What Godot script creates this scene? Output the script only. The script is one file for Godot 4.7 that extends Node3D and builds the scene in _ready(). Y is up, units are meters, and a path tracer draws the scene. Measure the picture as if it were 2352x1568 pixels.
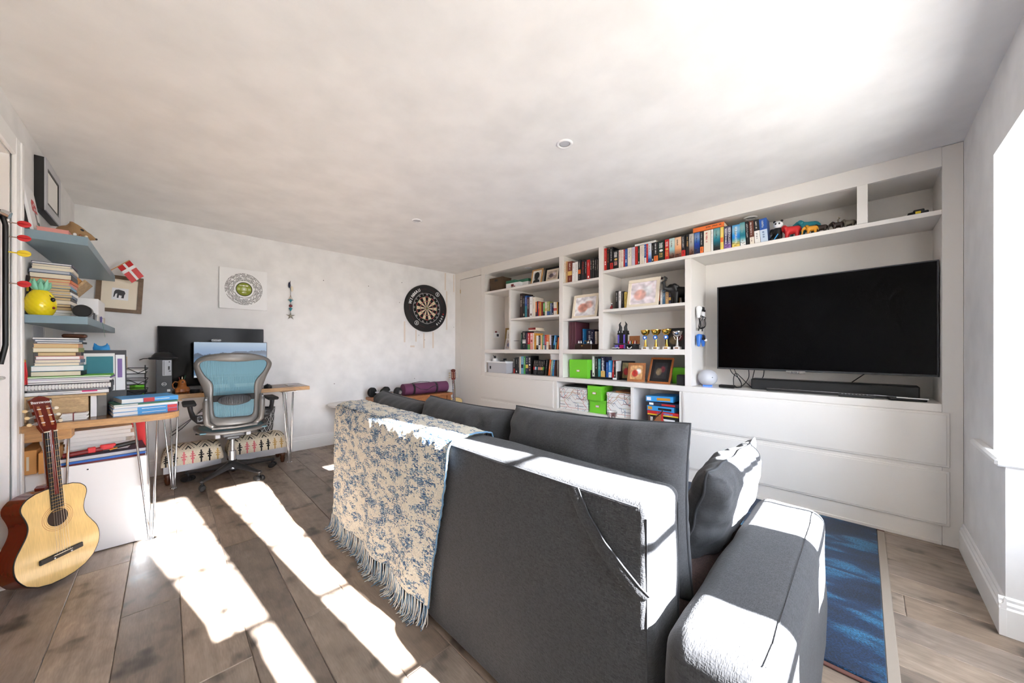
extends Node3D
# ---------------------------------------------------------------- mesh builder
class MB:
	var v := PackedVector3Array()
	var n := PackedVector3Array()
	var uv := PackedVector2Array()
	var ix := PackedInt32Array()
	var t := Transform3D.IDENTITY
	var us := 1.0
	func at(p: Vector3, e := Vector3.ZERO) -> MB:
		t = Transform3D(Basis.from_euler(e), p)
		return self
	func basis(x: Vector3, y: Vector3, z: Vector3, p: Vector3) -> MB:
		t = Transform3D(Basis(x, y, z), p)
		return self
	func pv(p: Vector3, nn: Vector3, w: Vector2) -> int:
		v.append(t * p)
		n.append((t.basis * nn).normalized())
		uv.append(w)
		return v.size() - 1
	func tri_i(a: int, b: int, c: int) -> void:
		ix.append(a)
		ix.append(c)
		ix.append(b)
	func tri(a: Vector3, b: Vector3, c: Vector3) -> void:
		var nn := (b - a).cross(c - a).normalized()
		tri_i(pv(a, nn, pu(a, nn)), pv(b, nn, pu(b, nn)), pv(c, nn, pu(c, nn)))
	func pu(p: Vector3, nn: Vector3) -> Vector2:
		var q := nn.abs()
		if q.y >= q.x and q.y >= q.z:
			return Vector2(p.x, p.z) * us
		if q.x >= q.z:
			return Vector2(p.z, -p.y) * us
		return Vector2(p.x, -p.y) * us
	func quad(a: Vector3, b: Vector3, c: Vector3, d: Vector3) -> void:
		var nn := (b - a).cross(c - a) + (c - a).cross(d - a)
		nn = nn.normalized()
		var i := pv(a, nn, pu(a, nn))
		pv(b, nn, pu(b, nn))
		pv(c, nn, pu(c, nn))
		pv(d, nn, pu(d, nn))
		tri_i(i, i + 1, i + 2)
		tri_i(i, i + 2, i + 3)
	# a,b,c,d counter-clockwise from outside, picture upright: a = bottom left
	func pic(a: Vector3, b: Vector3, c: Vector3, d: Vector3, u0 := 0.0, v0 := 0.0, u1 := 1.0, v1 := 1.0) -> void:
		var nn := (b - a).cross(c - a).normalized()
		var i := pv(a, nn, Vector2(u0, v1))
		pv(b, nn, Vector2(u1, v1))
		pv(c, nn, Vector2(u1, v0))
		pv(d, nn, Vector2(u0, v0))
		tri_i(i, i + 1, i + 2)
		tri_i(i, i + 2, i + 3)
	func box(c: Vector3, s: Vector3, b := 0.0) -> MB:
		var h := s * 0.5
		b = minf(b, minf(h.x, minf(h.y, h.z)) * 0.95)
		var ax := [Vector3.RIGHT, Vector3.UP, Vector3.BACK]
		for k in 3:
			var e: Vector3 = ax[k]
			var f: Vector3 = ax[(k + 1) % 3]
			var g: Vector3 = ax[(k + 2) % 3]
			var hf := f.dot(h) - b
			var hg := g.dot(h) - b
			for sgn in [1.0, -1.0]:
				var o: Vector3 = c + e * (e.dot(h) * sgn)
				if sgn > 0:
					quad(o - f * hf - g * hg, o + f * hf - g * hg, o + f * hf + g * hg, o - f * hf + g * hg)
				else:
					quad(o - f * hf - g * hg, o - f * hf + g * hg, o + f * hf + g * hg, o + f * hf - g * hg)
			if b > 0.0:
				var he := e.dot(h) - b
				for sf in [1.0, -1.0]:
					for sg in [1.0, -1.0]:
						var p: Vector3 = c + f * (f.dot(h) * sf) + g * (hg * sg)
						var q: Vector3 = c + f * (hf * sf) + g * (g.dot(h) * sg)
						if sf * sg > 0:
							quad(p - e * he, p + e * he, q + e * he, q - e * he)
							var nn := (p + e * he - (p - e * he)).cross(q - p)
							if nn.dot(f * sf + g * sg) < 0:
								flip4()
						else:
							quad(p + e * he, p - e * he, q - e * he, q + e * he)
							var nn := (p - e * he - (p + e * he)).cross(q - p)
							if nn.dot(f * sf + g * sg) < 0:
								flip4()
		if b > 0.0:
			for sx in [1.0, -1.0]:
				for sy in [1.0, -1.0]:
					for sz in [1.0, -1.0]:
						var sg3 := Vector3(sx, sy, sz)
						var i := h - Vector3(b, b, b)
						var pa := c + Vector3(h.x, i.y, i.z) * sg3
						var pb := c + Vector3(i.x, h.y, i.z) * sg3
						var pc := c + Vector3(i.x, i.y, h.z) * sg3
						if sx * sy * sz > 0:
							tri(pa, pb, pc)
						else:
							tri(pa, pc, pb)
		return self
	func flip4() -> void:
		var m := n.size()
		for k in 4:
			n[m - 1 - k] = -n[m - 1 - k]
		var z := ix.size()
		for k in 2:
			var a := ix[z - 3 * k - 2]
			ix[z - 3 * k - 2] = ix[z - 3 * k - 1]
			ix[z - 3 * k - 1] = a
	func bx(x0: float, x1: float, y0: float, y1: float, z0: float, z1: float, b := 0.0) -> MB:
		return box(Vector3((x0 + x1) / 2, (y0 + y1) / 2, (z0 + z1) / 2), Vector3(absf(x1 - x0), absf(y1 - y0), absf(z1 - z0)), b)
	# smooth surface over a grid of points; rows along i, columns along j
	func grid(p: Array, wu := false, wv := false, flip := false, uscale := Vector2.ONE) -> MB:
		var ni := p.size()
		var nj: int = p[0].size()
		var base := v.size()
		for i in ni:
			for j in nj:
				var i0 := (i - 1 + ni - 1) % (ni - 1) if wu and i == 0 else maxi(i - 1, 0)
				var i1 := 1 if wu and i == ni - 1 else mini(i + 1, ni - 1)
				var j0 := nj - 2 if wv and j == 0 else maxi(j - 1, 0)
				var j1 := 1 if wv and j == nj - 1 else mini(j + 1, nj - 1)
				if wu and i == 0:
					i0 = ni - 2
				var du: Vector3 = p[i1][j] - p[i0][j]
				var dv: Vector3 = p[i][j1] - p[i][j0]
				var nn := du.cross(dv)
				if nn.length_squared() < 1e-16:
					var ii := clampi(i, 1, ni - 2)
					var jj := clampi(j, 1, nj - 2) if nj > 2 else j
					nn = (p[mini(ii + 1, ni - 1)][jj] - p[ii - 1][jj]).cross(p[ii][mini(jj + 1, nj - 1)] - p[ii][maxi(jj - 1, 0)])
				nn = nn.normalized() * (-1.0 if flip else 1.0)
				pv(p[i][j], nn, Vector2(float(j) / (nj - 1), float(i) / (ni - 1)) * uscale)
		for i in ni - 1:
			for j in nj - 1:
				var a := base + i * nj + j
				if flip:
					tri_i(a, a + 1, a + nj + 1)
					tri_i(a, a + nj + 1, a + nj)
				else:
					tri_i(a, a + nj, a + nj + 1)
					tri_i(a, a + nj + 1, a + 1)
		return self
	# profile of (radius, height), bottom to top, about Y
	func lathe(pr: Array, seg := 24, smooth := true) -> MB:
		if smooth:
			var g := []
			for k in pr.size():
				var row := []
				for s in seg + 1:
					var a := TAU * s / seg
					row.append(Vector3(cos(a) * pr[k].x, pr[k].y, sin(a) * pr[k].x))
				g.append(row)
			return grid(g, false, true)
		for k in pr.size() - 1:
			lathe([pr[k], pr[k + 1]], seg, true)
		return self
	func cyl(r0: float, r1: float, y0: float, y1: float, seg := 20, caps := true) -> MB:
		lathe([Vector2(r0, y0), Vector2(r1, y1)], seg)
		if caps:
			disc(r0, y0, seg, false)
			disc(r1, y1, seg, true)
		return self
	func disc(r: float, y: float, seg := 20, up := true, inner := 0.0) -> MB:
		for s in seg:
			var a := TAU * s / seg
			var b := TAU * (s + 1) / seg
			var p := Vector3(cos(a) * r, y, sin(a) * r)
			var q := Vector3(cos(b) * r, y, sin(b) * r)
			var c := Vector3(cos(a) * inner, y, sin(a) * inner)
			var d := Vector3(cos(b) * inner, y, sin(b) * inner)
			if inner > 0:
				if up:
					quad(c, d, q, p)
				else:
					quad(p, q, d, c)
			elif up:
				tri(c, q, p)
			else:
				tri(c, p, q)
		return self
	func tube(pts: Array, r, seg := 8, caps := true, squash := 1.0) -> MB:
		var m := pts.size()
		var g := []
		var up := Vector3.UP
		var d0: Vector3 = (pts[1] - pts[0]).normalized()
		if absf(d0.dot(up)) > 0.95:
			up = Vector3.RIGHT
		var nx := up.cross(d0).normalized()
		for k in m:
			var d: Vector3 = (pts[mini(k + 1, m - 1)] - pts[maxi(k - 1, 0)]).normalized()
			nx = (nx - d * nx.dot(d)).normalized()
			var ny := d.cross(nx)
			var rr: float = r if not r is Array else r[k]
			var row := []
			for s in seg + 1:
				var a := TAU * s / seg
				row.append(pts[k] + (nx * cos(a) + ny * sin(a) * squash) * rr)
			g.append(row)
		grid(g, false, true, true)
		if caps:
			for e in [0, m - 1]:
				for s in seg:
					if e == 0:
						tri(pts[0], g[0][s + 1], g[0][s])
					else:
						tri(pts[e], g[e][s], g[e][s + 1])
		return self
	func ball(c: Vector3, r: Vector3, seg := 14, rings := 10) -> MB:
		var g := []
		for i in rings + 1:
			var f := -PI / 2 + PI * i / rings
			var row := []
			for s in seg + 1:
				var a := TAU * s / seg
				row.append(c + Vector3(cos(a) * cos(f), sin(f), sin(a) * cos(f)) * r)
			g.append(row)
		return grid(g, false, true)
	# polygon in XY (counter-clockwise), extruded from z0 to z1
	func prism(poly: PackedVector2Array, z0: float, z1: float, smooth := false, bev := 0.0) -> MB:
		var q := poly
		if Geometry2D.is_polygon_clockwise(q):
			q = q.duplicate()
			q.reverse()
		var inner := q
		if bev > 0.0:
			var off := Geometry2D.offset_polygon(q, -bev, Geometry2D.JOIN_MITER)
			if off.size() == 1 and off[0].size() == q.size():
				inner = off[0]
				var best := 0
				for k in inner.size():
					if inner[k].distance_to(q[0]) < inner[best].distance_to(q[0]):
						best = k
				var r := PackedVector2Array()
				if Geometry2D.is_polygon_clockwise(inner):
					inner.reverse()
					best = inner.size() - 1 - best
				for k in inner.size():
					r.append(inner[(k + best) % inner.size()])
				inner = r
			else:
				bev = 0.0
		var tr := Geometry2D.triangulate_polygon(inner)
		for k in range(0, tr.size(), 3):
			var a := inner[tr[k]]
			var b := inner[tr[k + 1]]
			var c := inner[tr[k + 2]]
			if (b - a).cross(c - a) < 0:
				var s := b
				b = c
				c = s
			tri(Vector3(a.x, a.y, z1), Vector3(b.x, b.y, z1), Vector3(c.x, c.y, z1))
			tri(Vector3(a.x, a.y, z0), Vector3(c.x, c.y, z0), Vector3(b.x, b.y, z0))
		var m := q.size()
		for k in m:
			var a := q[k]
			var b := q[(k + 1) % m]
			if bev > 0.0:
				var ai := inner[k]
				var bi := inner[(k + 1) % m]
				quad(Vector3(a.x, a.y, z1 - bev), Vector3(b.x, b.y, z1 - bev), Vector3(bi.x, bi.y, z1), Vector3(ai.x, ai.y, z1))
				quad(Vector3(b.x, b.y, z0 + bev), Vector3(a.x, a.y, z0 + bev), Vector3(ai.x, ai.y, z0), Vector3(bi.x, bi.y, z0))
			if smooth:
				var pp := q[(k - 1 + m) % m]
				var nx := q[(k + 2) % m]
				var na := (b - pp)
				var nb := (nx - a)
				var n3a := Vector3(na.y, -na.x, 0).normalized()
				var n3b := Vector3(nb.y, -nb.x, 0).normalized()
				var i := pv(Vector3(a.x, a.y, z0 + bev), n3a, Vector2(a.x, z0))
				pv(Vector3(b.x, b.y, z0 + bev), n3b, Vector2(b.x, z0))
				pv(Vector3(b.x, b.y, z1 - bev), n3b, Vector2(b.x, z1))
				pv(Vector3(a.x, a.y, z1 - bev), n3a, Vector2(a.x, z1))
				tri_i(i, i + 1, i + 2)
				tri_i(i, i + 2, i + 3)
			else:
				quad(Vector3(a.x, a.y, z0 + bev), Vector3(b.x, b.y, z0 + bev), Vector3(b.x, b.y, z1 - bev), Vector3(a.x, a.y, z1 - bev))
		return self
	# smooth union of tapered capsules [a, b, ra, rb], meshed as surface nets
	func blob(caps: Array, cell: float, k := 0.01) -> MB:
		var lo := Vector3(1e9, 1e9, 1e9)
		var hi := -lo
		for c in caps:
			for e in 2:
				var rr: Vector3 = Vector3.ONE * (c[2 + e] + cell * 2.0)
				lo = lo.min(c[e] - rr)
				hi = hi.max(c[e] + rr)
		var dim := Vector3i(((hi - lo) / cell).ceil()) + Vector3i.ONE
		var f := PackedFloat32Array()
		f.resize(dim.x * dim.y * dim.z)
		f.fill(1.0)
		var q := 0
		for z in dim.z:
			for y in dim.y:
				for x in dim.x:
					var p := lo + Vector3(x, y, z) * cell
					var dd := 1.0
					for c in caps:
						var ab: Vector3 = c[1] - c[0]
						var l2 := ab.length_squared()
						var s := clampf((p - c[0]).dot(ab) / l2, 0, 1) if l2 > 0 else 0.0
						var di: float = (p - c[0] - ab * s).length() - lerpf(c[2], c[3], s)
						var hh := clampf(0.5 + 0.5 * (di - dd) / k, 0, 1)
						dd = lerpf(di, dd, hh) - k * hh * (1 - hh)
					f[q] = dd
					q += 1
		var sx := dim.x
		var sxy := dim.x * dim.y
		var cellv := {}
		var offs := [0, 1, sx, sx + 1, sxy, sxy + 1, sxy + sx, sxy + sx + 1]
		for z in dim.z - 1:
			for y in dim.y - 1:
				for x in dim.x - 1:
					var b := x + y * sx + z * sxy
					var mask := 0
					for o: int in 8:
						if f[b + offs[o]] < 0:
							mask |= 1 << o
					if mask == 0 or mask == 255:
						continue
					var sum := Vector3.ZERO
					var cnt := 0
					for o: int in 8:
						for bit in [1, 2, 4]:
							if o & bit:
								continue
							var o2: int = o | bit
							var fa := f[b + offs[o]]
							var fb := f[b + offs[o2]]
							if (fa < 0) != (fb < 0):
								var s := fa / (fa - fb)
								sum += Vector3(o & 1, (o >> 1) & 1, (o >> 2) & 1).lerp(Vector3(o2 & 1, (o2 >> 1) & 1, (o2 >> 2) & 1), s)
								cnt += 1
					var p := lo + (Vector3(x, y, z) + sum / cnt) * cell
					var gr := Vector3(f[b + 1] - f[b] + f[b + 1 + sx + sxy] - f[b + sx + sxy], f[b + sx] - f[b] + f[b + 1 + sx + sxy] - f[b + 1 + sxy], f[b + sxy] - f[b] + f[b + 1 + sx + sxy] - f[b + 1 + sx])
					cellv[b] = pv(p, gr.normalized(), Vector2(p.x, p.y))
		for z in range(1, dim.z - 1):
			for y in range(1, dim.y - 1):
				for x in range(1, dim.x - 1):
					var b := x + y * sx + z * sxy
					var ins := f[b] < 0
					for ax in [[1, sx, sxy], [sx, sxy, 1], [sxy, 1, sx]]:
						if ins != (f[b + ax[0]] < 0):
							var i0 = cellv.get(b)
							var i1 = cellv.get(b - ax[1])
							var i2 = cellv.get(b - ax[1] - ax[2])
							var i3 = cellv.get(b - ax[2])
							if i0 == null or i1 == null or i2 == null or i3 == null:
								continue
							if ins:
								tri_i(i0, i1, i2)
								tri_i(i0, i2, i3)
							else:
								tri_i(i0, i2, i1)
								tri_i(i0, i3, i2)
		return self
	# box with rounded edges; mid = extra cuts across each face, amp = unevenness along the normal
	func rbox(c: Vector3, s: Vector3, r: float, k := 4, mid := 1, amp := 0.0, nz: FastNoiseLite = null) -> MB:
		var h := s * 0.5
		r = minf(r, minf(h.x, minf(h.y, h.z)) * 0.99)
		var inn := h - Vector3.ONE * r
		var ax := [Vector3.RIGHT, Vector3.UP, Vector3.BACK]
		for q in 3:
			var e: Vector3 = ax[q]
			var f: Vector3 = ax[(q + 1) % 3]
			var g: Vector3 = ax[(q + 2) % 3]
			var sa := []
			for ff in [f, g]:
				var hi: float = inn.dot(ff)
				var l := []
				for i in k:
					l.append(-hi - r * tan((1.0 - float(i) / k) * PI / 4))
				for i in mid + 1:
					l.append(lerpf(-hi, hi, float(i) / mid))
				for i in k:
					l.append(hi + r * tan(float(i + 1) / k * PI / 4))
				sa.append(l)
			for sg in [1.0, -1.0]:
				var base := v.size()
				for a in sa[0]:
					for b in sa[1]:
						var p: Vector3 = e * (h.dot(e) * sg) + f * a + g * b
						var qq := p.clamp(-inn, inn)
						var nn := (p - qq).normalized()
						var pos := qq + nn * r
						if amp > 0.0:
							pos += nn * amp * nz.get_noise_3dv((pos + c) * 1000.0)
						pv(c + pos, nn, pu(pos, e))
				var nb: int = sa[1].size()
				for i in sa[0].size() - 1:
					for j in nb - 1:
						var o: int = base + i * nb + j
						if sg > 0:
							tri_i(o, o + nb, o + nb + 1)
							tri_i(o, o + nb + 1, o + 1)
						else:
							tri_i(o, o + 1, o + nb + 1)
							tri_i(o, o + nb + 1, o + nb)
		return self
	# stuffed cushion in the XY plane, seam round the rim
	func pillow(w: float, h: float, th: float, sd: int, pinch := 0.05, box_p := 4.0, nu := 28, wr := 0.01) -> MB:
		var nz := FastNoiseLite.new()
		nz.seed = sd
		nz.frequency = 0.9
		nz.fractal_octaves = 3
		for side in [1.0, -1.0]:
			var g := []
			for i in nu + 1:
				var vv := sin((float(i) / nu - 0.5) * PI)
				var row := []
				for j in nu + 1:
					var uu := sin((float(j) / nu - 0.5) * PI)
					var x := w * 0.5 * uu * (1.0 - pinch * (1.0 - vv * vv) * absf(uu))
					var y := h * 0.5 * vv * (1.0 - pinch * (1.0 - uu * uu) * absf(vv))
					var f := pow(maxf(0.0, (1.0 - pow(absf(uu), box_p)) * (1.0 - pow(absf(vv), box_p))), 0.5)
					var edge := maxf(absf(uu), absf(vv))
					var wrk := 0.0
					if absf(vv) > absf(uu):
						wrk = sin(x * 75.0 + 3.0 * nz.get_noise_2d(x * 6.0, sd)) * smoothstep(0.45, 0.9, edge)
					else:
						wrk = sin(y * 75.0 + 3.0 * nz.get_noise_2d(y * 6.0, sd + 5)) * smoothstep(0.45, 0.9, edge)
					var z: float = side * (th * 0.5 * f + (wr * 0.45 * wrk + wr * 1.6 * nz.get_noise_3d(x * 5.0, y * 5.0, side * 9.0)) * minf(f * 2.0, 1.0))
					row.append(Vector3(x, y, z))
				g.append(row)
			grid(g, false, false, side > 0)
		return self
	# hinged strut behind a standing frame
	func quad_strip(h: float, lean: float, d: float) -> MB:
		var l := h * 0.62
		var dep := l * sin(lean) + d
		var a := Vector3(0, l, -d - 0.003)
		return tube([a, Vector3(0, (dep + l * 0.22) * tan(lean) + 0.007, -dep - l * 0.22)], 0.006, 5)
	func text(s: String, size: float, depth := 0.0006, font := "Droid Sans", bold := false) -> MB:
		var tm := TextMesh.new()
		tm.text = s
		var sf := SystemFont.new()
		sf.font_names = PackedStringArray([font])
		if bold:
			sf.font_weight = 700
		tm.font = sf
		tm.font_size = 32
		tm.pixel_size = size / 32.0
		tm.depth = depth
		tm.curve_step = 4.0
		var a := tm.get_mesh_arrays() if tm.get_surface_count() > 0 else []
		if a.is_empty() or a[0] == null:
			return self
		var b := v.size()
		var vs: PackedVector3Array = a[Mesh.ARRAY_VERTEX]
		var ns: PackedVector3Array = a[Mesh.ARRAY_NORMAL]
		for k in vs.size():
			pv(vs[k], ns[k], Vector2.ZERO)
		if a[Mesh.ARRAY_INDEX] != null and a[Mesh.ARRAY_INDEX].size() > 0:
			for k in a[Mesh.ARRAY_INDEX]:
				ix.append(b + k)
		else:
			for k in vs.size():
				ix.append(b + k)
		return self
	func mesh() -> ArrayMesh:
		var a := []
		a.resize(Mesh.ARRAY_MAX)
		a[Mesh.ARRAY_VERTEX] = v
		a[Mesh.ARRAY_NORMAL] = n
		a[Mesh.ARRAY_TEX_UV] = uv
		a[Mesh.ARRAY_INDEX] = ix
		var m := ArrayMesh.new()
		m.add_surface_from_arrays(Mesh.PRIMITIVE_TRIANGLES, a)
		return m

# ---------------------------------------------------------------- scene helpers
var M := {}
var names := {}
var rng := RandomNumberGenerator.new()

func numbered(called: String) -> String:
	var k: int = names.get(called, 0)
	names[called] = k + 1
	return called if k == 0 else "%s_%03d" % [called, k]

func thing(called: String, label: String, category: String, at := Vector3.ZERO, turn := 0.0, group := "") -> Node3D:
	var o := Node3D.new()
	o.name = numbered(called)
	add_child(o, true)
	o.position = at
	o.rotation.y = turn
	tag(o, label, category, group)
	return o

func tag(o: Node, label: String, category: String, group := "") -> void:
	o.set_meta("label", label)
	o.set_meta("category", category)
	if group:
		o.set_meta("group", group)

func part(parent: Node, called: String, m, mat: Material, label := "") -> MeshInstance3D:
	var o := MeshInstance3D.new()
	o.name = called
	o.mesh = m.mesh() if m is MB else m
	o.material_override = mat
	o.cast_shadow = GeometryInstance3D.SHADOW_CASTING_SETTING_ON
	parent.add_child(o, true)
	if label:
		o.set_meta("label", label)
	return o

func solo(called: String, label: String, category: String, m, mat: Material, group := "") -> MeshInstance3D:
	var o := part(self, numbered(called), m, mat)
	tag(o, label, category, group)
	return o

func struct(called: String, m, mat: Material, parent: Node = null) -> MeshInstance3D:
	var o := part(parent if parent else self, called, m, mat)
	if parent == null:
		o.set_meta("kind", "structure")
	return o

func dup(src: Node3D, called: String, label: String, at: Vector3, turn := 0.0) -> Node3D:
	var c: Node3D = src.duplicate()
	c.name = numbered(called)
	add_child(c, true)
	c.position = at
	c.rotation = Vector3(0, turn, 0)
	c.set_meta("label", label)
	return c

func C(r: float, g: float, b: float) -> Color:
	return Color(r / 255.0, g / 255.0, b / 255.0)

func mat(key: String, col: Color, rough := 0.6, metal := 0.0, tex: Texture2D = null, spec := 0.5) -> StandardMaterial3D:
	var m := StandardMaterial3D.new()
	m.resource_name = key
	m.albedo_color = col
	m.roughness = rough
	m.metallic = metal
	m.metallic_specular = spec
	if tex:
		m.albedo_texture = tex
	M[key] = m
	return m

func tri_mat(key: String, col: Color, tex: Texture2D, scale: float, rough := 0.6, bump := 0.0) -> StandardMaterial3D:
	var m := mat(key, col, rough, 0.0, tex)
	m.uv1_triplanar = true
	m.uv1_scale = Vector3.ONE * scale
	if bump > 0.0:
		m.heightmap_enabled = true
		m.heightmap_texture = tex
		m.heightmap_scale = bump
	return m

func picture(w: int, h: int, f: Callable) -> ImageTexture:
	var b := PackedByteArray()
	b.resize(w * h * 3)
	var k := 0
	for y in h:
		for x in w:
			var c: Color = f.call(x, y)
			b[k] = clampi(int(c.r * 255.0), 0, 255)
			b[k + 1] = clampi(int(c.g * 255.0), 0, 255)
			b[k + 2] = clampi(int(c.b * 255.0), 0, 255)
			k += 3
	return ImageTexture.create_from_image(Image.create_from_data(w, h, false, Image.FORMAT_RGB8, b))

func tiled(w: int, h: int, f: Callable) -> ImageTexture:
	# cross-fades the borders so that repeats show no seam
	var bw := w / 6
	var bh := h / 6
	return picture(w, h, func(x: int, y: int):
		var c: Color = f.call(x, y)
		if x >= w - bw:
			c = c.lerp(f.call(x - w, y), float(x - w + bw) / bw)
		if y >= h - bh:
			var d: Color = f.call(x, y - h)
			if x >= w - bw:
				d = d.lerp(f.call(x - w, y - h), float(x - w + bw) / bw)
			c = c.lerp(d, float(y - h + bh) / bh)
		return c)

func fnl(sd: int, fr: float, oct := 3) -> FastNoiseLite:
	var f := FastNoiseLite.new()
	f.seed = sd
	f.frequency = fr
	f.noise_type = FastNoiseLite.TYPE_SIMPLEX
	f.fractal_type = FastNoiseLite.FRACTAL_FBM
	f.fractal_octaves = oct
	return f

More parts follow.
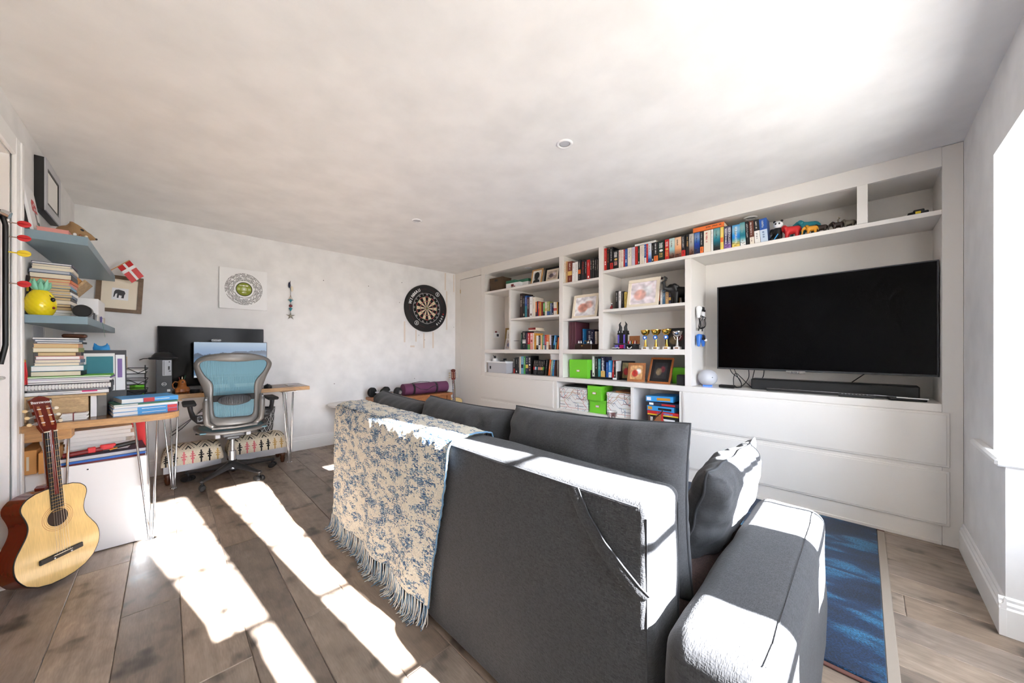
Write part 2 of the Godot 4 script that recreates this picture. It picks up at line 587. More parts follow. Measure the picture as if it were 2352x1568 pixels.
func hash1(a: int, b: int) -> float:
	var h := (a * 374761393 + b * 668265263) & 0x7fffffff
	h = ((h ^ (h >> 13)) * 1274126177) & 0x7fffffff
	return float((h ^ (h >> 16)) & 0xffff) / 65535.0
const STRIPS := [[2.33, 0.023, 1.234, 1.524], [2.506, 0.02, 1.245, 1.412], [2.631, 0.024, 1.154, 1.371], [2.782, 0.026, 1.154, 1.392], [2.997, 0.023, 2.035, 2.296], [3.155, 0.02, 2.026, 2.294], [3.022, 0.023, 1.433, 2.022], [2.428, 0.066, 1.165, 1.191]]
const MARKS := [[1.312, 1.946], [1.842, 1.947], [2.302, 2.055], [2.654, 1.274], [2.562, 1.338], [2.267, 1.778], [3.164, 1.48], [1.431, 0.722], [2.492, 0.723]]
const BOOKS := [
	["top", 1.9430, 3.207, [[-1.894, -1.860, 0.229, "red", "white", 1, 0.00, ""], [-1.857, -1.827, 0.214, "black", "orange", 0, 0.00, ""], [-1.824, -1.787, 0.227, "black", "red", 2, 0.00, ""], [-1.784, -1.729, 0.183, "black", "gold", 5, 0.00, ""], [-1.726, -1.702, 0.180, "cream", "red", 0, 0.00, ""], [-1.700, -1.676, 0.178, "cream", "red", 0, 0.00, ""], [-1.675, -1.661, 0.178, "red", "white", 0, 0.00, ""], [-1.660, -1.636, 0.178, "blue", "white", 1, 0.00, ""], [-1.632, -1.590, 0.182, "cream", "grey", 0, 0.00, ""], [-1.588, -1.555, 0.180, "lavender", "grey", 0, 0.00, ""], [-1.554, -1.528, 0.178, "red", "black", 0, 0.00, ""], [-1.527, -1.509, 0.177, "dark green", "white", 6, 0.00, ""], [-1.508, -1.486, 0.180, "cream", "grey", 0, 0.00, ""], [-1.485, -1.466, 0.179, "cream", "grey", 0, 0.00, ""], [-1.465, -1.444, 0.181, "blue", "white", 2, 0.00, ""], [-1.443, -1.427, 0.180, "red", "white", 0, 0.00, ""], [-1.426, -1.395, 0.182, "pale blue", "blue", 3, 0.00, ""], [-1.394, -1.372, 0.179, "black", "white", 6, 0.00, ""], [-1.372, -1.333, 0.180, "black", "orange", 2, 0.00, ""], [-1.332, -1.279, 0.180, "dark green", "white", 5, 0.00, ""], [-1.272, -1.235, 0.183, "red", "gold", 5, 0.00, ""]]],
	["top", 1.9430, 3.207, [[-1.233, -1.186, 0.183, "sky", "brown", 3, 0.00, ""], [-1.185, -1.130, 0.181, "peach", "brown", 3, 0.00, ""], [-1.129, -1.095, 0.187, "black", "red", 2, 0.00, ""], [-1.091, -1.067, 0.186, "black", "gold", 0, 0.00, "TRENT"], [-1.066, -1.027, 0.185, "grey", "brown", 3, 0.00, ""], [-1.023, -0.980, 0.184, "blue", "navy", 3, 0.00, ""], [-0.979, -0.951, 0.185, "black", "orange", 2, 0.00, ""], [-0.949, -0.896, 0.183, "cream", "red", 0, 0.00, ""], [-0.894, -0.878, 0.183, "white", "grey", 0, 0.00, ""], [-0.875, -0.828, 0.185, "teal", "black", 3, 0.00, ""], [-0.826, -0.803, 0.184, "yellow", "orange", 4, 0.00, ""], [-0.801, -0.749, 0.183, "navy", "violet", 3, 0.00, "KEN FOLLETT|WINTER WORLD"]]],
	["top", 1.9430, 3.207, [[-0.743, -0.689, 0.177, "sky blue", "yellow", 3, 0.00, "KEN FOLLETT"], [-0.685, -0.649, 0.185, "teal", "white", 3, -0.04, ""], [-0.646, -0.625, 0.183, "black", "white", 0, -0.05, ""], [-0.622, -0.592, 0.182, "brown", "cream", 2, -0.05, ""], [-0.591, -0.555, 0.182, "black", "white", 7, -0.06, ""], [-0.554, -0.507, 0.180, "blue", "pale blue", 7, -0.07, ""]]],
	["upper", 1.8840, 3.207, [[-2.414, -2.379, 0.251, "cream", "orange", 0, 0.00, ""], [-2.376, -2.353, 0.242, "tan", "brown", 0, 0.00, ""], [-2.351, -2.291, 0.234, "red brown", "gold", 4, 0.00, ""], [-2.289, -2.251, 0.210, "white", "grey", 0, 0.03, ""], [-2.249, -2.214, 0.213, "white", "grey", 0, 0.02, ""], [-2.211, -2.174, 0.226, "black", "orange", 4, 0.00, ""], [-2.170, -2.125, 0.220, "black", "red", 0, 0.00, ""], [-2.124, -2.100, 0.213, "black", "white", 0, 0.00, ""], [-2.099, -2.060, 0.211, "red", "white", 6, 0.00, ""], [-2.056, -2.033, 0.212, "black", "cream", 0, 0.00, ""], [-2.031, -2.004, 0.211, "black", "cream", 0, 0.00, ""], [-2.002, -1.980, 0.210, "black", "cream", 0, 0.00, ""], [-1.979, -1.962, 0.208, "black", "cream", 0, 0.00, ""]]],
	["second", 1.5370, 3.225, [[-3.114, -3.064, 0.313, "dark brown", "cream", 0, 0.00, ""], [-3.062, -3.030, 0.291, "black", "cream", 6, 0.00, ""], [-3.028, -2.990, 0.276, "blue", "teal", 7, 0.00, ""], [-2.989, -2.948, 0.252, "maroon", "white", 0, 0.00, ""], [-2.946, -2.898, 0.254, "white", "brown", 6, 0.00, ""], [-2.896, -2.852, 0.242, "cream", "grey", 0, 0.00, ""], [-2.849, -2.828, 0.183, "orange", "navy", 2, 0.00, ""], [-2.827, -2.809, 0.187, "navy", "black", 0, 0.00, ""], [-2.808, -2.787, 0.182, "red", "cream", 0, 0.00, ""], [-2.786, -2.757, 0.171, "mustard", "brown", 0, 0.00, ""], [-2.756, -2.729, 0.167, "dark red", "brown", 0, 0.00, ""], [-2.727, -2.702, 0.158, "green", "black", 2, 0.00, ""], [-2.700, -2.670, 0.168, "cream", "gold", 4, 0.00, ""], [-2.667, -2.625, 0.167, "olive", "blue", 2, 0.00, ""], [-2.620, -2.592, 0.145, "slate", "white", 0, 0.00, ""], [-2.591, -2.569, 0.145, "navy", "white", 6, 0.00, ""], [-2.566, -2.544, 0.150, "cream", "red", 4, 0.00, ""], [-2.542, -2.519, 0.148, "cream", "red", 4, 0.00, ""], [-2.517, -2.502, 0.149, "mustard", "black", 0, 0.00, ""], [-2.501, -2.489, 0.145, "black", "brown", 0, 0.00, ""]]],
	["third", 1.1330, 3.225, [[-3.097, -3.075, 0.216, "dark green", "mint", 0, 0.00, ""], [-3.073, -3.011, 0.232, "black", "white", 4, 0.00, ""], [-3.010, -2.980, 0.213, "navy", "red", 0, 0.00, ""], [-2.979, -2.938, 0.211, "red", "green", 2, 0.00, ""], [-2.935, -2.891, 0.206, "pink", "dark red", 5, 0.00, ""], [-2.889, -2.872, 0.204, "cream", "brown", 0, 0.00, ""], [-2.870, -2.839, 0.200, "mustard", "brown", 0, 0.00, ""], [-2.836, -2.801, 0.170, "white", "black", 2, 0.00, ""], [-2.800, -2.769, 0.171, "black", "white", 2, 0.00, ""], [-2.768, -2.740, 0.175, "peach", "green", 0, 0.00, ""], [-2.739, -2.729, 0.174, "green", "cream", 0, 0.00, ""], [-2.727, -2.704, 0.169, "slate", "cream", 2, 0.00, ""], [-2.702, -2.678, 0.175, "red", "slate", 2, 0.00, ""], [-2.676, -2.643, 0.176, "orange", "cream", 7, 0.00, ""], [-2.641, -2.622, 0.173, "tan", "brown", 2, 0.00, ""], [-2.620, -2.602, 0.172, "lavender", "brown", 2, 0.00, ""], [-2.600, -2.580, 0.165, "black", "grey", 0, 0.00, ""], [-2.579, -2.552, 0.164, "sky blue", "black", 2, 0.16, ""], [-2.549, -2.534, 0.156, "navy", "mint", 7, 0.16, ""], [-2.522, -2.501, 0.139, "orange", "green", 0, 0.16, ""]]],
	["fourth", 0.8157, 3.300, [[-3.306, -3.278, 0.204, "black", "red", 2, 0.00, ""], [-3.273, -3.227, 0.214, "black", "white", 6, 0.00, ""], [-3.225, -3.199, 0.217, "charcoal", "grey", 0, 0.00, ""], [-3.195, -3.168, 0.226, "cream", "tan", 0, 0.00, ""], [-3.165, -3.123, 0.227, "light blue", "navy", 4, 0.00, ""], [-3.119, -3.090, 0.227, "green", "white", 0, 0.00, ""], [-3.087, -3.039, 0.228, "navy", "yellow", 4, 0.00, ""], [-3.036, -2.994, 0.235, "black", "white", 5, 0.00, ""], [-2.964, -2.939, 0.185, "black", "red", 4, 0.13, ""], [-2.936, -2.912, 0.184, "black", "pale blue", 4, 0.13, ""], [-2.910, -2.886, 0.183, "black", "teal", 4, 0.13, ""], [-2.883, -2.859, 0.182, "black", "pink", 4, 0.13, ""], [-2.856, -2.833, 0.181, "black", "pink", 4, 0.13, ""], [-2.830, -2.807, 0.181, "black", "yellow", 4, 0.13, ""], [-2.804, -2.781, 0.188, "black", "green", 4, 0.13, ""], [-2.766, -2.727, 0.197, "black", "grey", 0, 0.13, ""], [-2.711, -2.683, 0.193, "orange", "white", 0, 0.13, ""], [-2.678, -2.653, 0.188, "mint", "grey", 2, 0.12, ""], [-2.649, -2.625, 0.191, "sky blue", "white", 0, 0.12, ""], [-2.620, -2.593, 0.187, "brown", "black", 0, 0.00, ""], [-2.590, -2.573, 0.187, "dark brown", "brown", 0, 0.00, ""], [-2.571, -2.555, 0.190, "grey", "white", 0, 0.00, ""]]],
	["middle", 1.5420, 3.300, [[-1.812, -1.779, 0.194, "black", "white", 0, 0.00, ""], [-1.777, -1.750, 0.188, "white", "black", 0, 0.00, ""], [-1.748, -1.715, 0.183, "black", "grey", 0, 0.00, ""], [-1.713, -1.683, 0.172, "yellow", "black", 0, 0.00, ""], [-1.375, -1.352, 0.155, "orange brown", "black", 2, 0.00, ""], [-1.351, -1.332, 0.151, "white", "brown", 0, 0.00, ""], [-1.331, -1.306, 0.151, "slate blue", "white", 0, 0.00, ""], [-1.304, -1.275, 0.131, "tan", "navy", 0, 0.00, ""], [-1.274, -1.250, 0.135, "navy", "gold", 4, 0.00, ""]]],
	["lower", 0.8357, 3.340, [[-2.115, -2.087, 0.225, "white", "black", 6, 0.00, ""], [-2.081, -2.044, 0.219, "black", "white", 0, 0.00, ""], [-2.042, -2.009, 0.196, "teal", "cream", 0, 0.00, ""], [-2.007, -1.955, 0.218, "navy", "gold", 2, 0.00, "Oxford"], [-1.943, -1.917, 0.162, "blue", "white", 0, 0.00, ""], [-1.915, -1.880, 0.180, "sky blue", "white", 2, 0.00, ""], [-1.877, -1.856, 0.181, "red", "white", 0, 0.08, ""], [-1.853, -1.834, 0.177, "black", "white", 6, 0.00, ""], [-1.831, -1.812, 0.178, "white", "grey", 0, 0.00, ""]]],
]

# ---------------------------------------------------------------- scene
func _ready() -> void:
	rng.seed = 7
	setup()
	materials()
	room()
	windows()
	bookcase()
	sofa()
	throw_blanket()
	rug()
	desk()
	office_chair()
	television()
	books()
	shelf_things()
	lower_shelf_things()
	wall_things()
	left_shelves()
	desk_things()
	under_desk()
	guitars()
	far_corner()

func setup() -> void:
	var cam := Camera3D.new()
	cam.name = "camera"
	cam.projection = Camera3D.PROJECTION_FRUSTUM
	cam.near = 0.05
	cam.far = 60.0
	cam.size = 2.0 * 0.05 * 784.0 / 801.0
	cam.frustum_offset = Vector2(0, 0.05 * 19.0 / 801.0)
	cam.position = Vector3(0, 1.13, 0)
	cam.rotation.y = -atan(793.0 / 801.0)
	cam.current = true
	add_child(cam)
	var e := Environment.new()
	e.background_mode = Environment.BG_SKY
	var sky := Sky.new()
	var sm := ProceduralSkyMaterial.new()
	sm.sky_top_color = Color(0.80, 0.86, 0.94)
	sm.sky_horizon_color = Color(0.96, 0.97, 1.0)
	sm.ground_horizon_color = Color(0.98, 0.96, 0.93)
	sm.ground_bottom_color = Color(0.93, 0.91, 0.87)
	sm.sky_energy_multiplier = 4.0
	sm.ground_energy_multiplier = 3.2
	sky.sky_material = sm
	e.sky = sky
	e.tonemap_mode = Environment.TONE_MAPPER_LINEAR
	e.tonemap_exposure = 1.2
	e.sdfgi_enabled = true
	e.ssao_enabled = true
	e.ssil_enabled = true
	var we := WorldEnvironment.new()
	we.name = "world"
	we.environment = e
	add_child(we)
	var sun := DirectionalLight3D.new()
	sun.name = "sun"
	sun.light_color = Color(0.97, 0.98, 1.0)
	sun.light_energy = 60.0
	sun.light_angular_distance = 0.6
	sun.shadow_enabled = true
	sun.sky_mode = DirectionalLight3D.SKY_MODE_LIGHT_ONLY
	add_child(sun)
	sun.look_at_from_position(Vector3.ZERO, Vector3(-0.11, -0.479, -1.0), Vector3.UP)

func materials() -> void:
	var grain := fnl(3, 0.012, 4)
	var fine := fnl(4, 0.25, 2)
	var big := fnl(5, 0.006, 3)
	var wood_floor := tiled(1024, 256, func(x: int, y: int):
		var g := grain.get_noise_2d(x * 0.35 + big.get_noise_2d(x, y) * 60.0, y * 4.0)
		var s := fine.get_noise_2d(x * 0.12, y * 3.0)
		var k := big.get_noise_2d(x * 1.2 + 900, y * 1.6)
		var d := 0.86 + 0.10 * g + 0.06 * s + 0.09 * k
		if k < -0.42:
			d -= (-0.42 - k) * 0.8
		return Color(0.76 * d, 0.70 * d, 0.645 * d))
	var oak := tiled(512, 128, func(x: int, y: int):
		var g := grain.get_noise_2d(x * 0.8 + 40.0 * big.get_noise_2d(x, y * 2), y * 6.0 + 300)
		var s := fine.get_noise_2d(x * 0.2, y * 5.0)
		var d := 0.88 + 0.10 * g + 0.06 * s
		return Color(0.98 * d, 0.93 * d, 0.86 * d))
	for k in 5:
		var tint: Color = [Color(0.82, 0.80, 0.79), Color(0.74, 0.72, 0.70), Color(0.90, 0.87, 0.84), Color(0.80, 0.76, 0.72), Color(0.86, 0.84, 0.82)][k]
		var m := mat("floor%d" % k, tint, 0.42, 0.0, wood_floor)
		m.heightmap_enabled = true
		m.heightmap_texture = wood_floor
		m.heightmap_scale = 0.05
	mat("oak_edge", C(214, 176, 130), 0.45, 0.0, oak)
	M.oak_edge.uv1_scale = Vector3(1.2, 5, 1)
	mat("oak_top", C(150, 112, 78), 0.22, 0.0, oak)
	M.oak_top.uv1_scale = Vector3(2.2, 1.2, 1)
	mat("oak_door", C(206, 158, 104), 0.4, 0.0, oak)
	M.oak_door.uv1_scale = Vector3(5, 1.0, 1)
	mat("plywood", C(222, 198, 160), 0.55, 0.0, oak)
	M.plywood.uv1_scale = Vector3(2, 3, 1)
	mat("walnut", C(92, 52, 30), 0.3, 0.0, oak)
	mat("dark_wood", C(48, 30, 22), 0.3, 0.0, oak)
	mat("tan_wood", C(178, 120, 76), 0.45, 0.0, oak)
	mat("orange_wood", C(176, 104, 48), 0.4, 0.0, oak)
	mat("cream_wood", C(240, 228, 206), 0.5)
	mat("brown_frame", C(132, 112, 94), 0.55, 0.0, oak)
	mat("gold_wood", C(214, 172, 116), 0.45, 0.0, oak)
	mat("gold_frame", C(140, 112, 62), 0.35, 0.4)
	mat("cardboard", C(206, 150, 86), 0.8)
	var plaster := fnl(11, 0.02, 4)
	var wall_tex := tiled(256, 256, func(x: int, y: int):
		var d := 0.985 + 0.03 * plaster.get_noise_2d(x, y)
		return Color(d, d, d))
	tri_mat("wall", C(238, 237, 236), wall_tex, 0.7, 0.75)
	tri_mat("ceiling", C(240, 238, 236), wall_tex, 0.5, 0.8)
	mat("trim", C(242, 242, 241), 0.35)
	mat("case", C(232, 227, 220), 0.42)
	mat("case_top", C(232, 227, 220), 0.22)
	mat("gap", C(60, 54, 48), 0.8)
	mat("subfloor", C(60, 48, 38), 0.9)
	mat("white", C(240, 240, 240), 0.5)
	mat("white_gloss", C(244, 244, 244), 0.2)
	mat("paper", C(240, 238, 234), 0.8)
	mat("paper_old", C(212, 186, 140), 0.85)
	mat("paper_cream", C(234, 222, 198), 0.85)
	mat("black", C(14, 14, 15), 0.45)
	mat("black_gloss", C(6, 6, 7), 0.12)
	mat("screen", C(3, 3, 4), 0.16, 0.0, null, 0.2)
	mat("charcoal", C(48, 49, 52), 0.5)
	mat("rubber", C(24, 24, 25), 0.75)
	mat("grey_plastic", C(110, 108, 105), 0.42, 0.3)
	mat("grey_light", C(172, 174, 177), 0.45)
	mat("chrome", C(216, 217, 220), 0.12, 1.0)
	mat("steel", C(176, 178, 182), 0.3, 0.9)
	mat("brass", C(196, 152, 72), 0.28, 0.9)
	mat("gold", C(222, 182, 84), 0.16, 1.0)
	mat("silver", C(226, 226, 228), 0.14, 1.0)
	mat("red", C(196, 30, 34), 0.45)
	mat("dark_red", C(116, 20, 24), 0.45)
	mat("yellow", C(238, 212, 30), 0.16)
	mat("yellow_soft", C(226, 198, 40), 0.5)
	mat("mint", C(128, 196, 164), 0.2)
	mat("blue", C(38, 104, 190), 0.4)
	mat("sky_blue", C(56, 150, 214), 0.4)
	mat("teal", C(26, 120, 132), 0.55)
	mat("navy", C(30, 36, 66), 0.5)
	mat("green", C(112, 200, 42), 0.5)
	mat("dark_green", C(40, 104, 78), 0.5)
	mat("pink", C(222, 152, 142), 0.5)
	mat("magenta", C(206, 26, 108), 0.5)
	mat("purple", C(128, 96, 160), 0.5)
	mat("maroon", C(92, 46, 58), 0.5)
	mat("violet", C(98, 84, 176), 0.45)
	mat("mustard", C(206, 140, 32), 0.55)
	mat("brown_fur", C(150, 120, 84), 0.95)
	mat("brown_gloss", C(176, 102, 46), 0.18)
	mat("shelf_blue", C(124, 146, 156), 0.4)
	mat("mat_purple", C(102, 54, 86), 0.85)
	mat("bone", C(226, 214, 190), 0.5)
	mat("dark_metal", C(58, 58, 60), 0.4, 0.6)
	mat("pewter", C(104, 98, 84), 0.45, 0.6)
	var g := mat("glass", Color(0.95, 0.97, 0.98, 0.06), 0.02)
	g.transparency = BaseMaterial3D.TRANSPARENCY_ALPHA
	var tg := mat("tumbler", Color(1, 1, 1, 0.0), 0.02)
	tg.transparency = BaseMaterial3D.TRANSPARENCY_ALPHA
	tg.refraction_enabled = true
	tg.refraction_scale = 0.05
	# fabrics
	var weave := picture(256, 256, func(x: int, y: int):
		var h := hash1(y / 2, x / 9 + (y / 2 % 2) * 57)
		var h2 := hash1(x / 2 + 999, y / 9)
		var d := 0.74 + 0.30 * h * (0.5 + 0.5 * hash1(x, y)) + 0.14 * (h2 - 0.5)
		return Color(d, d, d * 1.01))
	var sf := tri_mat("sofa", C(62, 62, 63), weave, 5.0, 0.9, 0.25)
	sf.rim_enabled = true
	sf.rim = 0.5
	sf.rim_tint = 0.5
	var cu := tri_mat("cushion", C(62, 62, 63), weave, 5.5, 0.9, 0.2)
	cu.rim_enabled = true
	cu.rim = 0.45
	cu.rim_tint = 0.5
	var ar := tri_mat("arm", C(62, 62, 63), weave, 5.0, 0.9, 0.2)
	ar.rim_enabled = true
	ar.rim = 0.5
	ar.rim_tint = 0.5
	tri_mat("seat_brown", C(84, 66, 62), weave, 4.0, 0.95)
	mat("piping", C(50, 51, 54), 0.8)
	var cloudy := fnl(21, 0.02, 3)
	var stripe := fnl(22, 0.045, 3)
	var throw_tex := picture(1024, 1024, func(x: int, y: int):
		var c := cloudy.get_noise_2d(x * 0.35, y * 0.7) + 0.5 * cloudy.get_noise_2d(x * 0.12 + 500, y * 0.12)
		var row := y / 3
		var sh := int(hash1(row, 3) * 40.0)
		var d := hash1((x + sh) / (9 + row % 7), row)
		var col := Color(0.90, 0.875, 0.81)
		var pr := 0.26 + 0.55 * c
		if d < pr:
			col = Color(0.55, 0.66, 0.74)
			if d < pr * 0.55:
				col = Color(0.24, 0.37, 0.50)
			if d < pr * 0.18:
				col = Color(0.16, 0.30, 0.52)
		var wcol := x / 4
		if hash1(wcol, y / 26 + 71) < 0.10 + 0.25 * c:
			col = col.lerp(Color(0.30, 0.42, 0.54), 0.7)
		var thread := 0.86 + 0.18 * hash1(x / 2, row) - 0.08 * float((x / 4) % 2)
		return Color(col.r * thread, col.g * thread, col.b * thread))
	var th := mat("throw", Color.WHITE, 0.95, 0.0, throw_tex)
	th.heightmap_enabled = true
	th.heightmap_texture = throw_tex
	th.heightmap_scale = 0.15
	mat("fringe_cream", C(226, 222, 210), 0.95)
	mat("fringe_blue", C(104, 138, 166), 0.95)
	var pile := fnl(31, 0.02, 4)
	var pilef := fnl(32, 0.4, 2)
	var rug_tex := picture(768, 768, func(x: int, y: int):
		var k := pile.get_noise_2d(x * 0.5, y * 0.35)
		var f := pilef.get_noise_2d(x * 0.8, y * 0.9)
		var l := smoothstep(0.05, 0.5, k)
		var d := 0.62 + 0.25 * k + 0.40 * f
		return Color((0.035 + 0.10 * l) * d, (0.22 + 0.20 * l) * d, (0.40 + 0.18 * l) * d))
	var ru := mat("rug", Color.WHITE, 1.0, 0.0, rug_tex)
	ru.heightmap_enabled = true
	ru.heightmap_texture = rug_tex
	ru.heightmap_scale = 1.2
	ru.uv1_scale = Vector3(0.62, 0.40, 1)
	ru.rim_enabled = true
	ru.rim = 0.3
	mat("rug_edge", C(150, 138, 126), 0.95)
	mat("rug_bind", C(96, 62, 54), 0.95)
	# woven kilim: stepped diamonds
	var kilim := picture(512, 256, func(x: int, y: int):
		var gx := int(x / 4.0)
		var gy := int(y / 4.0)
		var cell := 32
		var lx := absi(gx % cell - cell / 2)
		var ly := absi(gy % 40 - 20)
		var step := int(lx / 2.0) * 2
		var zig := (gy + step) % 16
		var col := Color(0.88, 0.83, 0.74)
		if gy % 40 > 12 and gy % 40 < 28 and (zig < 3 or zig == 8):
			col = Color(0.07, 0.07, 0.07)
		var id := (gx / cell) % 4
		var mx := absi(gx % 16 - 8)
		var my := absi(gy % 40 - 4)
		if gy % 40 > 30:
			my = absi(gy % 40 - 36)
		if mx + int(my / 2.0) * 2 < 6 and (mx < 2 or (my % 2 == 0)):
			col = [Color(0.07, 0.07, 0.07), Color(0.80, 0.42, 0.44), Color(0.07, 0.07, 0.07), Color(0.74, 0.60, 0.36)][id]
			if gy % 40 > 30 and id == 1:
				col = Color(0.66, 0.20, 0.34)
		var th2 := 0.92 + 0.1 * hash1(x / 2, y / 2)
		return Color(col.r * th2, col.g * th2, col.b * th2))
	mat("kilim", Color.WHITE, 0.95, 0.0, kilim)
	var spruce := picture(256, 512, func(x: int, y: int):
		var d := 0.94 + 0.05 * fine.get_noise_2d(x * 2.4, y * 0.06) + 0.04 * big.get_noise_2d(x * 2, y)
		return Color(0.93 * d, 0.79 * d, 0.52 * d))
	var sp := mat("spruce", Color.WHITE, 0.18, 0.0, spruce)
	sp.clearcoat_enabled = true
	sp.clearcoat = 0.6
	sp.clearcoat_roughness = 0.12
	var mh := mat("mahogany", C(112, 30, 22), 0.16, 0.0, oak)
	mh.clearcoat_enabled = true
	mh.clearcoat = 0.6
	mh.clearcoat_roughness = 0.1
	# basket weave
	var basket := picture(128, 128, func(x: int, y: int):
		var r := (y / 8) % 2
		var d := absf(sin((x + r * 8) * PI / 16.0)) * 0.5 + 0.5
		d *= 0.75 + 0.25 * absf(sin(y * PI / 8.0))
		d *= 0.8 + 0.3 * hash1(x / 8, y / 8)
		return Color(0.44 * d, 0.34 * d, 0.24 * d))
	tri_mat("basket", Color.WHITE, basket, 7.0, 0.85, 0.6)
	# perforated front of the computer
	var perf := picture(64, 64, func(x: int, y: int):
		var cx := (x + (y / 8 % 2) * 4) % 8 - 4
		var cy := y % 8 - 4
		var d := 0.05 if cx * cx + cy * cy < 8 else 0.28
		return Color(d, d, d * 1.02))
	mat("perforated", Color.WHITE, 0.45, 0.2, perf)
	# transit-diagram cardboard boxes: coloured lines on white
	var lines := []
	var lr := RandomNumberGenerator.new()
	lr.seed = 5
	for k in 16:
		var p := Vector2(lr.randi_range(0, 255), lr.randi_range(0, 255))
		var col: Color = [C(190, 60, 50), C(120, 120, 126), C(70, 80, 120), C(170, 90, 60), C(150, 190, 215), C(60, 60, 66), C(170, 150, 90)][k % 7]
		for s in 5:
			var d: Vector2 = [Vector2(1, 0), Vector2(0, 1), Vector2(0.7, 0.7), Vector2(0.7, -0.7), Vector2(1, 0)][lr.randi_range(0, 4)]
			var q := p + d * lr.randf_range(24, 90)
			lines.append([p, q, col, 2.4 if k % 4 == 0 else 1.4])
			p = q
	var mapim := Image.create(256, 256, false, Image.FORMAT_RGB8)
	mapim.fill(C(236, 234, 230))
	for l in lines:
		var len: float = (l[1] - l[0]).length()
		for s in int(len * 2):
			var p: Vector2 = l[0].lerp(l[1], s / (len * 2.0))
			var w: float = l[3]
			for dx in range(-2, 3):
				for dy in range(-2, 3):
					if dx * dx + dy * dy <= w:
						mapim.set_pixel(posmod(int(p.x) + dx, 256), posmod(int(p.y) + dy, 256), l[2])
	tri_mat("map_box", Color.WHITE, ImageTexture.create_from_image(mapim), 4.0, 0.6)
	# blurred photographs: 4 x 4 cells of 64
	var pn := fnl(41, 0.02, 2)
	var bases := [[C(232, 222, 226), C(214, 160, 146), C(244, 244, 246)], [C(240, 236, 238), C(206, 140, 122), C(214, 170, 160)], [C(150, 134, 90), C(196, 40, 50), C(60, 70, 56)], [C(206, 160, 110), C(180, 40, 36), C(236, 236, 232)], [C(40, 40, 44), C(134, 116, 86), C(120, 40, 50)], [C(190, 176, 170), C(96, 100, 130), C(160, 120, 110)], [C(196, 176, 160), C(96, 80, 90), C(210, 200, 206)], [C(190, 186, 178), C(90, 84, 82), C(150, 140, 130)]]
	var photos := picture(256, 256, func(x: int, y: int):
		var id := ((y / 64) * 4 + x / 64) % 8
		var lx := (x % 64) / 64.0 - 0.5
		var ly := (y % 64) / 64.0 - 0.5
		var b: Array = bases[id]
		var c: Color = b[0]
		var e := 1.0 - smoothstep(0.16, 0.27, Vector2(lx + 0.12, ly - 0.06).length())
		var e2 := 1.0 - smoothstep(0.12, 0.24, Vector2(lx - 0.14, ly + 0.08).length())
		c = c.lerp(b[2], e2 * 0.9)
		c = c.lerp(b[1], e * 0.9)
		var d := 1.0 + 0.18 * pn.get_noise_2d(x * 2, y * 2)
		return Color(c.r * d, c.g * d, c.b * d))
	mat("photos", Color.WHITE, 0.3, 0.0, photos)

func plank(x0: float, x1: float, z0: float, z1: float) -> MB:
	var m := MB.new()
	var b := 0.0022
	var u := rng.randf()
	var w := rng.randf()
	var y := -rng.randf() * 0.0006
	var a := [Vector3(x0 + b, y, z0 + b), Vector3(x0 + b, y, z1 - b), Vector3(x1 - b, y, z1 - b), Vector3(x1 - b, y, z0 + b)]
	var o := [Vector3(x0, y - b, z0), Vector3(x0, y - b, z1), Vector3(x1, y - b, z1), Vector3(x1, y - b, z0)]
	var i0 := m.v.size()
	for p in a:
		m.pv(p, Vector3.UP, Vector2(u + p.z / 2.2, w + p.x / 0.66))
	m.tri_i(i0, i0 + 1, i0 + 2)
	m.tri_i(i0, i0 + 2, i0 + 3)
	for k in 4:
		var q := (k + 1) % 4
		m.quad(o[k], o[q], a[q], a[k])
		m.quad(o[k] - Vector3(0, 0.009, 0), o[q] - Vector3(0, 0.009, 0), o[q], o[k])
	return m

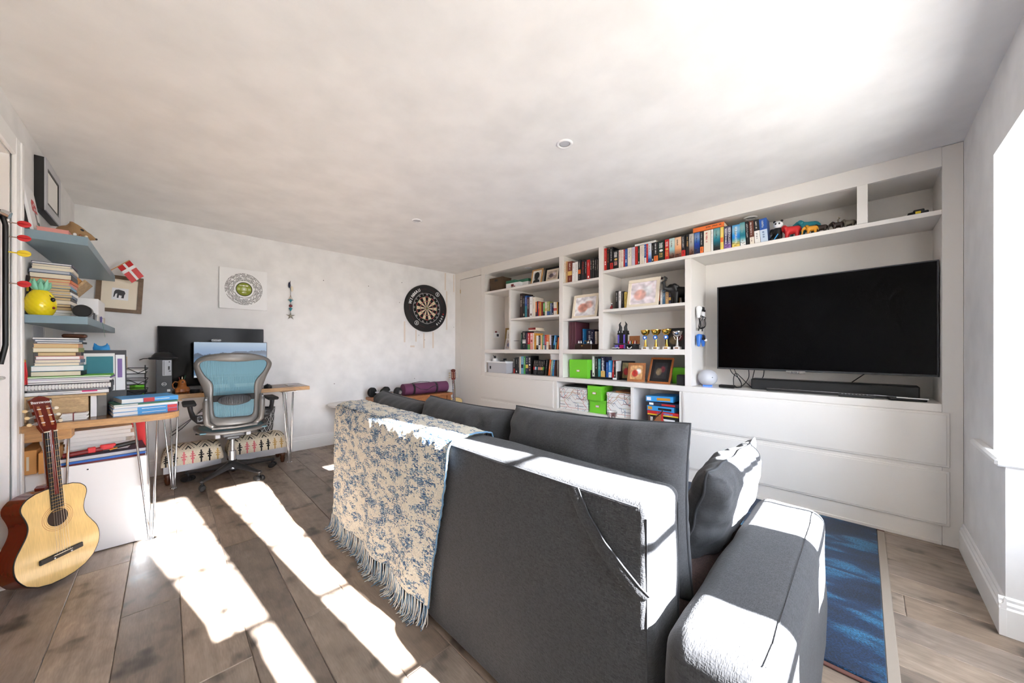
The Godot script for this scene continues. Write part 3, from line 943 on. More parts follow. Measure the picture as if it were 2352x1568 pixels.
func room() -> void:
	var fl := struct("floor", MB.new().bx(-0.75, 3.75, -0.15, -0.0115, -4.65, 0.95), M.subfloor)
	var x := -0.6865
	while x < 3.19:
		var x1 := x + 0.1825
		var z := -4.48
		var first := true
		while z < 0.75:
			var l := rng.randf_range(0.5, 2.0) if first else rng.randf_range(1.5, 2.1)
			first = false
			var z1 := minf(z + l, 0.75)
			if 0.75 - z1 < 0.3:
				z1 = 0.75
			part(fl, "plank", plank(x + 0.0004, minf(x1, 3.2) - 0.0004, z + 0.0004, z1 - 0.0004), M["floor%d" % rng.randi_range(0, 4)])
			z = z1
		x = x1
	struct("ceiling", MB.new().bx(-0.75, 3.75, 2.307, 2.42, -4.65, 0.95), M.ceiling)
	var wb := struct("wall_back", MB.new().bx(-0.75, 3.75, -0.02, 2.32, -4.62, -4.48), M.wall)
	mat("tape_mark", C(222, 210, 198), 0.7)
	for s in STRIPS:
		part(wb, "paint_mark", MB.new().bx(s[0], s[0] + s[1], s[2], s[3], -4.481, -4.4794), M.tape_mark)
	for s in MARKS:
		part(wb, "nail_hole", MB.new().at(Vector3(s[0], s[1], -4.4795), Vector3(PI / 2, 0, 0)).cyl(0.005, 0.005, -0.0006, 0.0006, 8), M.gap)
	struct("wall_right", MB.new().bx(3.6, 3.75, -0.02, 2.32, -4.62, 0.9), M.wall)
	struct("wall_left", MB.new().bx(-0.70, -0.53, -0.02, 2.32, -4.62, -2.86).bx(-0.70, -0.53, 2.075, 2.32, -2.86, -2.02).bx(-0.70, -0.53, -0.02, 2.32, -2.02, 0.9), M.wall)
	# the wall beside the bay, its lintel and the low wall under the sill
	struct("wall_front", MB.new().bx(2.55, 3.62, -0.02, 2.32, 0.395, 0.50).bx(2.37, 2.55, -0.02, 0.665, 0.395, 0.76).bx(-0.6, 2.55, 1.975, 2.32, 0.395, 0.47).bx(2.55, 2.7, 0.66, 2.32, 0.50, 0.76), M.wall)
	struct("trim_3", MB.new().bx(2.3515, 2.3705, 0.0, 0.106, 0.3765, 0.396, 0.001), M.trim)
	var sill := struct("trim_1", MB.new().bx(2.345, 2.81, 0.667, 0.697, 0.366, 0.75, 0.008), M.trim)
	sill.name = "trim_1"
	# skirting boards: plain board, small cove on top
	var bb := MB.new()
	var prof := [Vector2(0, 0), Vector2(0.018, 0), Vector2(0.018, 0.105), Vector2(0.013, 0.112), Vector2(0.013, 0.122), Vector2(0.007, 0.132), Vector2(0.007, 0.142), Vector2(0.003, 0.150), Vector2(0, 0.150)]
	struct("baseboard_back", skirting(prof, Vector3(-0.53, 0, -4.48), Vector3(3.19, 0, -4.48), Vector3(0, 0, 1)), M.trim)
	struct("baseboard_front", skirting(prof, Vector3(3.19, 0, 0.395), Vector3(2.352, 0, 0.395), Vector3(0, 0, -1)), M.trim)
	struct("baseboard_bay", skirting(prof, Vector3(2.37, 0, 0.377), Vector3(2.37, 0, 0.75), Vector3(-1, 0, 0)), M.trim)
	struct("baseboard_left", skirting(prof, Vector3(-0.53, 0, -4.48), Vector3(-0.53, 0, -2.95), Vector3(1, 0, 0)), M.trim)
	# oak door in its white frame
	var fr := struct("trim_2", MB.new().bx(-0.53, -0.512, 0, 2.155, -2.955, -2.86, 0.006).bx(-0.512, -0.504, 0, 2.145, -2.945, -2.905, 0.003).bx(-0.53, -0.512, 2.06, 2.155, -2.8595, -1.9, 0.006).bx(-0.69, -0.53, 0, 2.075, -2.875, -2.845).bx(-0.69, -0.53, 2.055, 2.085, -2.845, -2.0), M.trim)
	fr.name = "trim_2"
	var d := struct("door_1", MB.new().bx(-0.625, -0.585, 0.005, 2.05, -2.842, -2.02, 0.003), M.oak_door)
	part(d, "rail", MB.new().bx(-0.585, -0.575, 0.005, 2.05, -2.842, -2.75, 0.002).bx(-0.585, -0.575, 1.93, 2.05, -2.7495, -2.02, 0.002).bx(-0.585, -0.575, 0.005, 0.2, -2.7495, -2.02, 0.002), M.oak_door)
	part(d, "handle", MB.new().tube([Vector3(-0.575, 1.0, -2.79), Vector3(-0.535, 1.0, -2.79), Vector3(-0.533, 1.0, -2.74), Vector3(-0.533, 1.0, -2.68)], 0.008, 8), M.chrome)
	# recessed ceiling lights (off)
	for p in [Vector3(1.617, 2.307, -1.205), Vector3(1.622, 2.307, -2.868), Vector3(3.334, 2.19, -0.643), Vector3(3.326, 2.19, -3.063)]:
		var l := thing("downlight", "", "light", p, 0, "recessed downlights")
		l.set_meta("label", {-1.205: "small round recessed downlight in the ceiling above the sofa", -2.868: "small round recessed downlight in the ceiling toward the dartboard wall", -0.643: "white recessed downlight under the bookcase top above the row of novels", -3.063: "white recessed downlight under the bookcase top above the two framed pictures"}[snappedf(p.z, 0.001)])
		part(l, "bezel", MB.new().lathe([Vector2(0.030, -0.002), Vector2(0.034, -0.006), Vector2(0.043, -0.006), Vector2(0.047, -0.001), Vector2(0.047, 0.0)], 28), M.white_gloss)
		part(l, "lens", MB.new().lathe([Vector2(0.0001, -0.002), Vector2(0.015, -0.0022), Vector2(0.027, -0.0015), Vector2(0.029, -0.0005)], 20), M.grey_light)
		part(l, "gap_ring", MB.new().disc(0.0305, -0.0008, 28, false, 0.0285), M.gap)

func skirting(prof: Array, a: Vector3, b: Vector3, out: Vector3) -> MB:
	var m := MB.new()
	for k in prof.size() - 1:
		var p: Vector2 = prof[k]
		var q: Vector2 = prof[k + 1]
		var a0 := a + out * p.x + Vector3.UP * p.y
		var a1 := a + out * q.x + Vector3.UP * q.y
		var b0 := b + out * p.x + Vector3.UP * p.y
		var b1 := b + out * q.x + Vector3.UP * q.y
		m.quad(a0, b0, b1, a1)
		if (b0 - a0).cross(b1 - a0).dot(out + Vector3.UP * 0.3) < 0:
			m.flip4()
	for e in [a, b]:
		for k in range(1, prof.size() - 1):
			m.tri(e, e + out * prof[k].x + Vector3.UP * prof[k].y, e + out * prof[k + 1].x + Vector3.UP * prof[k + 1].y)
	return m

func windows() -> void:
	# the bay wall behind the viewpoint: three sash windows with glazing bars
	var wins := [[-0.50, 0.61, [-0.24, 0.02, 0.26, 0.48]], [0.76, 1.08, []], [1.52, 2.36, [1.80, 2.08]]]
	var y0 := 0.70
	var y1 := 2.22
	var w := MB.new().bx(-0.75, 2.7, -0.02, y0, 0.75, 0.87).bx(-0.75, 2.7, y1, 2.32, 0.75, 0.87)
	var x := -0.75
	for o in wins:
		w.bx(x, o[0], y0, y1, 0.75, 0.87)
		x = o[1]
	w.bx(x, 2.7, y0, y1, 0.75, 0.87)
	struct("wall_bay", w, M.wall)
	var k := 1
	for o in wins:
		var n := Node3D.new()
		n.name = "window_%d" % k
		n.set_meta("kind", "structure")
		add_child(n)
		k += 1
		part(n, "frame", MB.new().bx(o[0], o[0] + 0.02, y0, y1, 0.79, 0.85).bx(o[1] - 0.02, o[1], y0, y1, 0.79, 0.85).bx(o[0] + 0.02, o[1] - 0.02, y0, y0 + 0.03, 0.79, 0.85).bx(o[0] + 0.02, o[1] - 0.02, y1 - 0.03, y1, 0.79, 0.85), M.trim)
		for yy in [0.93, 1.23, 1.535, 1.83]:
			part(n, "glazing_bar", MB.new().bx(o[0] + 0.02, o[1] - 0.02, yy - 0.0065, yy + 0.0065, 0.80, 0.83), M.trim)
		for xx in o[2]:
			part(n, "glazing_bar", MB.new().bx(xx - 0.006, xx + 0.006, y0 + 0.03, y1 - 0.03, 0.802, 0.828), M.trim)
		part(n, "pane", MB.new().bx(o[0] + 0.02, o[1] - 0.02, y0 + 0.03, y1 - 0.03, 0.812, 0.816), M.glass)
	# curtain gathered at the side and a box standing on the sill: they shape the sun patch on the floor
	var g := []
	for i in 25:
		var row := []
		var yy := lerpf(0.72, 2.24, i / 24.0)
		var edge := 0.40
		if yy > 1.17:
			edge = lerpf(0.415, 0.285, clampf((yy - 1.17) / 0.65, 0, 1))
		for j in 71:
			var s := j / 70.0
			row.append(Vector3(lerpf(-0.52, edge, s), yy, 0.66 + 0.018 * sin(s * 62.0) * (1.0 + 0.3 * sin(yy * 3.0))))
		g.append(row)
	mat("curtain", C(240, 238, 234), 0.9)
	M.curtain.backlight_enabled = true
	M.curtain.backlight = C(120, 118, 114)
	var cm := MB.new().grid(g)
	cm.t = Transform3D(Basis(), Vector3(0, 0, 0.004))
	cm.grid(g, false, false, true)
	solo("curtain", "pale curtain gathered at the side of the bay window", "curtain", cm, M.curtain)
	var bxo := thing("storage_box", "cardboard storage box standing on the bay window sill", "box", Vector3(0.36, 0.70, 0.717))
	part(bxo, "body", MB.new().bx(-0.12, 0.145, 0, 0.40, -0.022, 0.022, 0.002), M.cardboard)
	part(bxo, "lid", MB.new().bx(-0.125, 0.15, 0.4005, 0.468, -0.025, 0.025, 0.002), M.cardboard)

func bookcase() -> void:
	var fx := 3.19
	var bx := 3.575
	var b := 0.0015
	var up := thing("bookcase", "off-white built-in bookcase with open shelves and television niche", "bookcase")
	part(up, "back_panel", MB.new().bx(bx, 3.598, 0.816, 2.30, -3.85, 0.41), M.case)
	part(up, "fascia", MB.new().bx(fx, fx + 0.022, 2.192, 2.3065, -3.85, 0.3165, b), M.case)
	part(up, "top_board", MB.new().bx(fx + 0.022, bx, 2.192, 2.21, -3.766, 0.3165), M.case)
	for s in [[-3.85, -3.766, 0.0, 2.192], [-2.457, -2.402, 0.816, 2.192], [-1.942, -1.891, 1.1335, 2.192], [-1.094, -1.041, 0.816, 1.914], [-0.034, 0.016, 1.944, 2.192], [0.317, 0.394, 0.0, 2.304]]:
		part(up, "upright", MB.new().bx(fx, bx, maxf(s[2], 0.001), s[3], s[0], s[1], b), M.case)
	part(up, "upright", MB.new().bx(fx, bx, 1.1335, 1.9145, -3.279, -3.249, b), M.case)
	for s in [[1.915, 1.943, -3.7655, -2.4575], [1.512, 1.537, -3.2485, -2.4575], [1.085, 1.133, -3.7655, -2.4575], [1.858, 1.884, -2.4015, -1.9425], [1.454, 1.479, -2.4015, -1.9425],  [1.915, 1.943, -1.8905, 0.3165], [1.515, 1.542, -1.8905, -1.0945], [1.085, 1.133, -2.4015, -1.0945]]:
		part(up, "shelf", MB.new().bx(fx, bx, s[0], s[1], s[2], s[3], b), M.case)
	solo("worktop", "white painted worktop running along the base cupboards below the bookcase", "worktop", MB.new().bx(3.186, bx - 0.001, 0.768, 0.8155, -3.7655, 0.3165, 0.002), M.case_top)
	# base units
	for u in [[-3.7655, -2.488, -3.849, -2.53, "white base cabinet with two beaded drawers beside the tall cupboard"], [-1.14, 0.3165, -1.112, 0.345, "wide white base cabinet with two beaded drawers under the television"]]:
		var c := thing("base_cabinet", u[4], "cabinet", Vector3.ZERO, 0, "drawer cabinets under the worktop")
		part(c, "carcass", MB.new().bx(fx, bx, 0.0, 0.7675, u[0] + 0.0005, u[1] - 0.0005), M.case)
		part(c, "plinth_bead", MB.new().bx(fx - 0.008, fx, 0.0, 0.02, u[0] + 0.001, u[1] - 0.001, 0.002), M.case)
		for y in [[0.452, 0.766], [0.114, 0.43]]:
			var dr := part(c, "drawer_front", MB.new().bx(fx - 0.010, fx - 0.0005, y[0], y[1], u[2], u[3], 0.003), M.case)
			part(dr, "bead", MB.new().bx(fx - 0.014, fx - 0.010, y[0] + 0.012, y[1] - 0.012, u[2] + 0.012, u[3] - 0.012, 0.003), M.case)
	var o := thing("base_shelving", "white open base shelving between the two drawer cabinets", "shelving")
	part(o, "back_panel", MB.new().bx(bx - 0.02, bx, 0.0, 0.767, -2.487, -1.141), M.case)
	part(o, "upright", MB.new().bx(fx, bx - 0.02, 0.0, 0.767, -1.592, -1.559, b), M.case)
	part(o, "shelf", MB.new().bx(fx, bx - 0.02, 0.433, 0.458, -2.487, -1.5925, b), M.case)
	part(o, "bottom", MB.new().bx(fx, bx - 0.02, 0.0, 0.11, -2.487, -1.5925).bx(fx, bx - 0.02, 0.0, 0.11, -1.5585, -1.141), M.case)
	# tall cupboard in the corner
	var t := thing("tall_cupboard", "tall off-white cupboard with one plain door in the room corner", "cupboard")
	part(t, "frame", MB.new().bx(fx, bx, 0, 2.3055, -4.479, -4.345).bx(fx, fx + 0.03, 2.2, 2.3055, -4.345, -3.8505).bx(fx + 0.02, bx, 0, 2.2, -4.345, -3.8505), M.gap if false else M.case)
	var dd := part(t, "door", MB.new().bx(fx + 0.001, fx + 0.019, 0.02, 2.193, -4.341, -3.854, 0.0015), M.case)
	part(dd, "hinge", MB.new().at(Vector3(fx - 0.002, 2.02, -4.343)).cyl(0.004, 0.004, -0.03, 0.03, 8), M.brass)

func sofa() -> void:
	var nz := fnl(77, 0.004, 2)
	var s := thing("sofa", "dark grey fabric three-seat sofa seen from behind on the oak floor", "sofa")
	part(s, "backrest", MB.new().rbox(Vector3(0.875, 0.392, -1.39), Vector3(0.19, 0.765, 2.10), 0.028, 4, 14, 0.004, nz), M.sofa)
	part(s, "base", MB.new().rbox(Vector3(1.34, 0.15, -1.29), Vector3(0.72, 0.24, 1.93), 0.02, 3, 2), M.sofa)
	for k in 3:
		part(s, "seat_cushion", MB.new().rbox(Vector3(1.35, 0.345, -2.255 + 0.32 + k * 0.643), Vector3(0.74, 0.15, 0.635), 0.05, 4, 6, 0.006, nz), M.seat_brown)
	part(s, "armrest", MB.new().rbox(Vector3(1.255, 0.272, -0.205), Vector3(1.01, 0.525, 0.215), 0.055, 5, 12, 0.006, nz), M.arm)
	part(s, "armrest", MB.new().rbox(Vector3(1.37, 0.272, -2.355), Vector3(0.78, 0.525, 0.19), 0.055, 5, 12, 0.006, nz), M.arm)
	# seams: stitched line along the top edge, corner line and piping
	part(s, "seam", MB.new().tube([Vector3(0.783, 0.7605, -0.37), Vector3(0.782, 0.7605, -0.9), Vector3(0.783, 0.7605, -1.6), Vector3(0.783, 0.7605, -2.42)], 0.0022, 6), M.piping)
	part(s, "seam", MB.new().tube([Vector3(0.948, 0.10, -0.342), Vector3(0.948, 0.45, -0.341), Vector3(0.948, 0.73, -0.342), Vector3(0.947, 0.764, -0.352), Vector3(0.945, 0.772, -0.40), Vector3(0.945, 0.7725, -1.2), Vector3(0.945, 0.7725, -2.4)], 0.0025, 6), M.piping)
	part(s, "seam", MB.new().tube([Vector3(0.785, 0.05, -0.352), Vector3(0.785, 0.4, -0.351), Vector3(0.785, 0.74, -0.352)], 0.0018, 6), M.piping)
	part(s, "seam", MB.new().tube([Vector3(0.80, 0.533, -0.130), Vector3(1.2, 0.5335, -0.130), Vector3(1.7, 0.533, -0.130)], 0.0009, 6), M.arm)
	# loose strap hanging from the top seam
	var a := []
	var pts := [Vector3(0.781, 0.757, -0.555), Vector3(0.776, 0.70, -0.520), Vector3(0.772, 0.64, -0.465), Vector3(0.772, 0.60, -0.415), Vector3(0.776, 0.57, -0.375), Vector3(0.784, 0.556, -0.352)]
	var wd := [Vector3(0, 0.006, 0.017), Vector3(0, 0.009, 0.016), Vector3(0, 0.013, 0.014), Vector3(0, 0.015, 0.012), Vector3(0, 0.014, 0.010), Vector3(0, 0.010, 0.008)]
	var c := Curve3D.new()
	for p in pts:
		c.add_point(p)
	for i in 21:
		var f := i / 20.0 * 5.0
		var q := mini(int(f), 4)
		var p: Vector3 = pts[q].lerp(pts[q + 1], f - q)
		var w: Vector3 = wd[q].lerp(wd[q + 1], f - q)
		a.append([p - w, p - w * 0.5 + Vector3(-0.004, 0, 0), p + w * 0.5 + Vector3(-0.004, 0, 0), p + w])
	part(s, "strap", MB.new().grid(a, false, false, true), M.sofa)
	part(s, "strap_piping", MB.new().tube(a.map(func(r): return r[3] + Vector3(-0.001, 0, 0)), 0.0022, 6), M.piping)
	for k in 4:
		part(s, "foot", MB.new().at(Vector3([0.83, 1.7][k % 2], 0, [-0.25, -2.35][k / 2])).cyl(0.02, 0.025, 0.0, 0.02, 12), M.black)
	# loose back cushions
	var X := Vector3(0, 0, -1)
	var cu := [[Vector3(1.085, 0.61, -2.115), 0.64, 0.44, 0.03, "grey loose back cushion at the blanket end of the sofa"], [Vector3(1.090, 0.625, -1.445), 0.71, 0.47, 0.0, "grey loose back cushion between the two other back cushions"], [Vector3(1.095, 0.64, -0.72), 0.73, 0.51, -0.04, "plump grey back cushion with creased corner beside the sunlit armrest"]]
	for k in 3:
		var o := thing("back_cushion", cu[k][4], "cushion", cu[k][0], 0, "loose back cushions of the sofa")
		o.rotation = Vector3(cu[k][3], 0, -0.07)
		var m := MB.new().basis(X, Vector3.UP, Vector3.RIGHT, Vector3.ZERO).pillow(cu[k][1], cu[k][2], 0.25, 40 + k, 0.045, 5.0, 40, 0.012)
		part(o, "cover", m, M.cushion)
		var rim := []
		for i in 81:
			var q := i / 80.0 * 4.0
			var e := int(q) % 4
			var f := (q - int(q)) * 2.0 - 1.0
			var w2: float = cu[k][1] * 0.5
			var h2: float = cu[k][2] * 0.5
			var pn := 0.045 * (1.0 - f * f)
			var p: Vector2 = [Vector2(f * w2, -h2 * (1 - pn)), Vector2(w2 * (1 - pn), f * h2), Vector2(-f * w2, h2 * (1 - pn)), Vector2(-w2 * (1 - pn), -f * h2)][e]
			rim.append(X * p.x + Vector3.UP * p.y)
		part(o, "piping", MB.new().tube(rim, 0.004, 6, false), M.piping)
	var o2 := thing("scatter_cushion", "small sunlit grey scatter cushion leaning on the inner side of armrest", "cushion", Vector3(1.50, 0.575, -0.385), 0)
	o2.rotation = Vector3(0.28, -0.04, 0.03)
	part(o2, "cover", MB.new().pillow(0.54, 0.36, 0.15, 61, 0.06, 3.0, 36, 0.016), M.cushion)
	var rim2 := []
	for i in 81:
		var q := i / 80.0 * 4.0
		var e := int(q) % 4
		var f := (q - int(q)) * 2.0 - 1.0
		var pn := 0.06 * (1.0 - f * f)
		var p: Vector2 = [Vector2(f * 0.27, -0.18 * (1 - pn)), Vector2(0.27 * (1 - pn), f * 0.18), Vector2(-f * 0.27, 0.18 * (1 - pn)), Vector2(-0.27 * (1 - pn), -f * 0.18)][e]
		rim2.append(Vector3(p.x, p.y, 0.004 * sin(i * 0.9)))
	part(o2, "piping", MB.new().tube(rim2, 0.0045, 6, false), M.piping)

func throw_blanket() -> void:
	var nz := fnl(91, 0.012, 3)
	var path := [Vector2(0.985, 0.66), Vector2(0.987, 0.74), Vector2(0.975, 0.777), Vector2(0.94, 0.787), Vector2(0.88, 0.788), Vector2(0.82, 0.786), Vector2(0.787, 0.776), Vector2(0.771, 0.755), Vector2(0.764, 0.70), Vector2(0.763, 0.60), Vector2(0.762, 0.45), Vector2(0.759, 0.30), Vector2(0.755, 0.18), Vector2(0.750, 0.085)]
	var cum := [0.0]
	for k in range(1, path.size()):
		cum.append(cum[-1] + path[k].distance_to(path[k - 1]))
	var L: float = cum[-1]
	var ns := 110
	var nw := 120
	var g := []
	var g2 := []
	var hem := []
	for i in ns + 1:
		var d := L * i / ns
		var k := 0
		while k < path.size() - 2 and cum[k + 1] < d:
			k += 1
		var f: float = (d - cum[k]) / (cum[k + 1] - cum[k])
		var p: Vector2 = path[k].lerp(path[k + 1], f)
		var tg: Vector2 = (path[k + 1] - path[k]).normalized()
		var nn := Vector2(-tg.y, tg.x) * -1.0
		var s := float(i) / ns
		var zr := -1.105 - 0.015 * smoothstep(0.2, 0.35, s) - 0.125 * smoothstep(0.33, 1.0, s)
		var zl := -2.405 + 0.02 * smoothstep(0.2, 0.4, s)
		var row := []
		var row2 := []
		for j in nw + 1:
			var w := float(j) / nw
			var z := lerpf(zl, zr, w)
			var bump := 0.005 * nz.get_noise_2d(z * 260.0, d * 200.0) + 0.0035 * nz.get_noise_2d(z * 1500.0, d * 1400.0)
			bump += smoothstep(0.4, 1.0, s) * 0.010 * sin(z * 17.0 + 0.6) + 0.004
			if p.x < 0.80 and p.y < 0.72:
				bump = maxf(bump, -0.006)
			var q := p + Vector2(-1, 0).lerp(Vector2(0, 1), smoothstep(0.70, 0.79, p.y) if p.x > 0.77 else 0.0).normalized() * bump
			var dy := 0.012 * nz.get_noise_1d(z * 300.0) * smoothstep(0.8, 1.0, s)
			row.append(Vector3(q.x, q.y + dy, z))
			row2.append(Vector3(q.x + (0.006 if q.y < 0.77 and q.x < 0.8 else 0.0), q.y + dy - (0.006 if q.x >= 0.79 else 0.0), z))
		g.append(row)
		g2.append(row2)
		if i == ns:
			hem = row
	var o := thing("throw_blanket", "cream and blue woven throw with fringe draped over the sofa back", "blanket")
	part(o, "cloth", MB.new().grid(g, false, false, false, Vector2(1.3, 1.15)).grid(g2, false, false, true, Vector2(1.3, 1.15)), M.throw)
	var edge := []
	for r in g:
		edge.append(r[nw] + Vector3(-0.001, 0.001, 0.001))
	part(o, "selvedge", MB.new().tube(edge, 0.0035, 6), M.fringe_blue)
	var fr := [MB.new(), MB.new()]
	for k in 64:
		var w := (k + 0.5) / 64.0
		var p: Vector3 = hem[int(w * nw)]
		var ln := rng.randf_range(0.085, 0.115)
		for q in 7:
			var dz := rng.randf_range(-0.006, 0.006)
			var sw := rng.randf_range(-0.02, 0.02)
			var out := rng.randf_range(0.0, 0.03)
			var l2 := ln * rng.randf_range(0.8, 1.1)
			var pts := []
			for i in 6:
				var f := i / 5.0
				var y := maxf(p.y - l2 * f, 0.004 + 0.002 * (q % 3))
				var ex := maxf(0.0, l2 * f - (p.y - 0.004))
				pts.append(Vector3(p.x - out * f * f - ex * 0.9, y, p.z + dz * (1.0 + f) + sw * f * f))
			fr[1 if q % 3 == 0 else 0].tube(pts, 0.0016, 4, false)
	var f0 := part(o, "fringe", fr[0], M.fringe_cream)
	f0.set_meta("kind", "stuff")
	var f1 := part(o, "fringe", fr[1], M.fringe_blue)
	f1.set_meta("kind", "stuff")

func rug() -> void:
	var o := thing("rug", "shaggy deep blue rug with grey border in front of the drawers", "rug")
	part(o, "pile", MB.new().rbox(Vector3(2.42, 0.0075, -1.16), Vector3(1.46, 0.013, 2.43), 0.005, 2, 8), M.rug)
	part(o, "border", MB.new().bx(1.69, 3.15, 0.001, 0.007, 0.0555, 0.088, 0.002), M.rug_edge)
	part(o, "border", MB.new().bx(1.69, 3.15, 0.001, 0.007, -2.408, -2.376, 0.002), M.rug_edge)
	part(o, "binding", MB.new().bx(1.672, 1.690, 0.001, 0.008, -2.408, 0.088, 0.002), M.rug_bind)
	part(o, "binding", MB.new().bx(3.150, 3.165, 0.001, 0.008, -2.408, 0.088, 0.002), M.rug_bind)

func desk() -> void:
	var o := thing("desk", "L-shaped oak desk on chrome hairpin legs along two walls", "desk")
	var B := [Vector3(1, 0, 0), Vector3(0, 0, -1), Vector3(0, 1, 0)]
	var y := 0.755
	var l := PackedVector2Array([Vector2(-0.528, 2.905)])
	for k in 9:
		var a := -PI / 2 + PI / 2 * k / 8.0
		l.append(Vector2(-0.045 + 0.10 * cos(a), 3.005 + 0.10 * sin(a)))
	l.append(Vector2(0.055, 4.477))
	l.append(Vector2(-0.528, 4.477))
	var top := part(o, "tabletop", MB.new().basis(B[0], B[1], B[2], Vector3.ZERO).prism(l, y - 0.037, y - 0.001, false, 0.002), M.oak_edge)
	part(top, "surface", MB.new().basis(B[0], B[1], B[2], Vector3.ZERO).prism(Geometry2D.offset_polygon(l, -0.003)[0], y - 0.0012, y), M.oak_top)
	var r := PackedVector2Array([Vector2(0.056, 4.05), Vector2(1.055, 4.05), Vector2(1.055, 4.477), Vector2(0.056, 4.477)])
	var top2 := part(o, "tabletop", MB.new().basis(B[0], B[1], B[2], Vector3.ZERO).prism(r, y - 0.037, y - 0.001, false, 0.002), M.oak_edge)
	part(top2, "surface", MB.new().basis(B[0], B[1], B[2], Vector3.ZERO).prism(Geometry2D.offset_polygon(r, -0.003)[0], y - 0.0012, y), M.oak_top)
	part(o, "bracket", MB.new().bx(-0.528, -0.36, 0.66, 0.717, -3.06, -2.96, 0.004), M.oak_edge)
	for p in [[Vector3(-0.067, 0, -3.0), 0], [Vector3(0.038, 0, -3.955), 1], [Vector3(0.877, 0, -4.06), 0], [Vector3(-0.40, 0, -3.02), 0], [Vector3(0.95, 0, -4.42), 0]]:
		var lg := MB.new()
		for k in 3:
			var a := TAU * k / 3.0 + 0.5
			var tp: Vector3 = p[0] + Vector3(cos(a) * 0.055 - 0.02, 0.718, sin(a) * 0.055)
			var bt: Vector3 = p[0] + Vector3(cos(a) * 0.010, 0.006, sin(a) * 0.010)
			lg.tube([tp, bt], 0.0055, 8)
		var le := part(o, "leg", lg, M.chrome)
		part(le, "foot", MB.new().at(p[0]).lathe([Vector2(0.0005, 0.0), Vector2(0.022, 0.0), Vector2(0.024, 0.003), Vector2(0.022, 0.006), Vector2(0.0005, 0.007)], 16), M.chrome)
		part(le, "mounting_plate", MB.new().bx(p[0].x - 0.09, p[0].x + 0.05, 0.7135, 0.7175, p[0].z - 0.07, p[0].z + 0.07), M.chrome)

func loop_resample(l: Array, n: int) -> Array:
	var c := Vector2.ZERO
	# smooth closed Catmull-Rom
	var out := []
	var m := l.size()
	for i in n:
		var f := float(i) / n * m
		var k := int(f)
		var t := f - k
		var p0: Vector2 = l[(k - 1 + m) % m]
		var p1: Vector2 = l[k % m]
		var p2: Vector2 = l[(k + 1) % m]
		var p3: Vector2 = l[(k + 2) % m]
		out.append(p1.cubic_interpolate(p2, p0, p3, t))
	return out

func back_z(p: Vector2) -> float:
	# curve of the backrest: leans away at the top, bulges at the waist, wraps at the sides
	return 0.045 * smoothstep(0.7, 1.1, p.y) * (p.y - 0.7) * 3.0 - 0.035 * exp(-pow((p.y - 0.70) / 0.16, 2.0)) - 0.9 * p.x * p.x

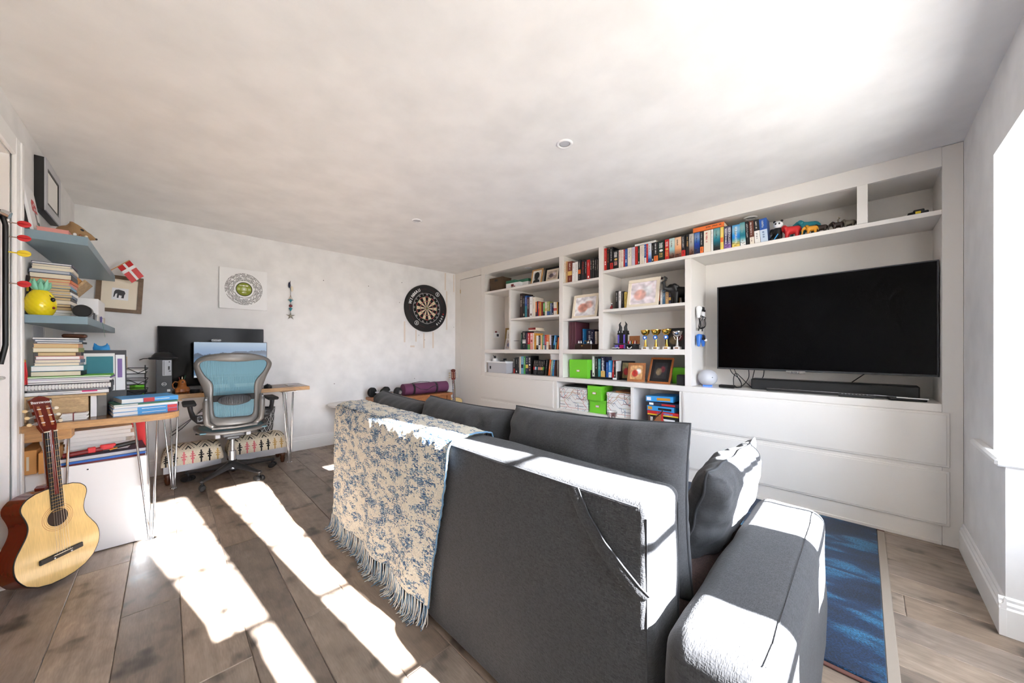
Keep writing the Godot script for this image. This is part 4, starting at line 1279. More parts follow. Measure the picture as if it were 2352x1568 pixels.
func office_chair() -> void:
	var cx := 0.413
	var o := thing("office_chair", "grey ergonomic office chair with teal mesh back and dark castors", "chair", Vector3(cx, 0, -3.93))
	var z0 := 0.20
	var outer := [Vector2(-0.006, 1.104), Vector2(0.110, 1.096), Vector2(0.209, 1.066), Vector2(0.253, 1.025), Vector2(0.257, 0.983), Vector2(0.229, 0.911), Vector2(0.196, 0.799), Vector2(0.186, 0.727), Vector2(0.179, 0.566), Vector2(0.143, 0.502), Vector2(-0.009, 0.493), Vector2(-0.144, 0.508), Vector2(-0.185, 0.562), Vector2(-0.192, 0.733), Vector2(-0.206, 0.807), Vector2(-0.240, 0.905), Vector2(-0.262, 0.993), Vector2(-0.257, 1.030), Vector2(-0.225, 1.068), Vector2(-0.14, 1.096)]
	var inner := [Vector2(-0.009, 1.031), Vector2(0.066, 1.032), Vector2(0.130, 1.039), Vector2(0.196, 1.041), Vector2(0.217, 1.005), Vector2(0.196, 0.945), Vector2(0.136, 0.851), Vector2(0.133, 0.732), Vector2(0.130, 0.620), Vector2(0.104, 0.564), Vector2(-0.009, 0.565), Vector2(-0.110, 0.571), Vector2(-0.136, 0.607), Vector2(-0.140, 0.727), Vector2(-0.144, 0.847), Vector2(-0.195, 0.924), Vector2(-0.225, 1.003), Vector2(-0.203, 1.036), Vector2(-0.150, 1.041), Vector2(-0.080, 1.034)]
	var n := 120
	var oo := loop_resample(outer, n)
	var ii := loop_resample(inner, n)
	var g := []
	for k in n + 1:
		var a: Vector2 = oo[k % n]
		var b: Vector2 = ii[k % n]
		var za := z0 + back_z(a)
		var zb := z0 + back_z(b)
		var row := []
		for q in 13:
			var an := TAU * q / 12.0
			var f := 0.5 - 0.5 * cos(an)
			var p := a.lerp(b, f)
			row.append(Vector3(p.x, p.y, lerpf(za, zb, f) + 0.016 * sin(an) * (1.0 if sin(an) > 0 else 0.8)))
		g.append(row)
	part(o, "back_frame", MB.new().grid(g, false, true, false), M.grey_plastic)
	# vertical ribbons of the mesh
	var poly := PackedVector2Array(ii)
	var rb := MB.new()
	var x := -0.222
	while x < 0.22:
		var ys := []
		for k in n:
			var a: Vector2 = ii[k]
			var b: Vector2 = ii[(k + 1) % n]
			if (a.x - x) * (b.x - x) < 0:
				ys.append(lerpf(a.y, b.y, (x - a.x) / (b.x - a.x)))
		ys.sort()
		if ys.size() >= 2:
			var row := []
			for k in 15:
				var yy := lerpf(ys[0] - 0.006, ys[-1] + 0.006, k / 14.0)
				var zz := z0 + back_z(Vector2(x, yy)) - 0.004
				row.append([Vector3(x - 0.0034, yy, zz), Vector3(x + 0.0034, yy, zz)])
			rb.grid(row, false, false, false)
		x += 0.0092
	mat("pellicle", C(92, 136, 150), 0.55)
	mat("pellicle_back", C(92, 136, 150), 0.55)
	var mp := part(o, "mesh_panel", rb, M.pellicle)
	mp.set_meta("kind", "stuff")
	var wv := MB.new()
	var y := 0.57
	while y < 1.036:
		var xs := []
		for k in n:
			var a: Vector2 = ii[k]
			var b: Vector2 = ii[(k + 1) % n]
			if (a.y - y) * (b.y - y) < 0:
				xs.append(lerpf(a.x, b.x, (y - a.y) / (b.y - a.y)))
		xs.sort()
		if xs.size() >= 2:
			var row := []
			for k in 13:
				var xx := lerpf(xs[0], xs[-1], k / 12.0)
				var zz := z0 + back_z(Vector2(xx, y)) - 0.0065
				row.append([Vector3(xx, y - 0.0011, zz), Vector3(xx, y + 0.0011, zz)])
			wv.grid(row, false, false, true)
		y += 0.0034
	var w2 := part(o, "mesh_weft", wv, M.pellicle_back)
	w2.set_meta("kind", "stuff")
	# lumbar pad on its strap
	var lp := part(o, "lumbar_strap", MB.new().rbox(Vector3(-0.006, 0.728, z0 - 0.012), Vector3(0.275, 0.052, 0.012), 0.005, 2, 4), M.rubber)
	var pad := []
	for i in 13:
		var f := i / 12.0 * PI
		var row := []
		for j in 25:
			var a := TAU * j / 24.0
			row.append(Vector3(-0.006 + 0.112 * sin(f) * cos(a), 0.712 + 0.046 * sin(f) * sin(a), z0 + 0.012 + 0.014 * cos(f)))
		pad.append(row)
	part(lp, "lumbar_pad", MB.new().grid(pad, false, true, true), M.charcoal)
	var rid := MB.new()
	for k in 17:
		var xx := -0.088 + k * 0.011
		var hh := 0.034 * sqrt(maxf(0.0, 1.0 - pow(xx / 0.108, 2.0)))
		rid.tube([Vector3(xx - 0.006, 0.712 - hh, z0 + 0.022), Vector3(xx - 0.006, 0.712, z0 + 0.0265), Vector3(xx - 0.006, 0.712 + hh, z0 + 0.022)], 0.0022, 5)
	part(lp, "ridges", rid, M.rubber)
	# side links, armrests
	for s in [-1.0, 1.0]:
		part(o, "side_link", MB.new().tube([Vector3(s * 0.182 - 0.004, 0.745, z0 - 0.005), Vector3(s * 0.186 - 0.004, 0.70, z0 + 0.012), Vector3(s * 0.184 - 0.004, 0.60, z0 + 0.012), Vector3(s * 0.178 - 0.004, 0.535, z0 + 0.004), Vector3(s * 0.14, 0.497, z0 - 0.02), Vector3(s * 0.10, 0.475, z0 - 0.08)], [0.012, 0.021, 0.022, 0.022, 0.02, 0.014], 12), M.grey_plastic)
		for yy in [0.73, 0.505]:
			part(o, "screw", MB.new().at(Vector3((s * 0.186 - 0.004) if yy > 0.6 else s * 0.15, yy, z0 + 0.032 if yy > 0.6 else z0 + 0.005), Vector3(PI / 2, 0, 0)).cyl(0.007, 0.006, 0, 0.004, 10), M.steel)
		var ar := part(o, "arm_post", MB.new().tube([Vector3(s * 0.185, 0.545, z0 - 0.03), Vector3(s * 0.225, 0.55, z0 - 0.06), Vector3(s * 0.262, 0.585, z0 - 0.09), Vector3(s * 0.275, 0.63, z0 - 0.11), Vector3(s * 0.28, 0.668, z0 - 0.12)], [0.024, 0.026, 0.02, 0.016, 0.018], 10).rbox(Vector3(s * 0.222, 0.575, z0 - 0.035), Vector3(0.05, 0.055, 0.045), 0.01, 3, 1), M.dark_metal)
		part(ar, "arm_pad", MB.new().rbox(Vector3(s * 0.283, 0.684, z0 - 0.20), Vector3(0.085, 0.028, 0.25), 0.0138, 4, 2), M.rubber)
		part(ar, "knob", MB.new().at(Vector3(s * 0.225, 0.575, z0 - 0.01), Vector3(PI / 2, 0, 0)).cyl(0.012, 0.011, 0, 0.012, 14), M.rubber)
	part(o, "lower_bar", MB.new().tube([Vector3(-0.15, 0.487, z0 - 0.01), Vector3(0, 0.482, z0 + 0.004), Vector3(0.15, 0.487, z0 - 0.01)], 0.012, 10), M.grey_plastic)
	# seat: frame ring with mesh
	var sg := []
	for i in 41:
		var a := TAU * i / 40.0
		var ex := 0.24 * signf(cos(a)) * pow(absf(cos(a)), 0.6)
		var ez := -0.03 + 0.215 * signf(sin(a)) * pow(absf(sin(a)), 0.6)
		sg.append(Vector3(ex, 0.45 + 0.012 * cos(2.0 * a) - (0.02 if ez < -0.2 else 0.0), ez))
	part(o, "seat_frame", MB.new().tube(sg, 0.016, 8, false), M.grey_plastic)
	part(o, "seat", MB.new().rbox(Vector3(0, 0.448, -0.03), Vector3(0.45, 0.012, 0.40), 0.006, 2, 2), M.pellicle_back)
	var mc := part(o, "tilt_mechanism", MB.new().rbox(Vector3(0, 0.41, 0.01), Vector3(0.17, 0.06, 0.22), 0.02, 3, 1).rbox(Vector3(0.0, 0.372, 0.0), Vector3(0.11, 0.05, 0.12), 0.02, 3, 1), M.charcoal)
	for s in [-1.0, 1.0]:
		part(mc, "bracket", MB.new().rbox(Vector3(s * 0.105, 0.405, 0.06), Vector3(0.035, 0.06, 0.03), 0.006, 2, 1), M.grey_light)
		part(mc, "lever", MB.new().tube([Vector3(s * 0.09, 0.41, 0.02), Vector3(s * 0.20, 0.415, 0.0), Vector3(s * 0.24, 0.42, -0.02)], 0.007, 8), M.rubber)
	part(o, "gas_column", MB.new().at(Vector3(0, 0, 0)).cyl(0.015, 0.015, 0.22, 0.36, 16).cyl(0.028, 0.026, 0.11, 0.24, 18), M.steel)
	var hub := part(o, "star_base", MB.new().lathe([Vector2(0.001, 0.07), Vector2(0.036, 0.07), Vector2(0.04, 0.09), Vector2(0.038, 0.14), Vector2(0.03, 0.16), Vector2(0.001, 0.16)], 20), M.dark_metal)
	for k in 5:
		var a := deg_to_rad(61.0 + 72.0 * k)
		var d := Vector3(cos(a), 0, sin(a))
		var e := Vector3(0, 1, 0)
		var sd := d.cross(e)
		var gg := []
		for i in 9:
			var f := i / 8.0
			var p := d * lerpf(0.02, 0.315, f) + e * lerpf(0.125, 0.082, pow(f, 0.8))
			var hw := lerpf(0.034, 0.017, f)
			var hh := lerpf(0.030, 0.012, f)
			var row := []
			for q in 13:
				var an := TAU * q / 12.0
				row.append(p + sd * hw * cos(an) + e * hh * sin(an))
			gg.append(row)
		part(hub, "base_arm", MB.new().grid(gg, false, true, false).ball(d * 0.315 + e * 0.082, Vector3(0.019, 0.014, 0.019), 10, 6), M.dark_metal)
		var ct: Vector3 = d * 0.312
		var tn := Vector3(-sin(a + 0.7), 0, cos(a + 0.7))
		var cs := MB.new()
		for s in [-1.0, 1.0]:
			cs.basis(d, tn, d.cross(tn), ct + tn * (0.017 * s) + Vector3(0, 0.031, 0)).lathe([Vector2(0.001, -0.011), Vector2(0.024, -0.011), Vector2(0.030, -0.007), Vector2(0.030, 0.007), Vector2(0.024, 0.011), Vector2(0.001, 0.011)], 18)
		cs.at(ct).cyl(0.007, 0.007, 0.03, 0.078, 10)
		part(o, "castor", cs, M.rubber)

func television() -> void:
	# set on a swivel bracket, its window end a little forward
	var pl := Vector3(3.372, 0, -0.892)
	var pr := Vector3(3.262, 0, 0.313)
	var d := (pr - pl).normalized()
	var nn := Vector3.UP.cross(d) * -1.0
	if nn.x > 0:
		nn = -nn
	var w := pl.distance_to(pr)
	var o := thing("television", "large black flat television in the white bookcase niche", "television", (pl + pr) / 2 + Vector3(0, 0.967, 0))
	var X := d
	var Z := nn
	var B := func() -> MB: return MB.new().basis(X, Vector3.UP, X.cross(Vector3.UP), Vector3.ZERO)
	var zs := signf(X.cross(Vector3.UP).dot(nn))
	var hgt := 0.70
	part(o, "casing", B.call().box(Vector3(0, hgt / 2, -zs * 0.022), Vector3(w, hgt, 0.04), 0.004), M.charcoal)
	part(o, "screen", B.call().box(Vector3(0, hgt / 2 + 0.003, -zs * 0.001), Vector3(w - 0.018, hgt - 0.022, 0.004), 0.001), M.screen)
	part(o, "bezel", B.call().box(Vector3(0, hgt - 0.004, zs * 0.0), Vector3(w, 0.008, 0.008), 0.002).box(Vector3(0, 0.006, zs * 0.0), Vector3(w, 0.012, 0.008), 0.002).box(Vector3(-w / 2 + 0.004, hgt / 2, 0), Vector3(0.008, hgt, 0.008), 0.002).box(Vector3(w / 2 - 0.004, hgt / 2, 0), Vector3(0.008, hgt, 0.008), 0.002), M.charcoal)
	var bd := part(o, "badge", B.call().box(Vector3(-0.07, -0.006, 0.0), Vector3(0.115, 0.020, 0.012), 0.002), M.silver)
	part(bd, "lettering", MB.new().basis(X, Vector3.UP, X.cross(Vector3.UP), X * -0.07 + Vector3(0, -0.006, 0) + nn * 0.0065).text("SONY", 0.018, 0.0008, "Droid Serif", true), M.charcoal)
	part(o, "wall_bracket", MB.new().basis(X, Vector3.UP, X.cross(Vector3.UP), Vector3.ZERO).box(Vector3(0, 0.35, -zs * 0.06), Vector3(0.4, 0.3, 0.035)), M.black)
	# things on the worktop below it
	var sb := thing("soundbar", "long black soundbar on the worktop below the television", "soundbar", Vector3(3.40, 0.8157, -0.198))
	part(sb, "body", MB.new().box(Vector3(0, 0.042, 0), Vector3(0.12, 0.084, 0.886), 0.006), M.black)
	part(sb, "grille", MB.new().box(Vector3(-0.061, 0.042, 0), Vector3(0.004, 0.07, 0.872), 0.001), M.rubber)
	var br := thing("sensor_strip", "thin silver edged black bar lying in front of the soundbar", "bar", Vector3(3.29, 0.8157, -0.17))
	part(br, "body", MB.new().box(Vector3(0, 0.008, 0), Vector3(0.03, 0.016, 0.72), 0.003), M.black)
	part(br, "silver_edge", MB.new().box(Vector3(0.004, 0.0175, 0), Vector3(0.012, 0.004, 0.72), 0.001), M.silver)
	for r in [[Vector3(3.245, 0.8157, -0.04), 0.03, 0.17, "slim black remote control with small keys beside the soundbar", 1], [Vector3(3.235, 0.8157, 0.185), 0.22, 0.16, "curved black remote control near the window end of the worktop", 0]]:
		var rc := thing("remote_control", r[3], "remote", r[0], r[1], "remote controls")
		part(rc, "body", MB.new().rbox(Vector3(0, 0.009, 0), Vector3(0.044, 0.017, r[2]), 0.006, 3, 1), M.black)
		var kb := MB.new()
		for i in 8:
			for j in 3:
				kb.box(Vector3(-0.012 + j * 0.012, 0.0182, -0.065 + i * 0.017), Vector3(0.006, 0.002, 0.007))
		part(rc, "keys", kb, M.charcoal if r[4] == 0 else M.grey_light)
	solo("pen", "thin white pen resting across the curved black remote control", "pen", MB.new().tube([Vector3(3.20, 0.837, 0.14), Vector3(3.215, 0.834, 0.27)], 0.0035, 8), M.white)
	# smart speaker, power adapter, cables
	var sp := thing("smart_speaker", "white round smart speaker with blue glowing ring on the worktop", "speaker", Vector3(3.33, 0.8157, -0.955))
	part(sp, "body", MB.new().ball(Vector3(0, 0.073, 0), Vector3(0.076, 0.071, 0.076), 28, 18), M.grey_light)
	part(sp, "socket_dot", MB.new().ball(Vector3(-0.054, 0.08, 0.052), Vector3(0.004, 0.004, 0.004), 8, 6), M.black)
	var blue := mat("blue_glow", C(40, 110, 255), 0.4)
	blue.emission_enabled = true
	blue.emission = C(40, 110, 255)
	blue.emission_energy_multiplier = 1.2
	part(sp, "light_ring", MB.new().lathe([Vector2(0.034, 0.0005), Vector2(0.036, 0.0035), Vector2(0.034, 0.0065)], 24), blue)
	M.grey_light.albedo_color = C(190, 191, 196)
	solo("power_adapter", "small black power adapter lying next to the white speaker", "adapter", MB.new().box(Vector3(3.30, 0.828, -0.80), Vector3(0.05, 0.024, 0.11), 0.004), M.black)
	var cab := [[Vector3(3.44, 0.99, -0.82), Vector3(3.46, 0.93, -0.80), Vector3(3.44, 0.88, -0.74), Vector3(3.40, 0.82, -0.72), Vector3(3.33, 0.82, -0.745)], [Vector3(3.44, 0.99, -0.79), Vector3(3.46, 0.90, -0.76), Vector3(3.45, 0.84, -0.73), Vector3(3.38, 0.819, -0.73), Vector3(3.33, 0.826, -0.746)], [Vector3(3.31, 0.838, -0.755), Vector3(3.31, 0.90, -0.755), Vector3(3.36, 0.935, -0.75), Vector3(3.43, 0.90, -0.73), Vector3(3.45, 0.85, -0.69), Vector3(3.44, 0.822, -0.66)], [Vector3(3.44, 0.99, -0.68), Vector3(3.46, 0.90, -0.68), Vector3(3.45, 0.83, -0.72), Vector3(3.37, 0.82, -0.742)], [Vector3(3.44, 0.99, -0.63), Vector3(3.47, 0.92, -0.65), Vector3(3.48, 0.84, -0.665)], [Vector3(3.44, 0.99, -0.57), Vector3(3.47, 0.92, -0.58), Vector3(3.47, 0.87, -0.60)], [Vector3(3.44, 0.98, 0.02), Vector3(3.48, 0.93, -0.03), Vector3(3.48, 0.87, -0.09)]]
	var lab := ["thin black cable dropping from the television beside the white speaker", "black cable looping behind the power adapter under the television", "black lead rising from the power adapter in an arch", "black cable curving from the television down to the adapter", "black cable hanging straight behind the soundbar end", "thin black cable slanting behind the soundbar top", "single black cable under the middle of the television"]
	for k in cab.size():
		var c3 := Curve3D.new()
		for i in cab[k].size():
			var p: Vector3 = cab[k][i]
			var tg: Vector3 = (cab[k][mini(i + 1, cab[k].size() - 1)] - cab[k][maxi(i - 1, 0)]) / 6.0
			c3.add_point(p, -tg, tg)
		solo("cable", lab[k], "cable", MB.new().tube(Array(c3.tessellate(3, 4)), 0.0032, 6), M.black, "cables under the television")
	# game controllers hanging on hooks inside the niche
	for k in 2:
		var gc := thing("game_controller", ["white game controller hanging with coiled black cables in the niche", "blue game controller hanging on a hook below the white one"][k], "controller", Vector3(3.33, [1.47, 1.225][k], -1.04))
		var bm: Material = M.white_gloss if k == 0 else M.blue
		part(gc, "hook_plate", MB.new().box(Vector3(0, 0.0, 0.004), Vector3(0.05, 0.07, 0.006), 0.002), M.white)
		part(gc, "body", MB.new().blob([[Vector3(-0.045, 0.02, 0.03), Vector3(0.045, 0.02, 0.03), 0.022, 0.022], [Vector3(-0.05, 0.015, 0.03), Vector3(-0.062, -0.055, 0.032), 0.021, 0.013], [Vector3(0.05, 0.015, 0.03), Vector3(0.062, -0.055, 0.032), 0.021, 0.013]], 0.006, 0.012), bm)
		part(gc, "face", MB.new().rbox(Vector3(0, 0.018, 0.052), Vector3(0.06, 0.03, 0.006), 0.003, 2, 1), M.black)
		for s in [-1.0, 1.0]:
			part(gc, "thumb_stick", MB.new().at(Vector3(s * 0.024, 0.0, 0.05), Vector3(PI / 2, 0, 0)).cyl(0.008, 0.010, 0, 0.010, 12), M.black)
		if k == 1:
			part(gc, "earpiece", MB.new().ball(Vector3(0.05, -0.01, 0.055), Vector3(0.03, 0.012, 0.012), 10, 8), M.white_gloss)
	var cb := MB.new()
	for k in 4:
		var pts := []
		for i in 33:
			var a := TAU * i / 32.0 * (1.0 if k < 3 else 0.8)
			pts.append(Vector3(3.335 + (0.055 + 0.006 * k) * sin(a) + 0.004 * k, 1.375 - 0.055 * cos(a + 0.2 * k) - 0.004 * k, -1.012 + 0.006 * k + 0.006 * sin(3 * a)))
		cb.tube(pts, 0.0026, 6)
	cb.tube([Vector3(3.30, 1.34, -1.01), Vector3(3.285, 1.31, -1.012), Vector3(3.28, 1.295, -1.012)], [0.0026, 0.004, 0.005], 6)
	cb.tube([Vector3(3.37, 1.335, -1.01), Vector3(3.38, 1.31, -1.012), Vector3(3.375, 1.295, -1.012)], [0.0026, 0.004, 0.005], 6)
	solo("cable_bundle", "coiled black cables hanging below the white game controller", "cable", cb, M.black)

const INK := {"red": [188, 34, 30], "black": [22, 22, 24], "cream": [232, 222, 204], "white": [236, 234, 230], "blue": [28, 80, 156], "lavender": [204, 198, 216], "dark green": [22, 48, 40], "pale blue": [192, 208, 226], "sky": [170, 204, 204], "peach": [230, 176, 132], "grey": [170, 166, 160], "teal": [44, 128, 140], "yellow": [234, 204, 96], "navy": [24, 28, 62], "sky blue": [40, 140, 206], "brown": [96, 50, 34], "tan": [200, 160, 110], "red brown": [116, 44, 26], "dark brown": [46, 28, 22], "maroon": [70, 24, 28], "orange": [222, 110, 44], "mustard": [206, 148, 54], "dark red": [128, 28, 26], "green": [70, 158, 74], "olive": [148, 150, 78], "slate": [92, 112, 138], "pink": [220, 150, 142], "mint": [150, 200, 180], "charcoal": [54, 54, 56], "light blue": [120, 178, 206], "orange brown": [158, 84, 44], "slate blue": [66, 104, 132], "gold": [214, 176, 96], "violet": [150, 110, 180]}
var spine_im: Image
var spine_n := 0

func ink(c: String) -> Color:
	var a: Array = INK[c]
	return C(a[0], a[1], a[2])

func marks(x: int, y: int, w: int, h: int, c: Color, lr: RandomNumberGenerator) -> void:
	# worn, unreadable spine lettering running down the spine
	var yy := y
	while yy < y + h - 4:
		var l := lr.randi_range(3, 7)
		if lr.randf() > 0.18:
			spine_im.fill_rect(Rect2i(x + lr.randi_range(0, 1), yy, w - lr.randi_range(0, 2), l - 2), c)
			if lr.randf() > 0.4:
				spine_im.fill_rect(Rect2i(x + w / 3, yy, maxi(w / 4, 1), l - 3), c.darkened(0.5))
		yy += l

func paint_spine(c1: String, c2: String, design: int) -> int:
	var id := spine_n
	spine_n += 1
	var x := (id % 64) * 32
	var y := (id / 64) * 256
	var a := ink(c1)
	var b := ink(c2)
	var lr := RandomNumberGenerator.new()
	lr.seed = 1000 + id
	spine_im.fill_rect(Rect2i(x, y, 32, 256), a)
	match design:
		0:
			marks(x + 9, y + 24, 8, lr.randi_range(110, 160), b, lr)
			if lr.randf() > 0.5:
				marks(x + 20, y + 30, 4, 90, b, lr)
		1:
			marks(x + 11, y + 22, 7, 110, b.darkened(0.3), lr)
			spine_im.fill_rect(Rect2i(x + 8, y + 150, 14, 40), b)
			spine_im.fill_rect(Rect2i(x + 11, y + 160, 8, 18), a)
		2:
			spine_im.fill_rect(Rect2i(x, y + 178, 32, 78), b)
			marks(x + 8, y + 18, 9, 140, ink("white"), lr)
			marks(x + 10, y + 190, 8, 40, a, lr)
		3:
			for k in 256:
				var f := clampf((k - 140.0) / 90.0, 0, 1)
				spine_im.fill_rect(Rect2i(x, y + k, 32, 1), a.lerp(ink("cream"), 0.35 * sin(k * 0.03) + 0.1).lerp(b, f))
			marks(x + 10, y + 30, 6, 90, b.darkened(0.3), lr)
			for k in 6:
				spine_im.fill_rect(Rect2i(x + lr.randi_range(0, 22), y + lr.randi_range(190, 240), 9, 7), b.darkened(0.4))
		4:
			spine_im.fill_rect(Rect2i(x + 2, y + 118, 28, 52), b)
			marks(x + 11, y + 20, 8, 84, ink("cream") if c1 != "cream" and c1 != "white" else ink("brown"), lr)
			marks(x + 11, y + 182, 7, 50, ink("grey"), lr)
		5:
			for k in 30:
				var w := int(sqrt(maxf(0.0, 225.0 - (k - 15.0) * (k - 15.0))))
				spine_im.fill_rect(Rect2i(x + 16 - w * 2 / 3, y + 108 + k, w * 4 / 3, 1), b)
			marks(x + 6, y + 20, 18, 74, ink("white"), lr)
			marks(x + 6, y + 152, 18, 60, ink("pink") if c1 == "black" else ink("gold"), lr)
		6:
			marks(x + 12, y + 40, 6, 60, b, lr)
			spine_im.fill_rect(Rect2i(x + 10, y + 210, 12, 26), b)
		7:
			spine_im.fill_rect(Rect2i(x, y + 120, 32, 136), b)
			marks(x + 10, y + 20, 8, 80, ink("cream"), lr)
			marks(x + 10, y + 140, 8, 70, a.darkened(0.2), lr)
	spine_im.fill_rect(Rect2i(x, y, 32, 2), a.darkened(0.3))
	return id

func cover_mat(c: String) -> StandardMaterial3D:
	var k := "cover_" + c
	if not M.has(k):
		mat(k, ink(c), 0.45)
	return M[k]

# upright book: spine faces -Z of the node, thickness along X, centred on the base
func book_parts(o: Node3D, w: float, h: float, d: float, c1: String, id: int, paper := "paper_cream") -> void:
	var b := 0.0016
	part(o, "cover", MB.new().bx(-w / 2, -w / 2 + b, 0, h, 0, d).bx(w / 2 - b, w / 2, 0, h, 0, d).bx(-w / 2 + b, w / 2 - b, 0, h, 0, b), cover_mat(c1))
	part(o, "pages", MB.new().bx(-w / 2 + b, w / 2 - b, 0.002, h - 0.003, b, d - 0.003), M[paper])
	var u := (id % 64) / 64.0
	var v := (id / 64) / 4.0
	var m := MB.new()
	m.pic(Vector3(w / 2, 0, -0.0004), Vector3(-w / 2, 0, -0.0004), Vector3(-w / 2, h, -0.0004), Vector3(w / 2, h, -0.0004), u + 0.0006, v + 0.001, u + 1.0 / 64.0 - 0.0006, v + 0.249)
	part(o, "spine", m, M.spines)

func ordinal(n: int) -> String:
	if n % 100 in [11, 12, 13]:
		return "%dth" % n
	return "%d%s" % [n, ["th", "st", "nd", "rd", "th", "th", "th", "th", "th", "th"][n % 10]]

func books() -> void:
	spine_im = Image.create(2048, 1024, false, Image.FORMAT_RGB8)
	mat("spines", Color.WHITE, 0.4)
	var phr := {"top": "the long top shelf", "upper": "the short top shelf", "second": "the cupboard-side second shelf", "third": "the cupboard-side third shelf", "fourth": "the cupboard-side worktop row", "middle": "the elephant statue shelf", "lower": "the black bookend tray"}
	var cnt := {}
	for r in BOOKS:
		for b in r[3]:
			cnt[r[0]] = cnt.get(r[0], 0) + 1
			var z0: float = b[0]
			var z1: float = b[1]
			if r[0] == "upper":
				z0 = maxf(z0, -2.398)
				z1 = minf(z1, -1.946)
			if r[0] == "top":
				z0 = maxf(z0, -1.888)
			var w := z1 - z0 - 0.0012
			var h: float = b[2]
			var d := clampf(h * 0.66, 0.10, 0.20)
			var lean: float = b[6]
			if absf(lean) > 0.0:
				w *= cos(lean)
			var o := thing("book", "%s book with %s print, %s from cupboard end of %s" % [b[3], b[4], ordinal(cnt[r[0]]), phr[r[0]]], "book", Vector3(r[2] + 0.004 * hash1(cnt[r[0]], 5), r[1] + absf(sin(lean)) * w * 0.5 + 0.0003, (z0 + z1) / 2), 0, "books on " + phr[r[0]])
			o.rotation = Vector3(0, PI / 2, lean)
			book_parts(o, w, h, d, b[3], paint_spine(b[3], b[4], b[5]))
			if b[7] != "":
				var li: PackedStringArray = b[7].split("|")
				var sz := minf(h * 0.70 / (maxi(li[0].length(), 5) * 0.62), w * (0.62 if li.size() == 1 else 0.42))
				for k in li.size():
					var off := 0.0 if li.size() == 1 else (0.24 - 0.48 * k) * w
					# lettering runs down the spine
					part(o, "title", MB.new().basis(Vector3(0, -1, 0), Vector3(-1, 0, 0), Vector3(0, 0, -1), Vector3(-off, h * 0.56, -0.0006)).text(li[k], sz * (1.0 if k == 0 else 0.8), 0.0006, "Droid Serif", true), M.white if b[7] != "TRENT" else M.gold_wood)
	# books lying flat on top of the rows: [centre, size along z, thickness, depth, colours, label]
	for q in [[Vector3(3.21, 2.127, -1.66), 0.205, 0.016, 0.13, "white", "grey", "thin white book lying flat on top of cream novels on long top shelf"], [Vector3(3.205, 2.131, -1.15), 0.235, 0.036, 0.15, "orange", "black", "bright orange book lying flat across the landscape-spined novels on the top shelf"], [Vector3(3.23, 1.3655, -3.03), 0.13, 0.012, 0.17, "cream", "brown", "cream book lying on the row under a dark red book"], [Vector3(3.235, 1.378, -3.035), 0.12, 0.026, 0.165, "dark red", "brown", "dark red book lying uppermost on the third cupboard-side shelf"], [Vector3(3.42, 1.7905, -1.62), 0.16, 0.022, 0.11, "white", "grey", "white book lying flat behind the large cream baby picture frame"], [Vector3(3.43, 1.813, -1.585), 0.14, 0.024, 0.10, "black", "red", "small black book lying on the white one behind cream frame"]]:
		var o := thing("book", q[6], "book", q[0] + Vector3(0, q[2] / 2, 0), 0, "books lying flat")
		o.rotation = Vector3(0, PI / 2, PI / 2)
		o.position += Vector3(0, 0, q[1] / 2)
		# node X is thickness, Y along the shelf
		book_parts(o, q[2], q[1], q[3], q[4], paint_spine(q[4], q[5], 0))
	for k in 3:
		var o := thing("book", ["tall brown book standing hidden behind the cream baby picture", "tall grey book standing hidden behind the cream baby picture", "tall maroon book standing hidden behind the cream baby picture"][k], "book", Vector3(3.43, 1.5423, -1.665 + k * 0.045), PI / 2, "books behind the cream frame")
		book_parts(o, 0.04, 0.248, 0.12, ["brown", "grey", "maroon"][k], paint_spine(["brown", "grey", "maroon"][k], "cream", 0))
	var tr := thing("bookend_tray", "black book tray with white end clip holding the reference books", "bookend", Vector3(3.40, 0.8157, -1.96))
	part(tr, "tray", MB.new().box(Vector3(0, 0.0095, 0), Vector3(0.16, 0.019, 0.33), 0.003), M.black)
	part(tr, "end_plate", MB.new().bx(-0.08, 0.08, 0.0195, 0.09, -0.165, -0.1585, 0.001), M.black)
	part(tr, "end_plate", MB.new().bx(-0.08, 0.08, 0.0195, 0.09, 0.156, 0.1645, 0.001), M.black)
	part(tr, "clip", MB.new().box(Vector3(-0.082, 0.012, 0.13), Vector3(0.012, 0.02, 0.045), 0.004), M.white)
	M.spines.albedo_texture = ImageTexture.create_from_image(spine_im)

